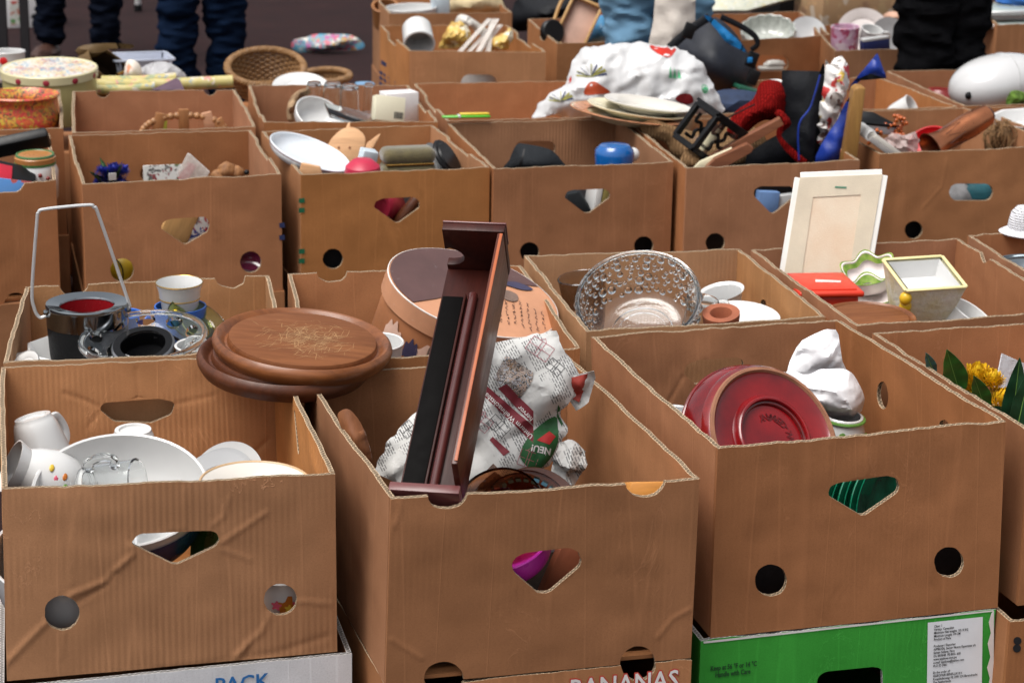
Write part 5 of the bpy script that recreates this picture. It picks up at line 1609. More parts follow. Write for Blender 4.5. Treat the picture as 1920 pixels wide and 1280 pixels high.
t = thing('flower_bouquet', 'artificial yellow flowers with green leaves in the edge carton', 'flowers', P(1830, 800, Y=.36))
for (bx_, by, tx, ty, Yd, W_, m) in ((1800, 738, 1771, 650, .34, .038, LG), (1752, 700, 1733, 658, .37, .016, LB), (1848, 768, 1822, 700, .30, .030, LG), (1790, 760, 1802, 722, .34, .03, LB), (1830, 772, 1798, 726, .28, .024, LB),
                                   (1830, 790, 1895, 765, .30, .03, LD), (1808, 755, 1870, 790, .28, .03, LD), (1860, 775, 1900, 812, .28, .028, LD)):
    leafpart(t, P(bx_, by, Y=Yd), P(tx, ty, Y=Yd - .01), W_, (CH + ZV * .3).normalized(), m)
rr = random.Random(2)
def petals(r, n=150):
    out = []
    for i in range(n):
        th = math.acos(1 - .95 * (i + .5) / n)
        a = i * 2.39996
        d = Vector((sin(th) * cos(a), sin(th) * sin(a), cos(th)))
        L = r * rr.uniform(.72, 1.08)
        w_ = r * .085
        s = d.cross(Vector((.1, .2, 1))).normalized()
        up = s.cross(d)
        p0, p1, p2 = d * L * .35, d * L * .8, d * L + up * r * .12
        V = [p0 - s * w_ * .5, p0 + s * w_ * .5, p1 + s * w_, p1 - s * w_, p2 + s * w_ * .6, p2 - s * w_ * .6]
        out.append((V, [[0, 1, 2, 3], [3, 2, 4, 5]]))
    return join(*out)[:2]
for (x, y, Yd, r_, tl, az) in ((1833, 702, .35, .026, 30, -10), (1858, 708, .33, .022, 20, 30), (1818, 712, .35, .018, 45, -50), (1876, 748, .31, .026, 30, 40)):
    c = P(x, y, Y=Yd)
    pf = part(t, 'flower_head', xf(petals(r_, 200), c - t.location + Vector((0, 0, -.008)), NZ(upc(tl, az))), YP, False)
    part(t, 'stem', tube([c - t.location, c - t.location + Vector((.005, .0, -.06)), c - t.location + Vector((.01, .01, -.16))], .0022, 6), LG)
t = thing('leaf_spray', 'tall bluish green leaves at the picture edge beside yellow flowers', 'leaves', P(1905, 830, Y=.25))
for (bx_, by, tx, ty, Yd, W_, m) in ((1895, 820, 1912, 668, .22, .036, LD), (1905, 812, 1932, 690, .20, .03, LD), (1888, 800, 1900, 740, .26, .018, LB)):
    leafpart(t, P(bx_, by, Y=Yd), P(tx, ty, Y=Yd), W_, (CH + RH * -.2).normalized(), m, .05, .4)
part(t, 'stem', tube([(0, 0, .01), (.004, .01, -.12)], .003, 6), LD)
solo('plastic_sheet', 'clear grey plastic sheet behind the yellow flowers', 'plastic', rbox(.09, .002, .11, .0006, 1), film('grey_clear_plastic', (.55, .55, .58), .75), P(1905, 745, Y=.42), eul(-20, 25, 10))

# ================================================================== beyond the aisle
def sphere(r, n=32):
    return lathe([(r * sin(pi * i / n), -r * cos(pi * i / n)) for i in range(n + 1)], 2 * n)
def slab_px(polypx, Y, th, n=None, bev=.0015, sm=0):
    q, o, M = plane_px(polypx, Y, n)
    if sm: q = smoothpoly(q, sm)
    if sum(a[0] * b[1] - a[1] * b[0] for a, b in zip(q, q[1:] + q[:1])) < 0: q = q[::-1]
    return xf(prism(q, th, bev), (0, 0, -th / 2)), o, M
# -- black trays carton
v, o, M = slab_px([(-40, 276), (88, 249), (93, 257), (92, 266), (-40, 294)], 2.15, .05, upc(50), .003)
solo('plastic_tray', 'long black plastic tray sticking up in the leftmost aisle carton', 'tray', v, BLACKP, o, M)
t = thing('plastic_folder', 'black plastic folder with a red flap below the long tray', 'folder', P(15, 335, Y=2.0), NZ(upc(35, 40)))
part(t, 'body', rbox(.11, .08, .02, .004), BLACKP)
part(t, 'red_flap', rbox(.05, .06, .003, .001), mat('crimson_plastic', (.45, .01, .03), .4), loc=(-.02, -.005, .0125))
t = thing('jar', 'white jar with green and orange striped lid', 'jar', P(66, 300, Y=2.06), NZ(upc(3)))
part(t, 'body', lathe([(0, -.09), (.038, -.09), (.045, -.075), (.046, -.02), (.040, -.004), (0, -.004)], 48), CERAM)
part(t, 'orange_band', lathe([(.0395, -.003), (.042, -.002), (.042, .007), (.036, .012), (0, .013)], 48), mat('orange_glaze', (.40, .17, .05), .3))
part(t, 'green_ring', lathe([(.039, -.008), (.0425, -.007), (.0425, -.003), (.039, -.002)], 48), mat('green_glaze', (.06, .16, .05), .3))
part(t, 'lid_ring', tube([(.037 * cos(a), .037 * sin(a), .011) for a in np.linspace(0, 2 * pi, 44, endpoint=False)], .003, 6, True), mat('green_glaze', (.06, .16, .05), .3))
for a, z in ((-60, -.03), (-95, -.05), (-40, -.05), (-80, -.022)): part(t, 'painted_fruit', xf(ico(2, .0045), (.046 * cos(rad(a)), .046 * sin(rad(a)), z)), mat('dark_red_glaze', (.2, .02, .02), .3))
solo('magazine', 'blue and yellow magazine behind the notch of the leftmost aisle carton', 'magazine', rbox(.12, .01, .12, .001), spots('magazine_print', (.05, .22, .55), [(.75, .6, .05), (.8, .8, .8), (.05, .3, .6), (.4, .05, .05)], 30), P(15, 392, Y=1.93), eul(-8, 10, 5))
# -- blue flowers carton
t = thing('flower_bunch', 'bunch of blue artificial flowers with a white tag', 'flowers', P(206, 330, Y=2.06))
rr = random.Random(8)
BLUP = mat('royal_blue_petal', (0.012, 0.025, 0.32), .5, .3, 40)
for i in range(18):
    c = Vector((rr.uniform(-.032, .032), rr.uniform(-.02, .02), rr.uniform(-.022, .014)))
    part(t, 'flower_head', xf(petals(.017, 60), c, NZ(upc(rr.uniform(0, 60), rr.uniform(-80, 80)))), BLUP, False)
for i in range(6):
    a = rr.uniform(0, 6.28)
    leafpart(t, t.location + Vector((0, 0, -.02)), t.location + Vector((.045 * cos(a), .03 * sin(a), .025 + rr.uniform(-.01, .012))), .012, CH, LD)
part(t, 'tag', rbox(.016, .002, .016, .0005, 1), CERAM, loc=(.004, -.028, .004), rot=eul(10, 0, 8))
v, o, M = slab_px([(330, 330), (352, 286), (358, 290), (394, 322), (386, 336), (345, 340)], 2.02, .008, None, .002)
t = thing('plastic_bag', 'small clear plastic bag with a red slip inside', 'bag', o, M)
part(t, 'bag', v, film('clear_bag_film', (.75, .70, .65), .5))
v2, o2, M2 = slab_px([(333, 334), (352, 304), (368, 312), (352, 338)], 2.02, .003, None, 0)
part(t, 'red_slip', ([M.transposed() @ (M2 @ p + o2 - o) for p in v2[0]], v2[1]), mat('red_slip_paper', (.5, .04, .07), .6))
t = thing('wooden_figure', 'carved knobbly wooden figurine in the blue flower carton', 'figurine', P(432, 330, Y=2.1))
CW = wood('carved_wood', (.16, .065, .025), (.38, .18, .07), 4, 'Z', .6)
def knob(r, s=(1, 1, 1), sd=0):
    V, F = ico(3, r)
    return [Vector((p.x * s[0], p.y * s[1], p.z * s[2])) * (1 + .20 * noise.noise(p * 60 + Vector((sd, 0, 0))) + .12 * noise.noise(p * 170 + Vector((sd, 3, 0)))) for p in V], F
for i, (x, z, r_) in enumerate(((-.025, .0, .017), (-.008, .012, .020), (.012, .006, .018), (.026, -.006, .013), (.0, -.010, .022), (-.012, -.015, .016))):
    part(t, 'carved_lump', xf(knob(r_, (1, .8, .9), i), (x, .003 * i, z)), CW)
part(t, 'black_nose', xf(ico(2, .006), (.034, -.006, .008)), BLACKP)
part(t, 'base', xf(rbox(.06, .04, .03, .006), (0, .005, -.035)), CW)
solo('photo_card', 'dark red and white postcard behind the back slot', 'card', rbox(.088, .004, .05, .0008, 1), spots('card_print', (.75, .75, .72), [(.25, .02, .03), (.06, .13, .04), (.8, .8, .8), (.1, .1, .1)], 60), P(306, 330, Y=2.385), eul(-4, 0, 3))
solo('flag_bag', 'blue bag with red and white stars and stripes behind the hand hole', 'bag', xf(knob(.05, (1.2, .5, 1.4), 3)), spots('flag_print', (.75, .75, .75), [(.03, .06, .28), (.45, .03, .04), (.03, .06, .28), (.8, .8, .8)], 60, .6, .5), P(370, 428, Y=1.945))
solo('wooden_box', 'yellowish wooden box behind the hand hole of the blue flower carton', 'box', rbox(.06, .05, .12, .003), wood('ochre_wood', (.50, .28, .10), (.60, .36, .15), 1, 'Z', .5), P(325, 440, Y=1.945), eul(0, 24, 0))
t = thing('ball', 'yellow ball with a dark seam behind the round hole', 'ball', P(229, 506, Y=1.925))
part(t, 'body', sphere(.034, 20), mat('yellow_rubber', (.62, .42, .015), .5))
part(t, 'seam', tube([(.0342 * cos(a) * .5 - .017, -.034 * abs(cos(a * .5)), .034 * sin(a) * .85) for a in np.linspace(-1.6, 1.6, 24)], .0016, 6), BLACKP)
solo('plum_bowl', 'dark plum glazed bowl behind the right round hole', 'bowl', bowl_vf(.05, .05), mat('plum_glaze', (.08, .01, .03), .12, coat=.5), P(470, 478, Y=1.97), NZ(upc(30, 20)))
# -- oval dish carton
t = thing('oval_dish', 'white oval platter leaning on the carton rim, brick red below', 'platter', P(582, 283, Y=2.10), NZ(upc(8, 78), 0) @ Matrix.Rotation(rad(-6), 3, 'Z'))
t.matrix_world = Matrix.Translation(P(582, 284, Y=2.08)) @ NZ((ZV * .93 + RH * .33 + CH * .06).normalized()).to_4x4()
part(t, 'dish', bowl_vf(.09, .026, .55, .004, sx=1.0, sy=1.2), mat('bluish_white_glaze', (.70, .74, .78), .15, .03, coat=.3))
part(t, 'underside', lathe([(.05, -.0275), (.07, -.022), (.0865, -.010), (.0908, -.002)], 64, 1, 1.2), mat('brick_red_glaze', (.26, .05, .035), .3))
FISHW = wood('peach_plywood', (.62, .33, .16), (.72, .43, .23), .8, 'X', .55)
for i, (pl, Yd, lab) in enumerate((([(612, 300), (617, 268), (640, 244), (664, 240), (684, 256), (682, 280), (665, 302), (640, 318)], 2.22, 'round peach wooden plaque with two knot eyes behind the oval dish'),
                                   ([(615, 282), (640, 262), (652, 232), (657, 229), (656, 252), (640, 285)], 2.28, 'pointed wooden slat sticking up behind the plaque'),
                                   ([(680, 290), (688, 268), (714, 250), (710, 260), (696, 285), (678, 302)], 2.26, 'pointed wooden wedge right of the round plaque'),
                                   ([(562, 318), (565, 305), (600, 312), (606, 330), (562, 332)], 1.96, 'pale wooden board below the oval dish'))):
    v, o, M = slab_px(pl, Yd, .012, upc(70, 5) if i < 3 else None, .002, 3 if i == 0 else 0)
    tt = thing('wooden_plaque', lab, 'plaque', o, M)
    part(tt, 'board', v, FISHW)
    if i == 0:
        for x in (-.018, .006): part(tt, 'knot_eye', xf(tube([(0, 0, 0), (0, 0, .0012)], .0028, 10), (x, -.002, .006)), mat('knot_brown', (.25, .09, .03), .6))
t = thing('jewellery_case', 'olive velvet jewellery case with gold clasp line', 'case', P(764, 300, Y=2.03), eul(0, 0, 4))
VEL = mat('olive_velvet', (0.115, 0.090, 0.028), .75, .25, 60, c2=(.07, .055, .02), bump=.5, bscale=250, sheen=.6)
part(t, 'lower_shell', rbox(.118, .06, .045, .017, 5), VEL, loc=(0, 0, -.024))
part(t, 'lid', rbox(.116, .058, .036, .016, 5), VEL, loc=(0, 0, .011))
part(t, 'gold_line', rbox(.104, .0605, .0045, .0015, 2), GOLD, loc=(0, 0, -.0045))
solo('plastic_bowl', 'raspberry red bowl upside down below the oval dish', 'bowl', lathe([(0, .028), (.02, .026), (.036, .012), (.04, -.01), (.036, -.01), (0, .02)], 44), mat('raspberry_plastic', (.48, .02, .06), .4), P(680, 322, Y=1.96), NZ(upc(5)))
solo('paper_packet', 'pale blue-grey paper packet beside the olive case', 'packet', rbox(.034, .03, .05, .002), mat('blue_grey_paper', (.48, .55, .60), .7), P(688, 302, Y=2.05), eul(8, 12, 10))
solo('saucer', 'white saucer on edge right of the olive case', 'saucer', plate_vf(.045, .010), CERAMG, P(824, 300, Y=2.10), NZ(upc(50, 70)))
solo('disc', 'black round lid on edge beside the white saucer', 'lid', lathe([(0, .004), (.034, .004), (.036, .0), (.045, 0), (.047, -.004), (.045, -.008), (0, -.008)], 44), BLACKP, P(841, 296, Y=2.10), NZ(upc(55, 72)))
solo('red_cup', 'raspberry red cup behind the hand hole of the oval dish carton', 'cup', cup_body(.042, .034, .08), mat('raspberry_plastic', (.48, .02, .06), .4), P(724, 388, Y=2.05), NZ(-(CH * .9 + ZV * .2 - RH * .2).normalized()))
solo('wooden_spindle', 'dark wooden spindle slanting behind the same hand hole', 'spindle', tube([(-.05, 0, -.08), (-.02, 0, -.03), (.03, 0, .03), (.06, 0, .06)], [.012, .016, .014, .010], 14), wood('dark_board_wood', (0.12, 0.040, 0.018), (0.24, 0.095, 0.042)), P(762, 395, Y=1.99))
# -- pouch carton
b, o, M = soft_px([(948, 322), (955, 300), (968, 272), (985, 270), (1030, 280), (1052, 300), (1060, 325)], 2.16, .045, .006, .03, folds(31, .06, .003), sm=3)
t = thing('pouch', 'dark grey cloth pouch standing in the nearly empty carton', 'pouch', o, M)
GRC = weave('charcoal_cloth', (.030, .034, .038), (.015, .017, .020), 500, .85, .4)
part(t, 'body', b, GRC)
part(t, 'seam', conform(patch([(-.035, -.025), (-.03, -.025), (-.018, .022), (-.022, .022)], .004), b, .001), BLACKP)
t = thing('round_case', 'glossy blue round case with white end', 'case', P(1152, 290, Y=2.10), NZ(upc(2)))
part(t, 'body', lathe([(0, -.04), (.030, -.038), (.042, -.025), (.044, 0), (.042, .012), (.033, .021), (0, .024)], 56), mat('glossy_royal_blue', (.003, .10, .36), .18, .08, coat=.6, wear=.15))
part(t, 'white_end', xf(sphere(.016, 12), (.045, .012, -.004)), CERAM)
v, o, M = slab_px([(1066, 395), (1062, 360), (1085, 355), (1112, 400)], 1.99, .05, None, .003)
solo('leather_box', 'charcoal box behind the hand hole of the pouch carton', 'box', v, GRC, o, M)
for i, (x, m) in enumerate(((1112, CERAM), (1122, mat('olive_paper', (.25, .2, .06), .5)), (1132, CHROME), (1140, mat('blue_grey_paper', (.48, .55, .60), .7)))):
    solo('book', ('white', 'olive', 'silver', 'grey-blue')[i] + ' book spine behind the hand hole of the pouch carton', 'book', rbox(.014, .08, .11, .002), m, P(x - 2 + i * 3, 385, Y=2.00), eul(0, 8, 0))
t = thing('cutter_set', 'green and yellow plastic knives lying across the carton rim', 'knife', P(880, 221, Y=2.43), eul(0, 0, 3))
part(t, 'green_handle', xf(bar((-.065, 0, .004), (.05, 0, .002), .016, .005, .002), (0, 0, 0)), mat('lime_plastic', (.10, .45, .03), .35))
part(t, 'yellow_blade', xf(bar((-.02, .012, .008), (.05, .010, .007), .016, .003, .001), (0, 0, 0)), mat('yellow_plastic', (.75, .50, .02), .35))
part(t, 'white_band', bar((-.028, 0, .005), (-.022, 0, .005), .0175, .0065, .0008), CERAM)
# -- red knitting carton
BUR = weave('burlap', (.33, .20, .10), (.15, .085, .04), 260, .95, .9)
b, o, M = soft_px([(1200, 236), (1222, 224), (1250, 232), (1300, 246), (1345, 240), (1400, 236), (1430, 250), (1440, 290), (1400, 330), (1320, 330), (1288, 326), (1262, 296), (1248, 268), (1215, 258)], 2.22, .07, .009, .06, folds(41, .09, .012), sm=3)
solo('burlap_sack', 'brown burlap sack slumped over the carton corner', 'sack', b, BUR, o, M)
b, o, M = soft_px([(1275, 318), (1280, 288), (1300, 276), (1318, 284), (1322, 318)], 2.0, .03, .006, .03, folds(42, .05, .004), sm=3)
solo('burlap_figure', 'small burlap doll head at the lantern foot', 'doll', b, BUR, o, M)
t = thing('lantern', 'black metal lantern with glass panes lying tilted', 'lantern', P(1330, 254, Y=2.02), eul(12, 33, 18))
t.scale = (1.2, 1.2, 1.2)
BM = mat('black_iron', (.006, .006, .007), .5, .2, 40, spec=.2)
hl = .036
PTS = [Vector((x, y, z)) for x in (-hl, hl) for y in (-hl, hl) for z in (-hl, hl)]
for i in range(8):
    for j in range(i + 1, 8):
        if abs((PTS[i] - PTS[j]).length - 2 * hl) < 1e-5: part(t, 'frame_bar', bar(PTS[i], PTS[j], .011, .011, .0015), BM)
for s in (-1, 1):
    part(t, 'glass_pane', rbox(.062, .0015, .062, .0003, 1), CLEAR, loc=(0, s * hl, 0))
    part(t, 'ornament', join(*[tube(bezier([(0, 0, 0), (.012 * cos(a), 0, .012 * sin(a)), (.022 * cos(a + .5), 0, .022 * sin(a + .5)), (.032 * cos(a), 0, .032 * sin(a))], 5), .0035, 6) for a in (.8, 2.3, 3.9, 5.5)]), BM, loc=(0, s * (hl - .004), 0))
part(t, 'top_plate', rbox(.084, .084, .006, .002), BM, loc=(0, 0, hl + .006))
part(t, 'candle', tube([(0, 0, -.03), (0, 0, .02)], .014, 18), CREAM)
WR = wood('reddish_plank', (.13, .042, .020), (.25, .095, .045), 1, 'X', .5)
for pl, Yd, th, lab in (([(1316, 300), (1390, 258), (1462, 220), (1468, 232), (1396, 275), (1320, 318)], 1.98, .03, 'upper reddish wooden slat resting against the lantern'),
                    ([(1322, 314), (1340, 296), (1400, 268), (1412, 276), (1408, 284), (1360, 312), (1330, 318)], 1.93, .025, 'lower reddish wooden handle in front of the slat')):
    v, o, M = slab_px(pl, Yd, th, None, .001)
    solo('wooden_stick', lab, 'stick', v, WR, o, M, None, False)
v, o, M = slab_px([(1298, 316), (1312, 302), (1372, 276), (1374, 282), (1330, 312), (1306, 320)], 1.955, .012, None, .002)
solo('paper_roll', 'cream folded paper between the wooden slats', 'paper', v, CREAM, o, M)
KN = weave('red_knit', (.34, .012, .010), (.12, .004, .004), 300, .95, 1.0, .05)
b, o, M = soft_px([(1362, 246), (1378, 210), (1412, 186), (1425, 156), (1450, 150), (1470, 160), (1480, 190), (1478, 215), (1462, 232), (1440, 225), (1420, 232), (1400, 250), (1378, 262)], 2.12, .05, .007, .04, folds(51, .05, .012, 6), sm=3)
t = thing('knitted_scarf', 'red knitted scarf heaped above the lantern with a hanging end', 'scarf', o, M)
part(t, 'heap', b, KN)
b2, o2, M2 = soft_px([(1462, 205), (1480, 222), (1482, 236), (1466, 250), (1470, 262), (1500, 290), (1520, 306), (1500, 308), (1470, 280), (1456, 256), (1458, 240), (1466, 228), (1452, 214)], 2.04, .018, .006, .012, folds(52, .03, .003), sm=3)
part(t, 'hanging_end', ([M.transposed() @ (M2 @ p + o2 - o) for p in b2[0]], b2[1]), KN)
part(t, 'knitting_needle', tube([M.transposed() @ (P(1362, 222, Y=2.05) - o), M.transposed() @ (P(1415, 196, Y=2.05) - o)], .0016, 6), BM)
BLK = mat('black_nylon', (.007, .008, .011), .6, .2, 30, bump=.3, bscale=80, spec=.2)
BLU = mat('cobalt_nylon', (.006, .035, .30), .45, .2, 18, bump=.4, bscale=25)
b, o, M = soft_px([(1396, 312), (1400, 290), (1440, 262), (1464, 250), (1466, 132), (1540, 134), (1560, 150), (1552, 310)], 2.10, .03, .01, .03, folds(61, .08, .006), sm=0)
BAG = thing('insulated_bag', 'open black and cobalt blue nylon bag stuffed with plastic', 'bag', o, M)
Mi2 = M.transposed()
part(BAG, 'back_flap', b, BLK)
def bagpart(nm, px, Yd, th, m, sd, sm=2, edge=.02):
    v, o2, M2 = soft_px(px, Yd, th, .008, edge, folds(sd, .05, .006), sm=sm)
    part(BAG, nm, ([Mi2 @ (M2 @ p + o2 - o) for p in v[0]], v[1]), m)
bagpart('front_flap', [(1498, 312), (1500, 232), (1520, 200), (1536, 140), (1544, 118), (1546, 150), (1530, 230), (1525, 310)], 2.04, .012, BLK, 62)
bagpart('blue_side', [(1528, 310), (1540, 270), (1570, 225), (1594, 180), (1592, 250), (1570, 310)], 2.02, .02, BLU, 63)
bagpart('blue_flap', [(1590, 172), (1596, 158), (1645, 100), (1652, 118), (1662, 146), (1640, 148), (1615, 150)], 2.06, .014, BLU, 64, 0)
bagpart('flap_underside', [(1600, 152), (1632, 138), (1660, 147), (1630, 150)], 2.045, .008, BLK, 65, 0)
part(BAG, 'piping', tube(bezier([Mi2 @ (P(x, y, Y=2.02) - o) for x, y in ((1498, 300), (1498, 235), (1520, 200), (1538, 140))], 8), .0022, 6), BLU)
b, o, M = soft_px([(1512, 300), (1522, 240), (1522, 190), (1545, 150), (1548, 112), (1556, 122), (1564, 110), (1578, 104), (1592, 125), (1592, 160), (1580, 200), (1560, 245), (1540, 280)], 2.075, .03, .005, .025, folds(71, .028, .014, 7), sm=0)
solo('carrier_bag', 'red and white printed plastic carrier stuffed in the nylon bag', 'bag', b, spots('red_white_plastic', (.75, .72, .70), [(.50, .02, .02), (.8, .78, .76), (.45, .02, .03), (.6, .4, .05), (.12, .06, .05), (.78, .75, .72)], 34, .35, .5), o, M, ang=25)
v, o, M = slab_px([(1572, 308), (1598, 166), (1606, 160), (1620, 162), (1602, 306)], 2.0, .055, None, .003)
solo('wooden_plank', 'upright ochre and brown wooden plank beside the nylon bag', 'plank', v, wood('ochre_brown_plank', (.20, .09, .025), (.40, .22, .06), 1, 'Y', .5), o, M)
solo('folder', 'light blue folder low behind the hand hole of the knitting carton', 'folder', rbox(.05, .02, .08, .002), mat('sky_blue_card', (.18, .32, .62), .5), P(1436, 392, Y=1.93), eul(0, 5, 5))
solo('white_folder', 'grey-white folder beside the light blue one', 'folder', rbox(.05, .02, .08, .002), CERAMG, P(1468, 398, Y=1.94), eul(0, -5, 3))
solo('shade_filler_block', 'black block added to darken the holes of the knitting carton', 'case', rbox(.30, .30, .18, .01), BLACKP, Vector((.97, 2.13, -.145)), eul(0, 0, 3))  # added to keep the carton's holes dark inside
# -- copper vase carton
t = thing('bead_string', 'string of orange-red beads in the copper vase carton', 'beads', P(1668, 245, Y=2.20))
BEAD = mat('coral_bead', (.42, .06, .012), .25, .3, 60, c2=(.5, .14, .02), coat=.4)
rr = random.Random(12)
bmesh_b = bpy.data.meshes.new('bead')
bb = ico(2, .0046)
bmesh_b.from_pydata([tuple(p) for p in bb[0]], [], bb[1])
bmesh_b.materials.append(BEAD)
bmesh_b.polygons.foreach_set('use_smooth', [True] * len(bmesh_b.polygons))
path = bezier([Vector((x, y, z)) for x, y, z in ((-.04, 0, -.02), (-.02, .01, -.005), (0, 0, .012), (.012, -.01, .03), (.024, .0, .032), (.036, 0, .018), (.034, .01, .0), (.018, 0, .004), (.008, -.01, -.012), (.03, -.01, -.014), (-.01, 0, -.022), (-.035, -.01, .004), (-.05, 0, -.03))], 5)
for p in path: part(t, 'bead', bmesh_b, BEAD, loc=p + Vector((rr.uniform(-.006, .006), rr.uniform(-.004, .004), rr.uniform(-.006, .006))))
t = thing('ring_binder', 'grey ring binder with white spiral edge', 'binder', P(1652, 275, Y=2.02), eul(0, 35, -8))
part(t, 'cover', rbox(.10, .12, .012, .002), mat('grey_card', (.30, .28, .27), .6))
part(t, 'pages', rbox(.094, .116, .010, .001), CERAM2, loc=(.002, 0, .011))
for i in range(10): part(t, 'spiral_loop', tube([(-.05 + .009 * cos(a), -.05 + i * .011, .006 + .012 * sin(a)) for a in np.linspace(0, 2 * pi, 12, endpoint=False)], .0018, 5, True), CERAM)
b, o, M = soft_px([(1650, 266), (1672, 250), (1690, 254), (1715, 246), (1725, 262), (1715, 292), (1662, 292)], 2.08, .012, .004, .015, folds2(81, .03, .014), sm=0, rag=.005)
solo('plastic_wrap', 'clear crinkled plastic wrap with red print', 'plastic', b, film('pinkish_film', (.55, .42, .40), .6), o, M)
solo('plastic_bowl', 'bright red plastic bowl beside the copper vase', 'bowl', bowl_vf(.052, .03), mat('red_plastic2', (.55, .012, .018), .35), P(1742, 268, Y=2.18), NZ(upc(42, -35)))
COP = mat('copper_sheet', (.55, .21, .10), .30, .2, 14, metal=.9, c2=(.36, .13, .06))
t = thing('copper_vase', 'copper vase lying slanted with flared dark mouth', 'vase', P(1800, 246, Y=2.10), Matrix.Identity(3))
ax = (P(1866, 205, Y=2.12) - P(1728, 285, Y=2.06)).normalized()
t.matrix_world = Matrix.Translation(P(1797, 247, Y=2.09)) @ NZ(ax).to_4x4()
part(t, 'body', lathe([(0, .088), (.024, .088), (.027, .07), (.030, .03), (.027, -.02), (.026, -.05), (.032, -.078), (.037, -.086), (.034, -.086), (.022, -.05), (.024, .03), (0, .06)], 48), COP)
part(t, 'engraved_line', join(*[tube([(.0305 * cos(a), .0305 * sin(a), -.045), (.031 * cos(a + .35), .031 * sin(a + .35), .0), (.0305 * cos(a + .6), .0305 * sin(a + .6), -.05)], .0008, 5) for a in (3.6, 4.4, 5.2)]), mat('copper_patina', (.07, .02, .012), .6))
part(t, 'dark_cap', lathe([(0, .096), (.018, .096), (.020, .088), (0, .087)], 32), mat('dark_copper', (.05, .02, .014), .4))
# dried-grass wreath at the right end
t = thing('raffia_bundle', 'brown raffia bundle behind the copper vase', 'raffia', P(1872, 252, Y=2.22))
part(t, 'strands', join(*[tube(bezier([(rr.uniform(-.03, .03), rr.uniform(-.03, .03), -.06), (rr.uniform(-.04, .04), rr.uniform(-.03, .03), 0), (rr.uniform(-.02, .03), rr.uniform(-.02, .02), rr.uniform(.01, .035))], 4), .0013, 4) for _ in range(70)]), mat('raffia', (.28, .15, .06), .8, .3, 60), kind='stuff')
solo('hardback_book', 'black hardback book lying behind the wooden plank', 'book', join(mi(rbox(.10, .12, .006, .001), 0), mi(xf(rbox(.095, .115, .018, .001), (0, 0, -.012)), 1)), [BLACKP, CERAMG], P(1628, 222, Y=2.25), eul(6, 8, 10))
solo('teal_cloth', 'teal cloth behind the hand slot of the copper vase carton', 'cloth', knob(.05, (1.1, .5, .8), 5), mat('teal_cloth', (.01, .10, .13), .7, .2, 30, bump=.5), P(1842, 368, Y=2.07))
solo('white_cloth', 'grey-white cloth behind the left end of that slot', 'cloth', knob(.05, (.9, .5, .8), 6), mat('grey_cloth', (.30, .30, .31), .8, .2, 30, bump=.4), P(1795, 376, Y=2.07))
solo('storage_tray', 'white plastic tray at the picture edge behind the copper vase', 'tray', lathe([(0, -.03), (.07, -.03), (.085, 0), (.09, .002), (.082, .001), (.068, -.026), (0, -.026)], 8, 1.2, .9), CERAM, P(1925, 222, Y=2.30), NZ(upc(6), 22))

DW = mat('shade_filler_wool', (.02, .018, .02), .95, .2, 40, spec=.1)  # for added fillers: dark colour in place of shade behind carton holes
for k, lab, m in (('L3', 'dark blanket added to darken the holes of the blue flower carton', DW), ('M3', 'black block added to darken the holes of the oval dish carton', BLK), ('N3', 'dark block added to darken the holes of the pouch carton', DW),
               ('P3', 'black block added to darken the holes of the copper vase carton', BLK), ('K3', 'dark block added to darken the holes of the black tray carton', DW)):
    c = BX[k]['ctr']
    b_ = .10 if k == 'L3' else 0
    solo('shade_filler_cloth', lab, 'cloth', rbox(.355, .455 - b_ * 1.6, .10, .02, 3), m, c + Vector((0, b_ * .8, .060)), eul(0, 0, 3))
# ================================================================== fourth row
t = thing('flower_pot', 'red and orange flowered enamel pot with a rounded belly', 'pot', P(38, 178, Y=2.72))
FLP = spots('red_orange_flower_print', (.55, .10, .02), [(.60, .03, .03), (.62, .28, .02), (.10, .04, .015), (.55, .40, .03), (.65, .12, .02), (.25, .12, .02)], 58, .35, .66, 0, 1.2)
part(t, 'body', lathe([(0, -.105), (.06, -.105), (.085, -.08), (.089, -.05), (.078, -.024), (.080, -.012), (.091, 0), (.088, .004), (.074, -.012), (.072, -.024), (.082, -.05), (0, -.098)], 64), FLP)
t = thing('bead_trivet', 'curved trivet of wooden beads and blocks standing in its carton', 'trivet', P(345, 240, Y=2.66))
TW = wood('trivet_wood', (.24, .095, .030), (.36, .16, .06), 1.5, 'Z', .5)
TB = mat('varnished_bead', (.42, .20, .08), .35, .2, 40)
cx, rx = 0, .098
for i, a in enumerate(np.linspace(8, 172, 19)):
    x, z = -rx * cos(rad(a)), .042 * sin(rad(a)) - .012
    if i in (5, 9, 13, 16): part(t, 'block', xf(rbox(.024, .014, .050, .002), (x, 0, z - .010), eul(0, (90 - a) * -.35 * -1, 0)), TW if i != 13 else wood('pinkish_block', (.45, .22, .12), (.55, .3, .18)))
    elif abs(i - 5) > 0: part(t, 'bead', xf(ico(2, .0088), (x, 0, z)), TB)
part(t, 'cord', tube([(-rx * cos(rad(a)), 0, .042 * sin(rad(a)) - .012) for a in np.linspace(8, 172, 40)], .0018, 6), TW)
solo('lime_card', 'lime green paper behind the bead trivet', 'paper', rbox(.02, .003, .06, .001), mat('lime_paper', (.38, .42, .05), .6), P(305, 238, Y=2.72), eul(5, 5, 0))
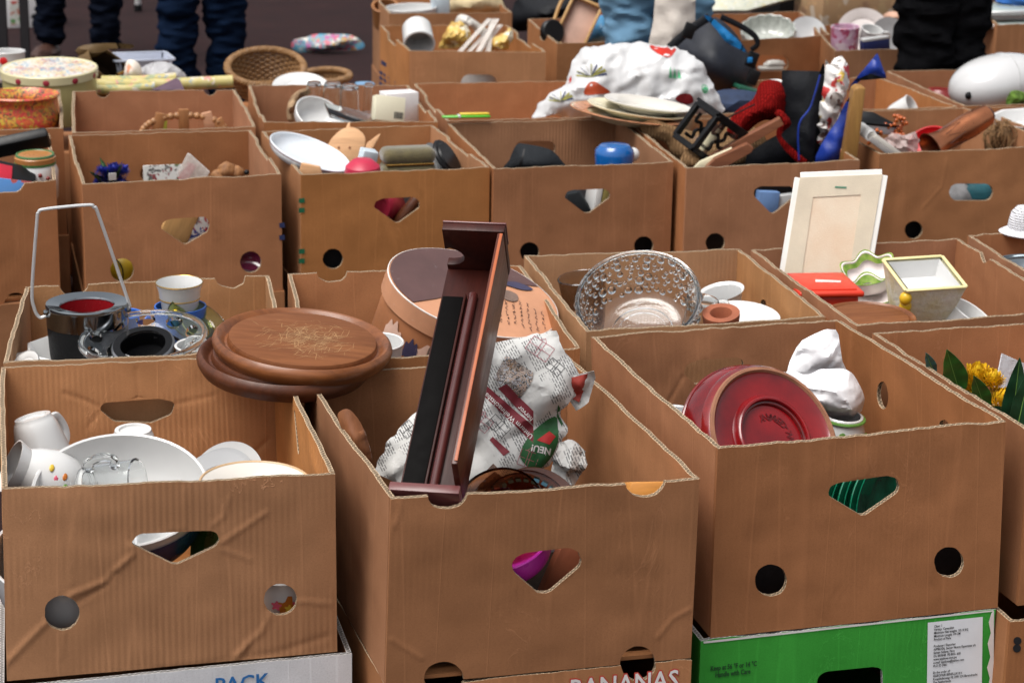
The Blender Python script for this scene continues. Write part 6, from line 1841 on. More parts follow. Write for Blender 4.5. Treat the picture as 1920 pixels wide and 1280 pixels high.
# glasses
b, o, M = soft_px([(538, 225), (540, 192), (556, 172), (576, 166), (584, 174), (566, 184), (556, 200), (552, 228)], 2.80, .02, .005, .014, folds(91, .03, .012), sm=2)
solo('driftwood', 'curled piece of pale driftwood beside the glasses', 'driftwood', b, mat('pale_bark', (.42, .28, .16), .85, .35, 40, c2=(.14, .08, .04), bump=.8, bscale=50), o, M)
t = thing('white_bowl', 'white oval bowl leaning below the glasses', 'bowl', P(600, 215, Y=2.68), NZ(upc(38, 40)))
part(t, 'bowl', bowl_vf(.062, .04, .45), CERAM)
for i, (x, y, Yd, r_) in enumerate(((622, 192, 2.76, .026), (655, 196, 2.76, .026), (588, 190, 2.80, .022), (690, 192, 2.82, .014))):
    tt = thing('drinking_glass', ('tallest clear glass upside down among the glassware', 'clear glass upside down right of the tallest', 'clear glass upside down left of the tallest', 'narrow clear salt glass near the white packet')[i], 'glass', P(x, y + 20, Y=Yd), NZ(-upc(4, 30)))
    part(tt, 'body', cup_body(r_, r_ * .8, .075, .0018), CLEAR)
solo('glass_tray', 'greyish glass tray slanting across the glasses', 'tray', rbox(.13, .07, .006, .002), glass('grey_glass', (.8, .85, .84)), P(660, 218, Y=2.66), eul(20, 16, 10))
t = thing('packet', 'cream cardboard packet with barcode', 'packet', P(728, 205, Y=2.68), eul(-14, 9, 8))
part(t, 'body', rbox(.075, .03, .06, .001), mat('cream_card', (.70, .66, .50), .6, .04))
for i in range(9): part(t, 'barcode_bar', rbox(.0012 if i % 3 else .002, .0006, .016, 0), INK_BLACK, False, loc=(.012 + i * .0026, -.0154, -.014))
solo('packet', 'white cardboard box behind the cream packet', 'packet', rbox(.085, .05, .075, .0015), mat('white_card', (.76, .74, .74), .6, .04), P(748, 200, Y=2.78), eul(0, 0, 12))
# white plastic bag on the carton, plates in front of it
WP = mat('white_polythene', (.60, .60, .605), .36, .03, 12, bump=.4, bscale=16)
b, o, M = soft_px([(996, 222), (1008, 196), (1030, 176), (1060, 160), (1072, 122), (1090, 92), (1115, 86), (1150, 82), (1200, 80), (1250, 88), (1290, 95), (1318, 120), (1340, 165), (1360, 205), (1340, 224), (1280, 240), (1150, 240), (1080, 225), (1040, 216)], 2.66, .075, .006, .06, folds2(101, .10, .024, 6), sm=0, n=(CH + ZV * .25).normalized(), rag=.006, sheet=True)
PB = thing('plastic_bag', 'big white plastic carrier bag printed with trees and a red dot', 'bag', o, M)
part(PB, 'bag', b, WP, ang=30)
nB = M.col[2]
def bprint(pts, m, nm='print_patch', sm=3, off=.0016):
    q = [tuple((M.transposed() @ (hit(x, y, o, nB) - o)).xy) for x, y in pts]
    part(PB, nm, conform(patch(smoothpoly(q, sm) if sm else q, .008), b, off), m)
REDPR = mat('poppy_red_print', (.52, .025, .012), .4)
bprint([(1218, 86), (1264, 90), (1262, 102), (1250, 113), (1232, 106)], REDPR)
bprint([(1094, 182), (1098, 165), (1110, 158), (1124, 165), (1142, 178), (1120, 182)], mat('rust_red_print', (.42, .06, .015), .4))
bprint([(1270, 182), (1290, 182), (1296, 196), (1280, 200), (1262, 192)], mat('dark_red_print', (.22, .015, .02), .4))
bprint([(1054, 158), (1068, 140), (1070, 156)], REDPR)
OLV = mat('olive_print', (.35, .33, .06), .5, .3, 60)
for cx_, cy_, s_ in ((1106, 148, 1), (1050, 192, .8)):
    for k in range(11):
        a = rad(200 - k * 22)
        x1_, y1_ = cx_ + 28 * s_ * cos(a), cy_ - 20 * s_ * abs(sin(a)) - 3
        bprint([(cx_, cy_), (cx_ + 1, cy_ + 2), (x1_ + 2, y1_ + 2), (x1_, y1_ - 1.5)], OLV if k % 3 else INK_NAVY, 'tree_print', 0)
for k in range(3): bprint([(1250 + k * 8, 152), (1252 + k * 8, 130 + k * 2), (1257 + k * 8, 152)], mat('mint_print', (.10, .45, .22), .5), 'tree_print', 0)
q = [(1318 + 6.5 * cos(a), 170 + 9 * sin(a)) for a in np.linspace(0, 2 * pi, 16, endpoint=False)]
bprint(q, mat('leaf_print_green', (.03, .30, .12), .5), 'round_mark', 0)
bprint([(1318 + 4.2 * cos(a), 169 + 6 * sin(a)) for a in np.linspace(0, 2 * pi, 14, endpoint=False)], WP, 'round_mark', 0, .003)
bprint([(1314, 172), (1318, 164), (1323, 170), (1319, 174)], mat('leaf_print_green', (.03, .30, .12), .5), 'round_mark', 0, .0045)
SALM = mat('salmon_band', (.58, .25, .12), .3, .2, 50)
for i, (x, y, Yd, r_, m, bd, lab) in enumerate(((1175, 212, 2.36, .132, CREAM, SALM, 'lowest plate with salmon spotted border under the plastic bag'), (1195, 203, 2.38, .118, CREAM, None, 'middle cream plate of the stack under the plastic bag'),
                                           (1215, 193, 2.40, .105, CERAM2, None, 'top cream plate of the stack under the plastic bag'))):
    plate(lab, (x, y), Yd, r_, (ZV + RH * .13 + CH * -.02).normalized(), m, .02, group='plates under the plastic bag', band=bd, rim=bd)
# navy backpack
NV = mat('navy_nylon', (.009, .012, .022), .6, .2, 20, bump=.4, bscale=30)
b, o, M = soft_px([(1252, 95), (1285, 62), (1320, 38), (1345, 34), (1375, 58), (1400, 95), (1418, 125), (1412, 160), (1395, 180), (1350, 182), (1310, 175), (1280, 140)], 2.95, .12, .01, .09, folds(111, .12, .008), sm=4)
BP = thing('backpack', 'navy backpack with bright blue trim lying behind the plastic bag', 'backpack', o, M)
MiB = M.transposed()
part(BP, 'body', b, NV)
def bpp(nm, px, Yd, th, m, edge=.012, sm=3):
    v, o2, M2 = soft_px(px, Yd, th, .008, edge, None, sm=sm)
    part(BP, nm, ([MiB @ (M2 @ p + o2 - o) for p in v[0]], v[1]), m)
CY = mat('bright_blue_nylon', (.006, .20, .52), .45, .1, bump=.3)
bpp('blue_trim', [(1320, 30), (1336, 34), (1360, 54), (1388, 80), (1398, 98), (1385, 92), (1360, 78), (1345, 58)], 2.82, .012, CY)
part(BP, 'strap', tube(bezier([MiB @ (P(x, y, Y=2.84) - o) for x, y in ((1255, 90), (1280, 68), (1305, 48), (1330, 32))], 6), .011, 8, flat=.25), BLK)
part(BP, 'strap', tube(bezier([MiB @ (P(x, y, Y=2.80) - o) for x, y in ((1352, 32), (1390, 50), (1415, 68), (1420, 84), (1408, 94))], 6), .0075, 8, flat=.35), BLK)
for x, y in ((1292, 58), (1410, 112), (1412, 145)): part(BP, 'buckle', xf(rbox(.030, .012, .040, .004), MiB @ (P(x, y, Y=2.81) - o), MiB @ eul(0, 20, 0)), BLACKP)
part(BP, 'buckle_inset', xf(rbox(.014, .004, .014, .002), MiB @ (P(1406, 113, Y=2.80) - o), MiB), CY)
part(BP, 'seam', conform(tube([(-.09, -.02, 0), (-.02, .02, 0), (.03, .06, 0)], .002, 5), b, .001), BLK)
solo('blue_cushion', 'dark blue cushion below the navy backpack', 'cushion', xf(knob(.07, (1.4, .8, .5), 9)), mat('dusk_blue_cloth', (.018, .035, .085), .8, .2, 30), P(1372, 196, Y=2.72))
solo('green_folder', 'dark green folder edge under the backpack', 'folder', rbox(.09, .10, .010, .002), mat('dark_green_card', (.01, .09, .05), .5), P(1405, 168, Y=2.85), eul(0, 18, 0))
cup('white cup on its side in the carton behind the copper vase', (1710, 200), 2.66, upc(60, 60), 40, .032, .026, .06)
solo('red_dish', 'white and red dish behind the knitted scarf', 'dish', bowl_vf(.03, .025), CERAM, P(1455, 160, Y=2.6), NZ(upc(20)))
# white oval shell
t = thing('helmet_shell', 'glossy white oval plastic shell with black knob and seam', 'shell', P(1866, 156, Y=2.78), eul(0, -4, 6))
t.scale = (1.10, 1.05, 1.10)
SH = mat('glossy_white_plastic', (.56, .56, .565), .15, .03, 8, coat=.5)
V, F = sphere(1, 40)
part(t, 'body', ([Vector((p.x * .128 * (1 + .10 * p.x), p.y * .095, p.z * .068 + .010 * p.x)) for p in V], F), SH)
part(t, 'seam', tube([((.118 * .1 * (1 + .01)) + .012 * sin(a), .0955 * cos(a) * .995, .0680 * sin(a) + .001) for a in np.linspace(0, 2 * pi, 60, endpoint=False)], .0009, 5, True), mat('seam_grey', (.5, .5, .5), .4))
part(t, 'knob', xf(sphere(.0095, 12), (-.099, -.050, -.012), None, (1, .7, 1)), BLACKP)
b, o, M = soft_px([(1886, 190), (1895, 172), (1910, 170), (1925, 178), (1925, 196), (1892, 198)], 2.64, .014, .005, .012, folds(121, .015, .006), sm=2)
solo('green_sponge', 'moss green scrubbing pad in front of the white shell', 'pad', b, mat('moss_green', (.14, .26, .03), .9, .4, 80, bump=1, bscale=150), o, M)
solo('dark_red_lid', 'dark red lid behind the white shell', 'lid', lathe([(0, .01), (.03, .008), (.045, -.01), (0, -.012)], 32), mat('dark_red_glaze', (.2, .02, .02), .3), P(1762, 172, Y=2.92))  # a glazed lid with no pot under it

# ================================================================== table of odds and ends at the far left
t = thing('biscuit_tin', 'large round yellow biscuit tin with a colourful picture lid', 'tin', P(92, 128, Y=3.22), NZ(upc(4)))
TY = mat('pale_yellow_tin', (.55, .50, .22), .35, .06, 10, metal=.15)
part(t, 'body', lathe([(0, -.13), (.117, -.13), (.119, -.124), (.119, -.018)], 72), TY)
part(t, 'lid', lathe([(.120, -.020), (.1235, -.019), (.1235, .0), (.121, .003), (.116, .001)], 72), mat('cream_tin', (.66, .60, .36), .3, .05, 10))
part(t, 'lid_picture', lathe([(.1165, .0012), (0, .0022)], 72), spots('tin_lid_print', (.74, .70, .62), [(.72, .52, .18), (.70, .68, .66), (.16, .34, .48), (.72, .60, .40), (.70, .68, .66), (.45, .12, .12), (.70, .62, .5), (.6, .45, .2)], 44, .3, .7, 0, 1.6))
for a in (-130, -95, -60, -25, 170): part(t, 'rose_print', xf(ico(2, .009), (.123 * cos(rad(a)), .123 * sin(rad(a)), -.012), eul(0, 0, a), (.2, 1, .9)), mat('rose_print', (.35, .03, .05), .4))
solo('table_support', 'stack of folded cartons carrying the biscuit tin', 'stack', rbox(.34, .30, .32, .004), CB['tan'], Vector((-.58, 3.26, -.335)), None)
solo('tablecloth_carton', 'low carton under the wrapping paper rolls and brown bag', 'box', rbox(.56, .30, .36, .004), CB['red'], Vector((-.13, 3.44, -.315)), None)
t = thing('polka_dot_cup', 'white cup with red dots at the picture edge behind the tin', 'cup', P(12, 96, Y=3.55))
part(t, 'body', cup_body(.05, .045, .08), CERAM)
for a, z in ((-100, -.02), (-60, -.03), (-80, -.055), (-130, -.04)): part(t, 'red_dot', xf(ico(2, .011), (.0492 * cos(rad(a)), .0492 * sin(rad(a)), z), eul(0, 0, a), (.15, 1, 1)), mat('dot_red', (.62, .02, .02), .3))
OLB = mat('olive_brown_leather', (.15, .092, .038), .6, .2, 14, bump=.3, bscale=60, spec=.25)
t = thing('leather_bag', 'olive brown leather bag lying open behind the tin', 'bag', P(206, 122, Y=3.50), NZ((RH * .55 + CH * .35 + ZV * .5).normalized()))
part(t, 'body', lathe([(0, -.10), (.045, -.10), (.060, -.08), (.062, -.03), (.058, 0), (.055, .0), (.058, -.03), (.052, -.08), (0, -.092)], 48, 1.0, .72, wob=.04), OLB)
part(t, 'lining', lathe([(.056, -.002), (.054, -.05), (0, -.06)], 40, 1.0, .72, wob=.04), mat('bag_lining', (.03, .018, .010), .9, spec=.1))
b2, o2, M2 = soft_px([(152, 100), (166, 91), (205, 88), (241, 90), (239, 97), (205, 97), (186, 108), (165, 112)], 3.50, .014, .009, .014, None, sm=2)
inv = t.matrix_world.inverted()
part(t, 'flap', ([inv @ (M2 @ p + o2) for p in b2[0]], b2[1]), OLB)
t.scale = (1.2, 1.2, 1.2)
part(t, 'buckle', tube([(.02, -.02, .004), (.035, .0, .006)], .004, 6), GOLD)
t = thing('plastic_bin', 'translucent grey plastic bin behind the leather bag', 'bin', P(264, 124, Y=3.62), eul(0, 0, 6))
GP = mat('grey_translucent_plastic', (.42, .45, .54), .35, .05)
for s in (-1, 1):
    part(t, 'side', rbox(.006, .12, .07, .002), GP, loc=(s * .07, 0, -.01), rot=eul(0, s * 10, 0))
    part(t, 'end', rbox(.14, .006, .07, .002), GP, loc=(0, s * .06, -.01), rot=eul(-s * 10, 0, 0))
part(t, 'rim', join(bar((-.082, -.072, .026), (.082, -.072, .026), .012, .006), bar((-.082, .072, .026), (.082, .072, .026), .012, .006), bar((-.080, -.066, .026), (-.080, .066, .026), .012, .006), bar((.080, -.066, .026), (.080, .066, .026), .012, .006)), GP)
part(t, 'bottom', rbox(.13, .11, .005, .001), GP, loc=(0, 0, -.044))
b, o, M = soft_px([(234, 150), (236, 118), (248, 112), (262, 122), (268, 145), (262, 152)], 3.46, .03, .008, .03, folds(141, .05, .004), sm=3)
solo('tea_towel', 'white and coral tea towel rolled beside the leather bag', 'towel', b, spots('coral_print', (.72, .64, .56), [(.62, .25, .14), (.74, .68, .6), (.72, .5, .36)], 26, .8, .5), o, M)
b, o, M = soft_px([(250, 152), (262, 130), (285, 118), (310, 116), (335, 128), (352, 148), (330, 156), (280, 156)], 3.48, .05, .007, .04, folds(151, .04, .014, 7), sm=2)
solo('plastic_bag', 'crinkled clear plastic bag on the wrapping paper', 'bag', b, film('crinkled_clear_film', (.62, .62, .64), .62), o, M, ang=25)
WPAP = spots('wrapping_print', (.52, .44, .15), [(.58, .50, .22), (.70, .62, .50), (.28, .34, .18), (.55, .47, .2), (.60, .25, .22), (.3, .36, .36)], 42, .4, .5)
for i, (xa, ya, xb, yb, Yd, r_) in enumerate(((176, 160, 436, 153, 3.34, .017), (190, 152, 330, 146, 3.42, .014), (180, 168, 290, 163, 3.30, .013))):
    a, b_ = P(xa, ya, Y=Yd), P(xb, yb, Y=Yd)
    t = thing('wrapping_roll', ('longest yellow flowered wrapping paper roll', 'yellow flowered wrapping roll behind the longest', 'short flowered wrapping roll nearest the bead trivet carton')[i], 'roll', (a + b_) / 2, None, 'wrapping paper rolls')
    part(t, 'paper', tube([a - t.location, (a + b_) / 2 - t.location + Vector((0, 0, -.004)), b_ - t.location], r_, 18), WPAP)
    part(t, 'core', tube([a - t.location, b_ - t.location], r_ * .6, 12), CERAM2)
v, o, M = slab_px([(284, 170), (330, 147), (338, 152), (346, 170)], 3.22, .004, upc(35), 0)
solo('purple_card', 'plum coloured card leaning on the wrapping rolls', 'card', v, mat('plum_card', (.075, .03, .06), .6), o, M)
# wicker baskets
WK = mat('wicker', (.30, .16, .062), .6, .3, 50, c2=(.17, .085, .03))
def basket(label, px, Y, r, h, n, sx=1.25):
    t = thing('wicker_basket', label, 'basket', P(*px, Y=Y), NZ(n), 'wicker baskets')
    W_, S_ = [], []
    K, N_ = 13, 40
    for k in range(K):
        z = -h + h * k / (K - 1)
        rr2 = r * (.62 + .38 * (k / (K - 1)) ** .7)
        W_.append(tube([((rr2 + .003 * cos(N_ / 2 * a + k * pi)) * cos(a) * sx, (rr2 + .003 * cos(N_ / 2 * a + k * pi)) * sin(a), z) for a in np.linspace(0, 2 * pi, 80, endpoint=False)], h / K * .52, 5, True))
    for i in range(N_):
        a = 2 * pi * i / N_
        S_.append(tube([(r * (.62 + .38 * s ** .7) * cos(a) * sx, r * (.62 + .38 * s ** .7) * sin(a), -h + h * s) for s in (0, .2, .4, .6, .8, 1)], .0025, 5))
    part(t, 'weave', join(*W_), WK, kind='stuff')
    part(t, 'stakes', join(*S_), WK, kind='stuff')
    rim = []
    for j in range(3): rim.append(tube([((r + .006 * cos(22 * a + j * 2.1)) * cos(a) * sx, (r + .006 * cos(22 * a + j * 2.1)) * sin(a), .006 * sin(22 * a + j * 2.1)) for a in np.linspace(0, 2 * pi, 180, endpoint=False)], .0042, 6, True))
    part(t, 'braided_rim', join(*rim), WK)
    part(t, 'bottom', lathe([(0, -h), (r * .62, -h), (r * .62, -h + .006), (0, -h + .006)], 40, sx, 1), WK)
basket('wicker basket tilted open behind the carton of glasses', (498, 126), 3.42, .086, .085, upc(26, 10), 1.2)
basket('low wicker basket beside the white decorated plate', (612, 142), 3.48, .058, .05, upc(8), 1.1)
solo('basket_crate', 'low brown carton carrying the wicker baskets', 'box', rbox(.42, .34, .34, .004), CB['tan'], Vector((.20, 3.40, -.325)), None)
plate('white plate with faint flowers leaning before the wicker basket', (564, 162), 3.22, .075, upc(20, 10), CERAM, .014)
solo('plastic_lid', 'small light blue plastic lid by the far carton corner', 'dish', lathe([(0, .004), (.025, .002), (.028, -.006), (0, -.008)], 32), mat('light_blue_plastic', (.16, .32, .52), .4), P(684, 157, Y=3.12))  # a loose plastic lid

# ================================================================== far cartons' contents
t = thing('ceramic_pot', 'white ceramic pot lying in the far carton with dark opening', 'pot', P(786, 84, Y=3.72), NZ((CH * .80 - ZV * .42 + RH * .12).normalized()))
part(t, 'body', cup_body(.046, .043, .085, .006), CERAM)
YW = spots('yellow_wrapping', (.62, .40, .08), [(.66, .46, .12), (.45, .25, .05), (.72, .66, .5), (.6, .36, .06)], 34, .4, .6)
b, o, M = soft_px([(822, 92), (832, 62), (846, 42), (868, 40), (882, 58), (886, 90)], 3.80, .03, .005, .03, folds2(161, .05, .022), sm=0, rag=.006)
solo('wrapped_parcel', 'yellow paper parcel left of the clear strips', 'parcel', b, YW, o, M)
b, o, M = soft_px([(852, 48), (858, 30), (872, 28), (896, 42), (915, 58), (905, 70), (886, 56), (868, 50)], 3.9, .03, .007, .02, folds(171, .04, .008), sm=2)
solo('white_ribbon', 'twisted white paper ribbon on the yellow parcels', 'ribbon', b, CERAM2, o, M)
for i in range(5):
    a, b_ = P(862 + i * 12 + (i % 3) * 5, 98, Y=3.70 + i * .012), P(918 + (i * 7) % 24, 36 + (i * 11) % 22, Y=3.86 + .02 * (i % 2))
    solo('plastic_strip', 'clear crinkled plastic strip %s among the yellow parcels' % ('one', 'two', 'three', 'four', 'five')[i], 'strip', bar(a - (a + b_) / 2, b_ - (a + b_) / 2, .016, .004, .001), film('clear_bag_film', (.75, .70, .65), .5), (a + b_) / 2, None, 'clear plastic strips')
b, o, M = soft_px([(912, 96), (925, 70), (945, 62), (958, 50), (964, 72), (950, 95)], 3.78, .03, .005, .03, folds2(181, .05, .022), sm=0, rag=.006)
solo('wrapped_parcel', 'yellow and white paper parcel right of the clear strips', 'parcel', b, YW, o, M)
solo('white_tub', 'white tub behind the slot of the far pot carton', 'tub', cup_body(.06, .05, .09), CERAM, P(898, 130, Y=3.66))
t = thing('sauce_boat', 'white sauce boat in the farthest carton', 'dish', P(770, 14, Y=4.6), NZ(upc(8)))
part(t, 'body', bowl_vf(.075, .05, sx=1.15, sy=.7), CERAM)
part(t, 'handle', ear(.075, .05, .03, .006), CERAM)
solo('clear_tub', 'pale blue translucent tub in the farthest carton', 'tub', rbox(.06, .05, .07, .008), mat('ice_blue_plastic', (.50, .58, .64), .3), P(825, 12, Y=4.62))
b, o, M = soft_px([(844, 26), (848, -5), (870, -20), (905, -18), (935, -8), (948, 20), (940, 28)], 4.66, .07, .01, .05, folds(191, .07, .014), sm=3)
solo('cloth_bundle', 'cream cloth bundle in the farthest carton', 'bundle', b, mat('cream_plush', (.62, .50, .30), .9, .12, 30, bump=.4), o, M)
solo('round_tin', 'brown round wooden tub at the corner of the farthest carton', 'tub', cup_body(.045, .04, .08, .008), wood('trivet_wood', (.36, .16, .06), (.50, .26, .11)), P(722, 10, Y=4.72), NZ(upc(25)))
t = thing('serving_tray', 'wooden tray with pink bottom standing in the far carton', 'tray', P(1082, 48, Y=3.98), frame((CH + ZV * .35).normalized(), -24))
TR = wood('honey_wood', (.48, .27, .10), (.60, .38, .17), 1, 'X', .5)
part(t, 'bottom', rbox(.085, .15, .004, .001), mat('pink_tray_paper', (.60, .38, .30), .6))
for s in (-1, 1):
    part(t, 'side', rbox(.008, .16, .03, .002), TR, loc=(s * .046, 0, .012))
    part(t, 'end', rbox(.084, .008, .03, .002), TR, loc=(0, s * .077, .012))
part(t, 'handle', tube(bezier([(-.07, -.02, .0), (-.075, .05, .0), (-.06, .095, 0), (-.045, .09, 0)], 6), .005, 8), TR)
solo('black_disc', 'black round tin standing beside the wooden tray', 'tin', lathe([(0, .010), (.034, .010), (.038, .006), (.038, -.010), (0, -.012)], 44), BLACKP, P(1036, 60, Y=3.96), NZ(upc(75, 30)))
b, o, M = soft_px([(1100, 80), (1104, 48), (1118, 32), (1140, 30), (1150, 60), (1145, 84)], 4.05, .06, .008, .04, folds(201, .07, .006), sm=3)
solo('blue_bag', 'sky blue plastic bag beside the wooden tray', 'bag', b, mat('sky_blue_plastic', (.05, .24, .46), .4, .15), o, M)
solo('orange_box', 'orange box behind the blue plastic bag', 'box', rbox(.10, .08, .08, .004), mat('orange_card', (.60, .17, .02), .5), P(1100, 34, Y=4.2))
b, o, M = soft_px([(955, 60), (960, 20), (980, -10), (1060, -30), (1140, -20), (1142, 20), (1080, 38), (1020, 52)], 5.0, .12, .015, .08, folds(211, .15, .02), sm=2)
solo('dark_bag', 'heap of black bags on the ground behind the wooden tray', 'bag', b, BLK, o, M)
# right group
t = thing('glass_bowl', 'pressed glass bowl with scalloped rim in the far carton', 'bowl', P(1440, 54, Y=3.95), NZ(upc(24, -10)))
v = bowl_vf(.085, .055, .5)
part(t, 'bowl', ([Vector((p.x * (1 + .04 * cos(16 * math.atan2(p.y, p.x))), p.y * (1 + .04 * cos(16 * math.atan2(p.y, p.x))), p.z)) for p in v[0]], v[1]), mat('cloudy_pressed_glass', (.52, .54, .50), .15, .15, 60, coat=.5))
plate('greyish white saucer leaning beside the pressed glass bowl', (1515, 62), 3.95, .058, upc(55, 5), CERAMG, .01)
v, o, M = slab_px([(1330, 22), (1340, -14), (1500, -30), (1498, -5), (1400, 22)], 4.5, .012, upc(45), .002)
t = thing('printed_board', 'pale printed board lying at the top edge behind the backpack', 'board', o, M)
part(t, 'board', v, spots('board_print', (.50, .52, .42), [(.58, .58, .5), (.35, .40, .38), (.55, .5, .3), (.6, .6, .55)], 60, .5, .45))
solo('black_case', 'dark case under the printed board', 'case', rbox(.30, .2, .14, .008), BLACKP, P(1505, 12, Y=4.75), eul(0, 0, 10))
t = thing('slipper', 'off-white slipper behind the slot of the pressed glass carton', 'slipper', P(1445, 122, Y=3.70))
part(t, 'sole', rbox(.075, .03, .012, .005, 3), CERAM2, loc=(0, 0, -.010))
part(t, 'upper', xf(knob(.03, (1.1, .5, .45), 2), (.012, 0, .002)), CERAM2)
plate('big oval grey plate behind the pink mug', (1618, 60), 3.95, .082, upc(58, -8), mat('pinkish_plate', (.62, .56, .54), .25, .05), .014)
plate('grey metal plate standing at the black trousers', (1672, 72), 3.86, .07, upc(62, 20), mat('pewter', (.38, .38, .38), .4, .06, metal=.3), .01)
t = thing('mug', 'pink and white marbled mug in the far carton', 'mug', P(1585, 50, Y=3.72), NZ(upc(4, -20)))
part(t, 'body', cup_body(.043, .040, .085), spots('pink_marbling', (.62, .36, .52), [(.72, .5, .62), (.45, .06, .16), (.66, .42, .58), (.74, .6, .68)], 40, .3, .6))
t = thing('cup', 'white cup with round handle on the dark blue packet', 'cup', P(1636, 55, Y=3.70), NZ(upc(20, 30)))
part(t, 'body', cup_body(.034, .028, .055), CERAM)
part(t, 'handle', ear(.033, .055, .026, .005), CERAM)
solo('packet', 'dark blue packet with white top in the pink mug carton', 'packet', join(mi(rbox(.085, .03, .035, .001), 0), mi(xf(rbox(.085, .03, .008, .001), (0, 0, .022)), 1)), [mat('navy_card', (.012, .02, .10), .5), CERAM], P(1640, 86, Y=3.60), eul(0, -6, 4))
b, o, M = soft_px([(1655, 30), (1670, 22), (1690, 26), (1692, 40), (1660, 42)], 4.0, .03, .008, .03, folds(221, .05, .006), sm=3)
solo('peach_cloth', 'peach coloured cloth beside the oval plate', 'cloth', b, mat('peach_cloth', (.60, .36, .26), .9, .1), o, M)
solo('toy_figures', 'row end of a tan toy carton at the top edge', 'box', rbox(.34, .2, .16, .004), spots('tan_toys', (.40, .24, .12), [(.5, .3, .15), (.28, .15, .08), (.55, .45, .35), (.45, .3, .15)], 24), P(1600, -2, Y=4.45), eul(0, 0, 8))
for i in range(2):
    t = thing('glass_tray', ('upper', 'lower')[i] + ' glass tray with grey metal edge on the far right carton', 'tray', P(1890, 16 + i * 24, Y=4.22 - i * .05), eul(0, 0, 6), 'glass trays')
    part(t, 'plate', rbox(.30, .24, .010, .002), mat('frosted_glass_plate', (.36, .42, .40), .2, .08))
    part(t, 'metal_edge', bar((-.155, -.123, .002), (.155, -.123, .002), .010, .012, .002), STEEL)
solo('blue_bag', 'blue plastic bag on top of the glass trays', 'bag', xf(knob(.07, (1.2, 1, .5), 4)), mat('cobalt_plastic', (.02, .12, .42), .4, .15), P(1915, -2, Y=4.30))

# ================================================================== people (only their legs are in the picture)
def skin(name, verts, edges, radii, sub=2, wrinkle=0.0, sd=0):
    me = bpy.data.meshes.new(name)
    me.from_pydata(verts, edges, [])
    ob = bpy.data.objects.new(name, me)
    COL.objects.link(ob)
    ob.modifiers.new('skin', 'SKIN')
    sv = me.skin_vertices[0].data
    for i, r in enumerate(radii):
        sv[i].radius = r if isinstance(r, tuple) else (r, r)
        sv[i].use_root = (i == 0)
    m = ob.modifiers.new('sub', 'SUBSURF')
    m.levels = m.render_levels = sub
    dg = bpy.context.evaluated_depsgraph_get()
    ev = bpy.data.meshes.new_from_object(ob.evaluated_get(dg))
    V = [v.co.copy() for v in ev.vertices]
    N_ = [v.normal.copy() for v in ev.vertices]
    F = [list(p.vertices) for p in ev.polygons]
    bpy.data.objects.remove(ob)
    bpy.data.meshes.remove(ev)
    if wrinkle:
        V = [v + n * wrinkle * (noise.noise(Vector((v.x * 9, v.y * 9, v.z * 22 + sd))) + .6 * noise.noise(Vector((v.x * 20, v.y * 20, v.z * 55 + sd)))) for v, n in zip(V, N_)]
    return V, F
SKINM = mat('skin', (.50, .27, .18), .5, .06)
def person(label, px, Y, facing, trousers, shoe, jacket, spread=.11, stride=.0, flare=.0, sd=0):
    g = P(*px, Y=Y)
    g.z = GZ
    t = thing('person', label, 'person', g, eul(0, 0, facing), 'people standing among the cartons')
    h = spread
    v = [(0, 0, .96), (0, 0, 1.06), (-.09, 0, .90), (-h, stride * .5, .50), (-h - .005, stride * .9, .28), (-h - .01, stride, .06), (.09, 0, .90), (h, -stride * .5, .50), (h + .005, -stride * .9, .28), (h + .01, -stride, .06)]
    e = [(0, 1), (0, 2), (2, 3), (3, 4), (4, 5), (0, 6), (6, 7), (7, 8), (8, 9)]
    r = [(.15, .11), (.155, .11), .095, .078 + flare * .5, .074 + flare, .078 + flare * 1.5, .095, .078 + flare * .5, .074 + flare, .078 + flare * 1.5]
    part(t, 'trousers', skin('trousers', v, e, r, 4, .020, sd), trousers)
    v = [(0, 0, 1.08), (0, 0, 1.28), (0, 0, 1.44), (0, 0, 1.54), (0, -.01, 1.66), (-.19, 0, 1.42), (-.25, -.02, 1.14), (-.24, -.12, .90), (.19, 0, 1.42), (.25, -.02, 1.14), (.24, -.12, .90)]
    e = [(0, 1), (1, 2), (2, 3), (3, 4), (2, 5), (5, 6), (6, 7), (2, 8), (8, 9), (9, 10)]
    part(t, 'upper_body', skin('upper_body', v, e, [(.16, .12), (.17, .12), (.16, .11), .06, (.085, .10), .07, .055, .04, .07, .055, .04], 2, .004, sd), jacket)
    part(t, 'hair', xf(ico(3, .1), (0, .012, 1.70), None, (.95, 1.05, .75)), mat('dark_hair', (.03, .02, .015), .6))
    for s, y in ((-1, stride), (1, -stride)):
        sh = part(t, 'shoe', xf(knob(.05, (1.0, 2.6, .85), sd + s), (s * (h + .012), y - .055, .045)), shoe)
        part(sh, 'sole', rbox(.09, .27, .02, .008, 2), BLACKP, loc=(s * (h + .012), y - .055, .012))
    return t
DEN = weave('dark_denim', (.008, .018, .042), (.004, .009, .024), 500, .95, .3, .03)
DENL = weave('light_denim', (.22, .40, .55), (.14, .27, .41), 500, .95, .3, .05)
BT = mat('black_trouser_cloth', (.006, .006, .007), .95, .2, 30, spec=.03)
JK = mat('dark_jacket', (.03, .03, .035), .8, .2)
person('person in near-black trousers and brown shoes at the far left', (146, 66), 6.75, -18, mat('ink_blue_trousers', (.005, .007, .014), .95, .2, 20, spec=.03), mat('brown_shoe_leather', (.055, .022, .014), .5), JK, .12, .03, -.006, 3)
person('person in dark blue jeans behind the wicker basket', (380, 150), 4.9, 10, DEN, BLACKP, JK, .080, .0, -.006, 7)
person('person in light blue jeans behind the big plastic bag', (1226, 150), 3.36, -8, DENL, BLACKP, JK, .064, .01, -.010, 11)
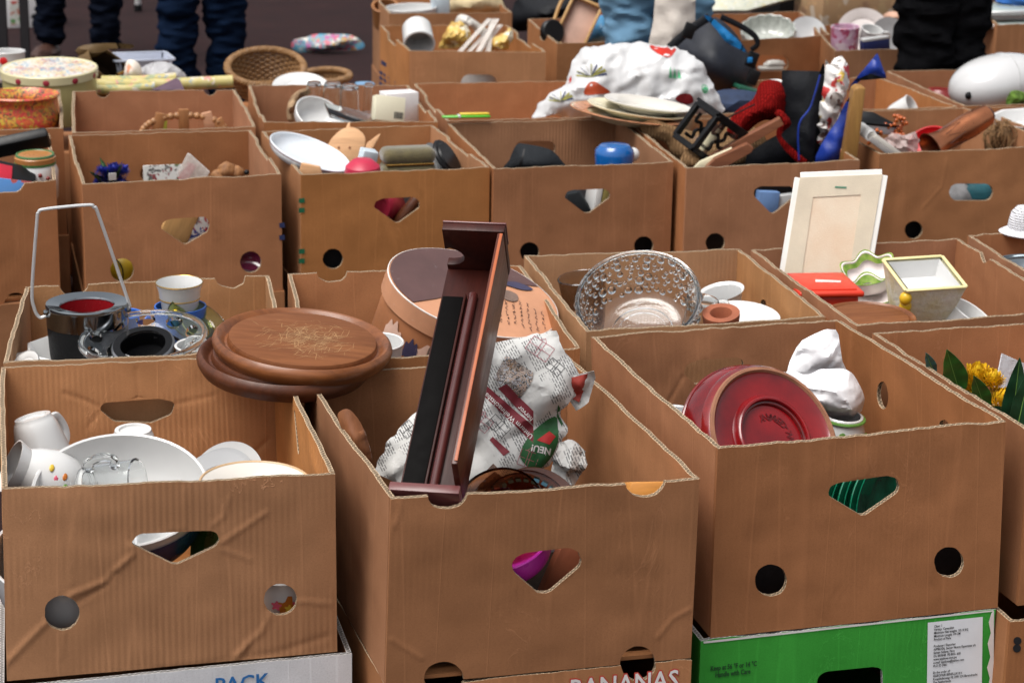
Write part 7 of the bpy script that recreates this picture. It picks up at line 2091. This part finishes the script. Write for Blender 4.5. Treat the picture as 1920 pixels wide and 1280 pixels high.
person('person in loose black trousers beside the glass trays', (1762, 130), 3.30, 20, BT, BLACKP, BT, .060, .0, .004, 15)
# cloth bag held by the person in light jeans
b, o, M = soft_px([(1214, 110), (1225, 40), (1232, -60), (1245, -150), (1270, -150), (1300, -60), (1304, 20), (1296, 90), (1260, 112)], 3.20, .04, .012, .04, folds(231, .05, .010), sm=2)
t = thing('tote_bag', 'off-white cloth tote hanging beside the light jeans', 'bag', o, M)
part(t, 'bag', b, mat('natural_cotton', (.66, .60, .54), .9, .06, 20, bump=.3, bscale=200))
part(t, 'strap', tube([(-.02, .12, 0), (-.01, .30, .0), (.02, .30, 0), (.03, .12, 0)], .006, 6), mat('natural_cotton', (.66, .60, .54), .9))
# ---- things on the far ground
b, o, M = soft_px([(546, 88), (552, 76), (575, 72), (590, 66), (630, 66), (660, 68), (682, 82), (678, 94), (640, 96), (600, 98), (570, 102), (552, 96)], 7.0, .06, .014, .05, folds(241, .10, .02), sm=2)
o.z = max(o.z, GZ + .04)
solo('patterned_bag', 'bright patterned bag lying on the paving', 'bag', b, spots('bright_bag_print', (.10, .34, .46), [(.08, .36, .52), (.55, .10, .16), (.70, .66, .6), (.08, .3, .5), (.5, .3, .1), (.45, .1, .3)], 30, .5, .66, 0, 1.4), o, M)
for i, (x, y0, y1, Yd, r_, m) in enumerate(((6, -60, 92, 5.2, .018, BLACKP), (48, -60, 92, 5.2, .016, BLACKP))):
    a = P(x, y1, Y=Yd)
    solo('stall_leg', ('outermost', 'second')[i] + ' dark stall post at the left picture edge', 'post', bar((0, 0, 0), (.0, 0, .9 + GZ * 0), r_ * 2, r_ * 2, .004), mat('dark_stall_metal', (.02, .018, .02), .5), Vector((a.x, a.y, GZ)), None, 'dark stall posts')
t = thing('stall_leg', 'pale metal stall leg with black foot on the paving', 'post', Vector((*P(259, 22, z=GZ)[:2], GZ)))
part(t, 'tube', tube([(0, 0, .03), (0, 0, .8)], .016, 12), STEEL)
part(t, 'foot', tube([(0, 0, 0), (0, 0, .035)], .020, 12), BLACKP)
t = thing('printed_carton', 'white carton printed with red and green fruit behind the posts', 'box', Vector((*P(44, 48, z=GZ)[:2], GZ + .15)), eul(0, 0, 8))
part(t, 'body', rbox(.17, .16, .30, .003), mat('white_card', (.76, .74, .74), .6, .04))
part(t, 'fruit_print', xf(rbox(.05, .002, .11, .0005, 1), (-.045, -.081, -.08)), spots('fruit_print', (.6, .6, .55), [(.5, .05, .04), (.08, .25, .06), (.45, .1, .05), (.1, .3, .08)], 40))
part(t, 'dark_oval', xf(lathe([(0, 0), (.02, 0), (.02, .002), (0, .002)], 24), (.045, -.081, -.10), eul(90, 0, 0), (1, .7, 1)), BLACKP)
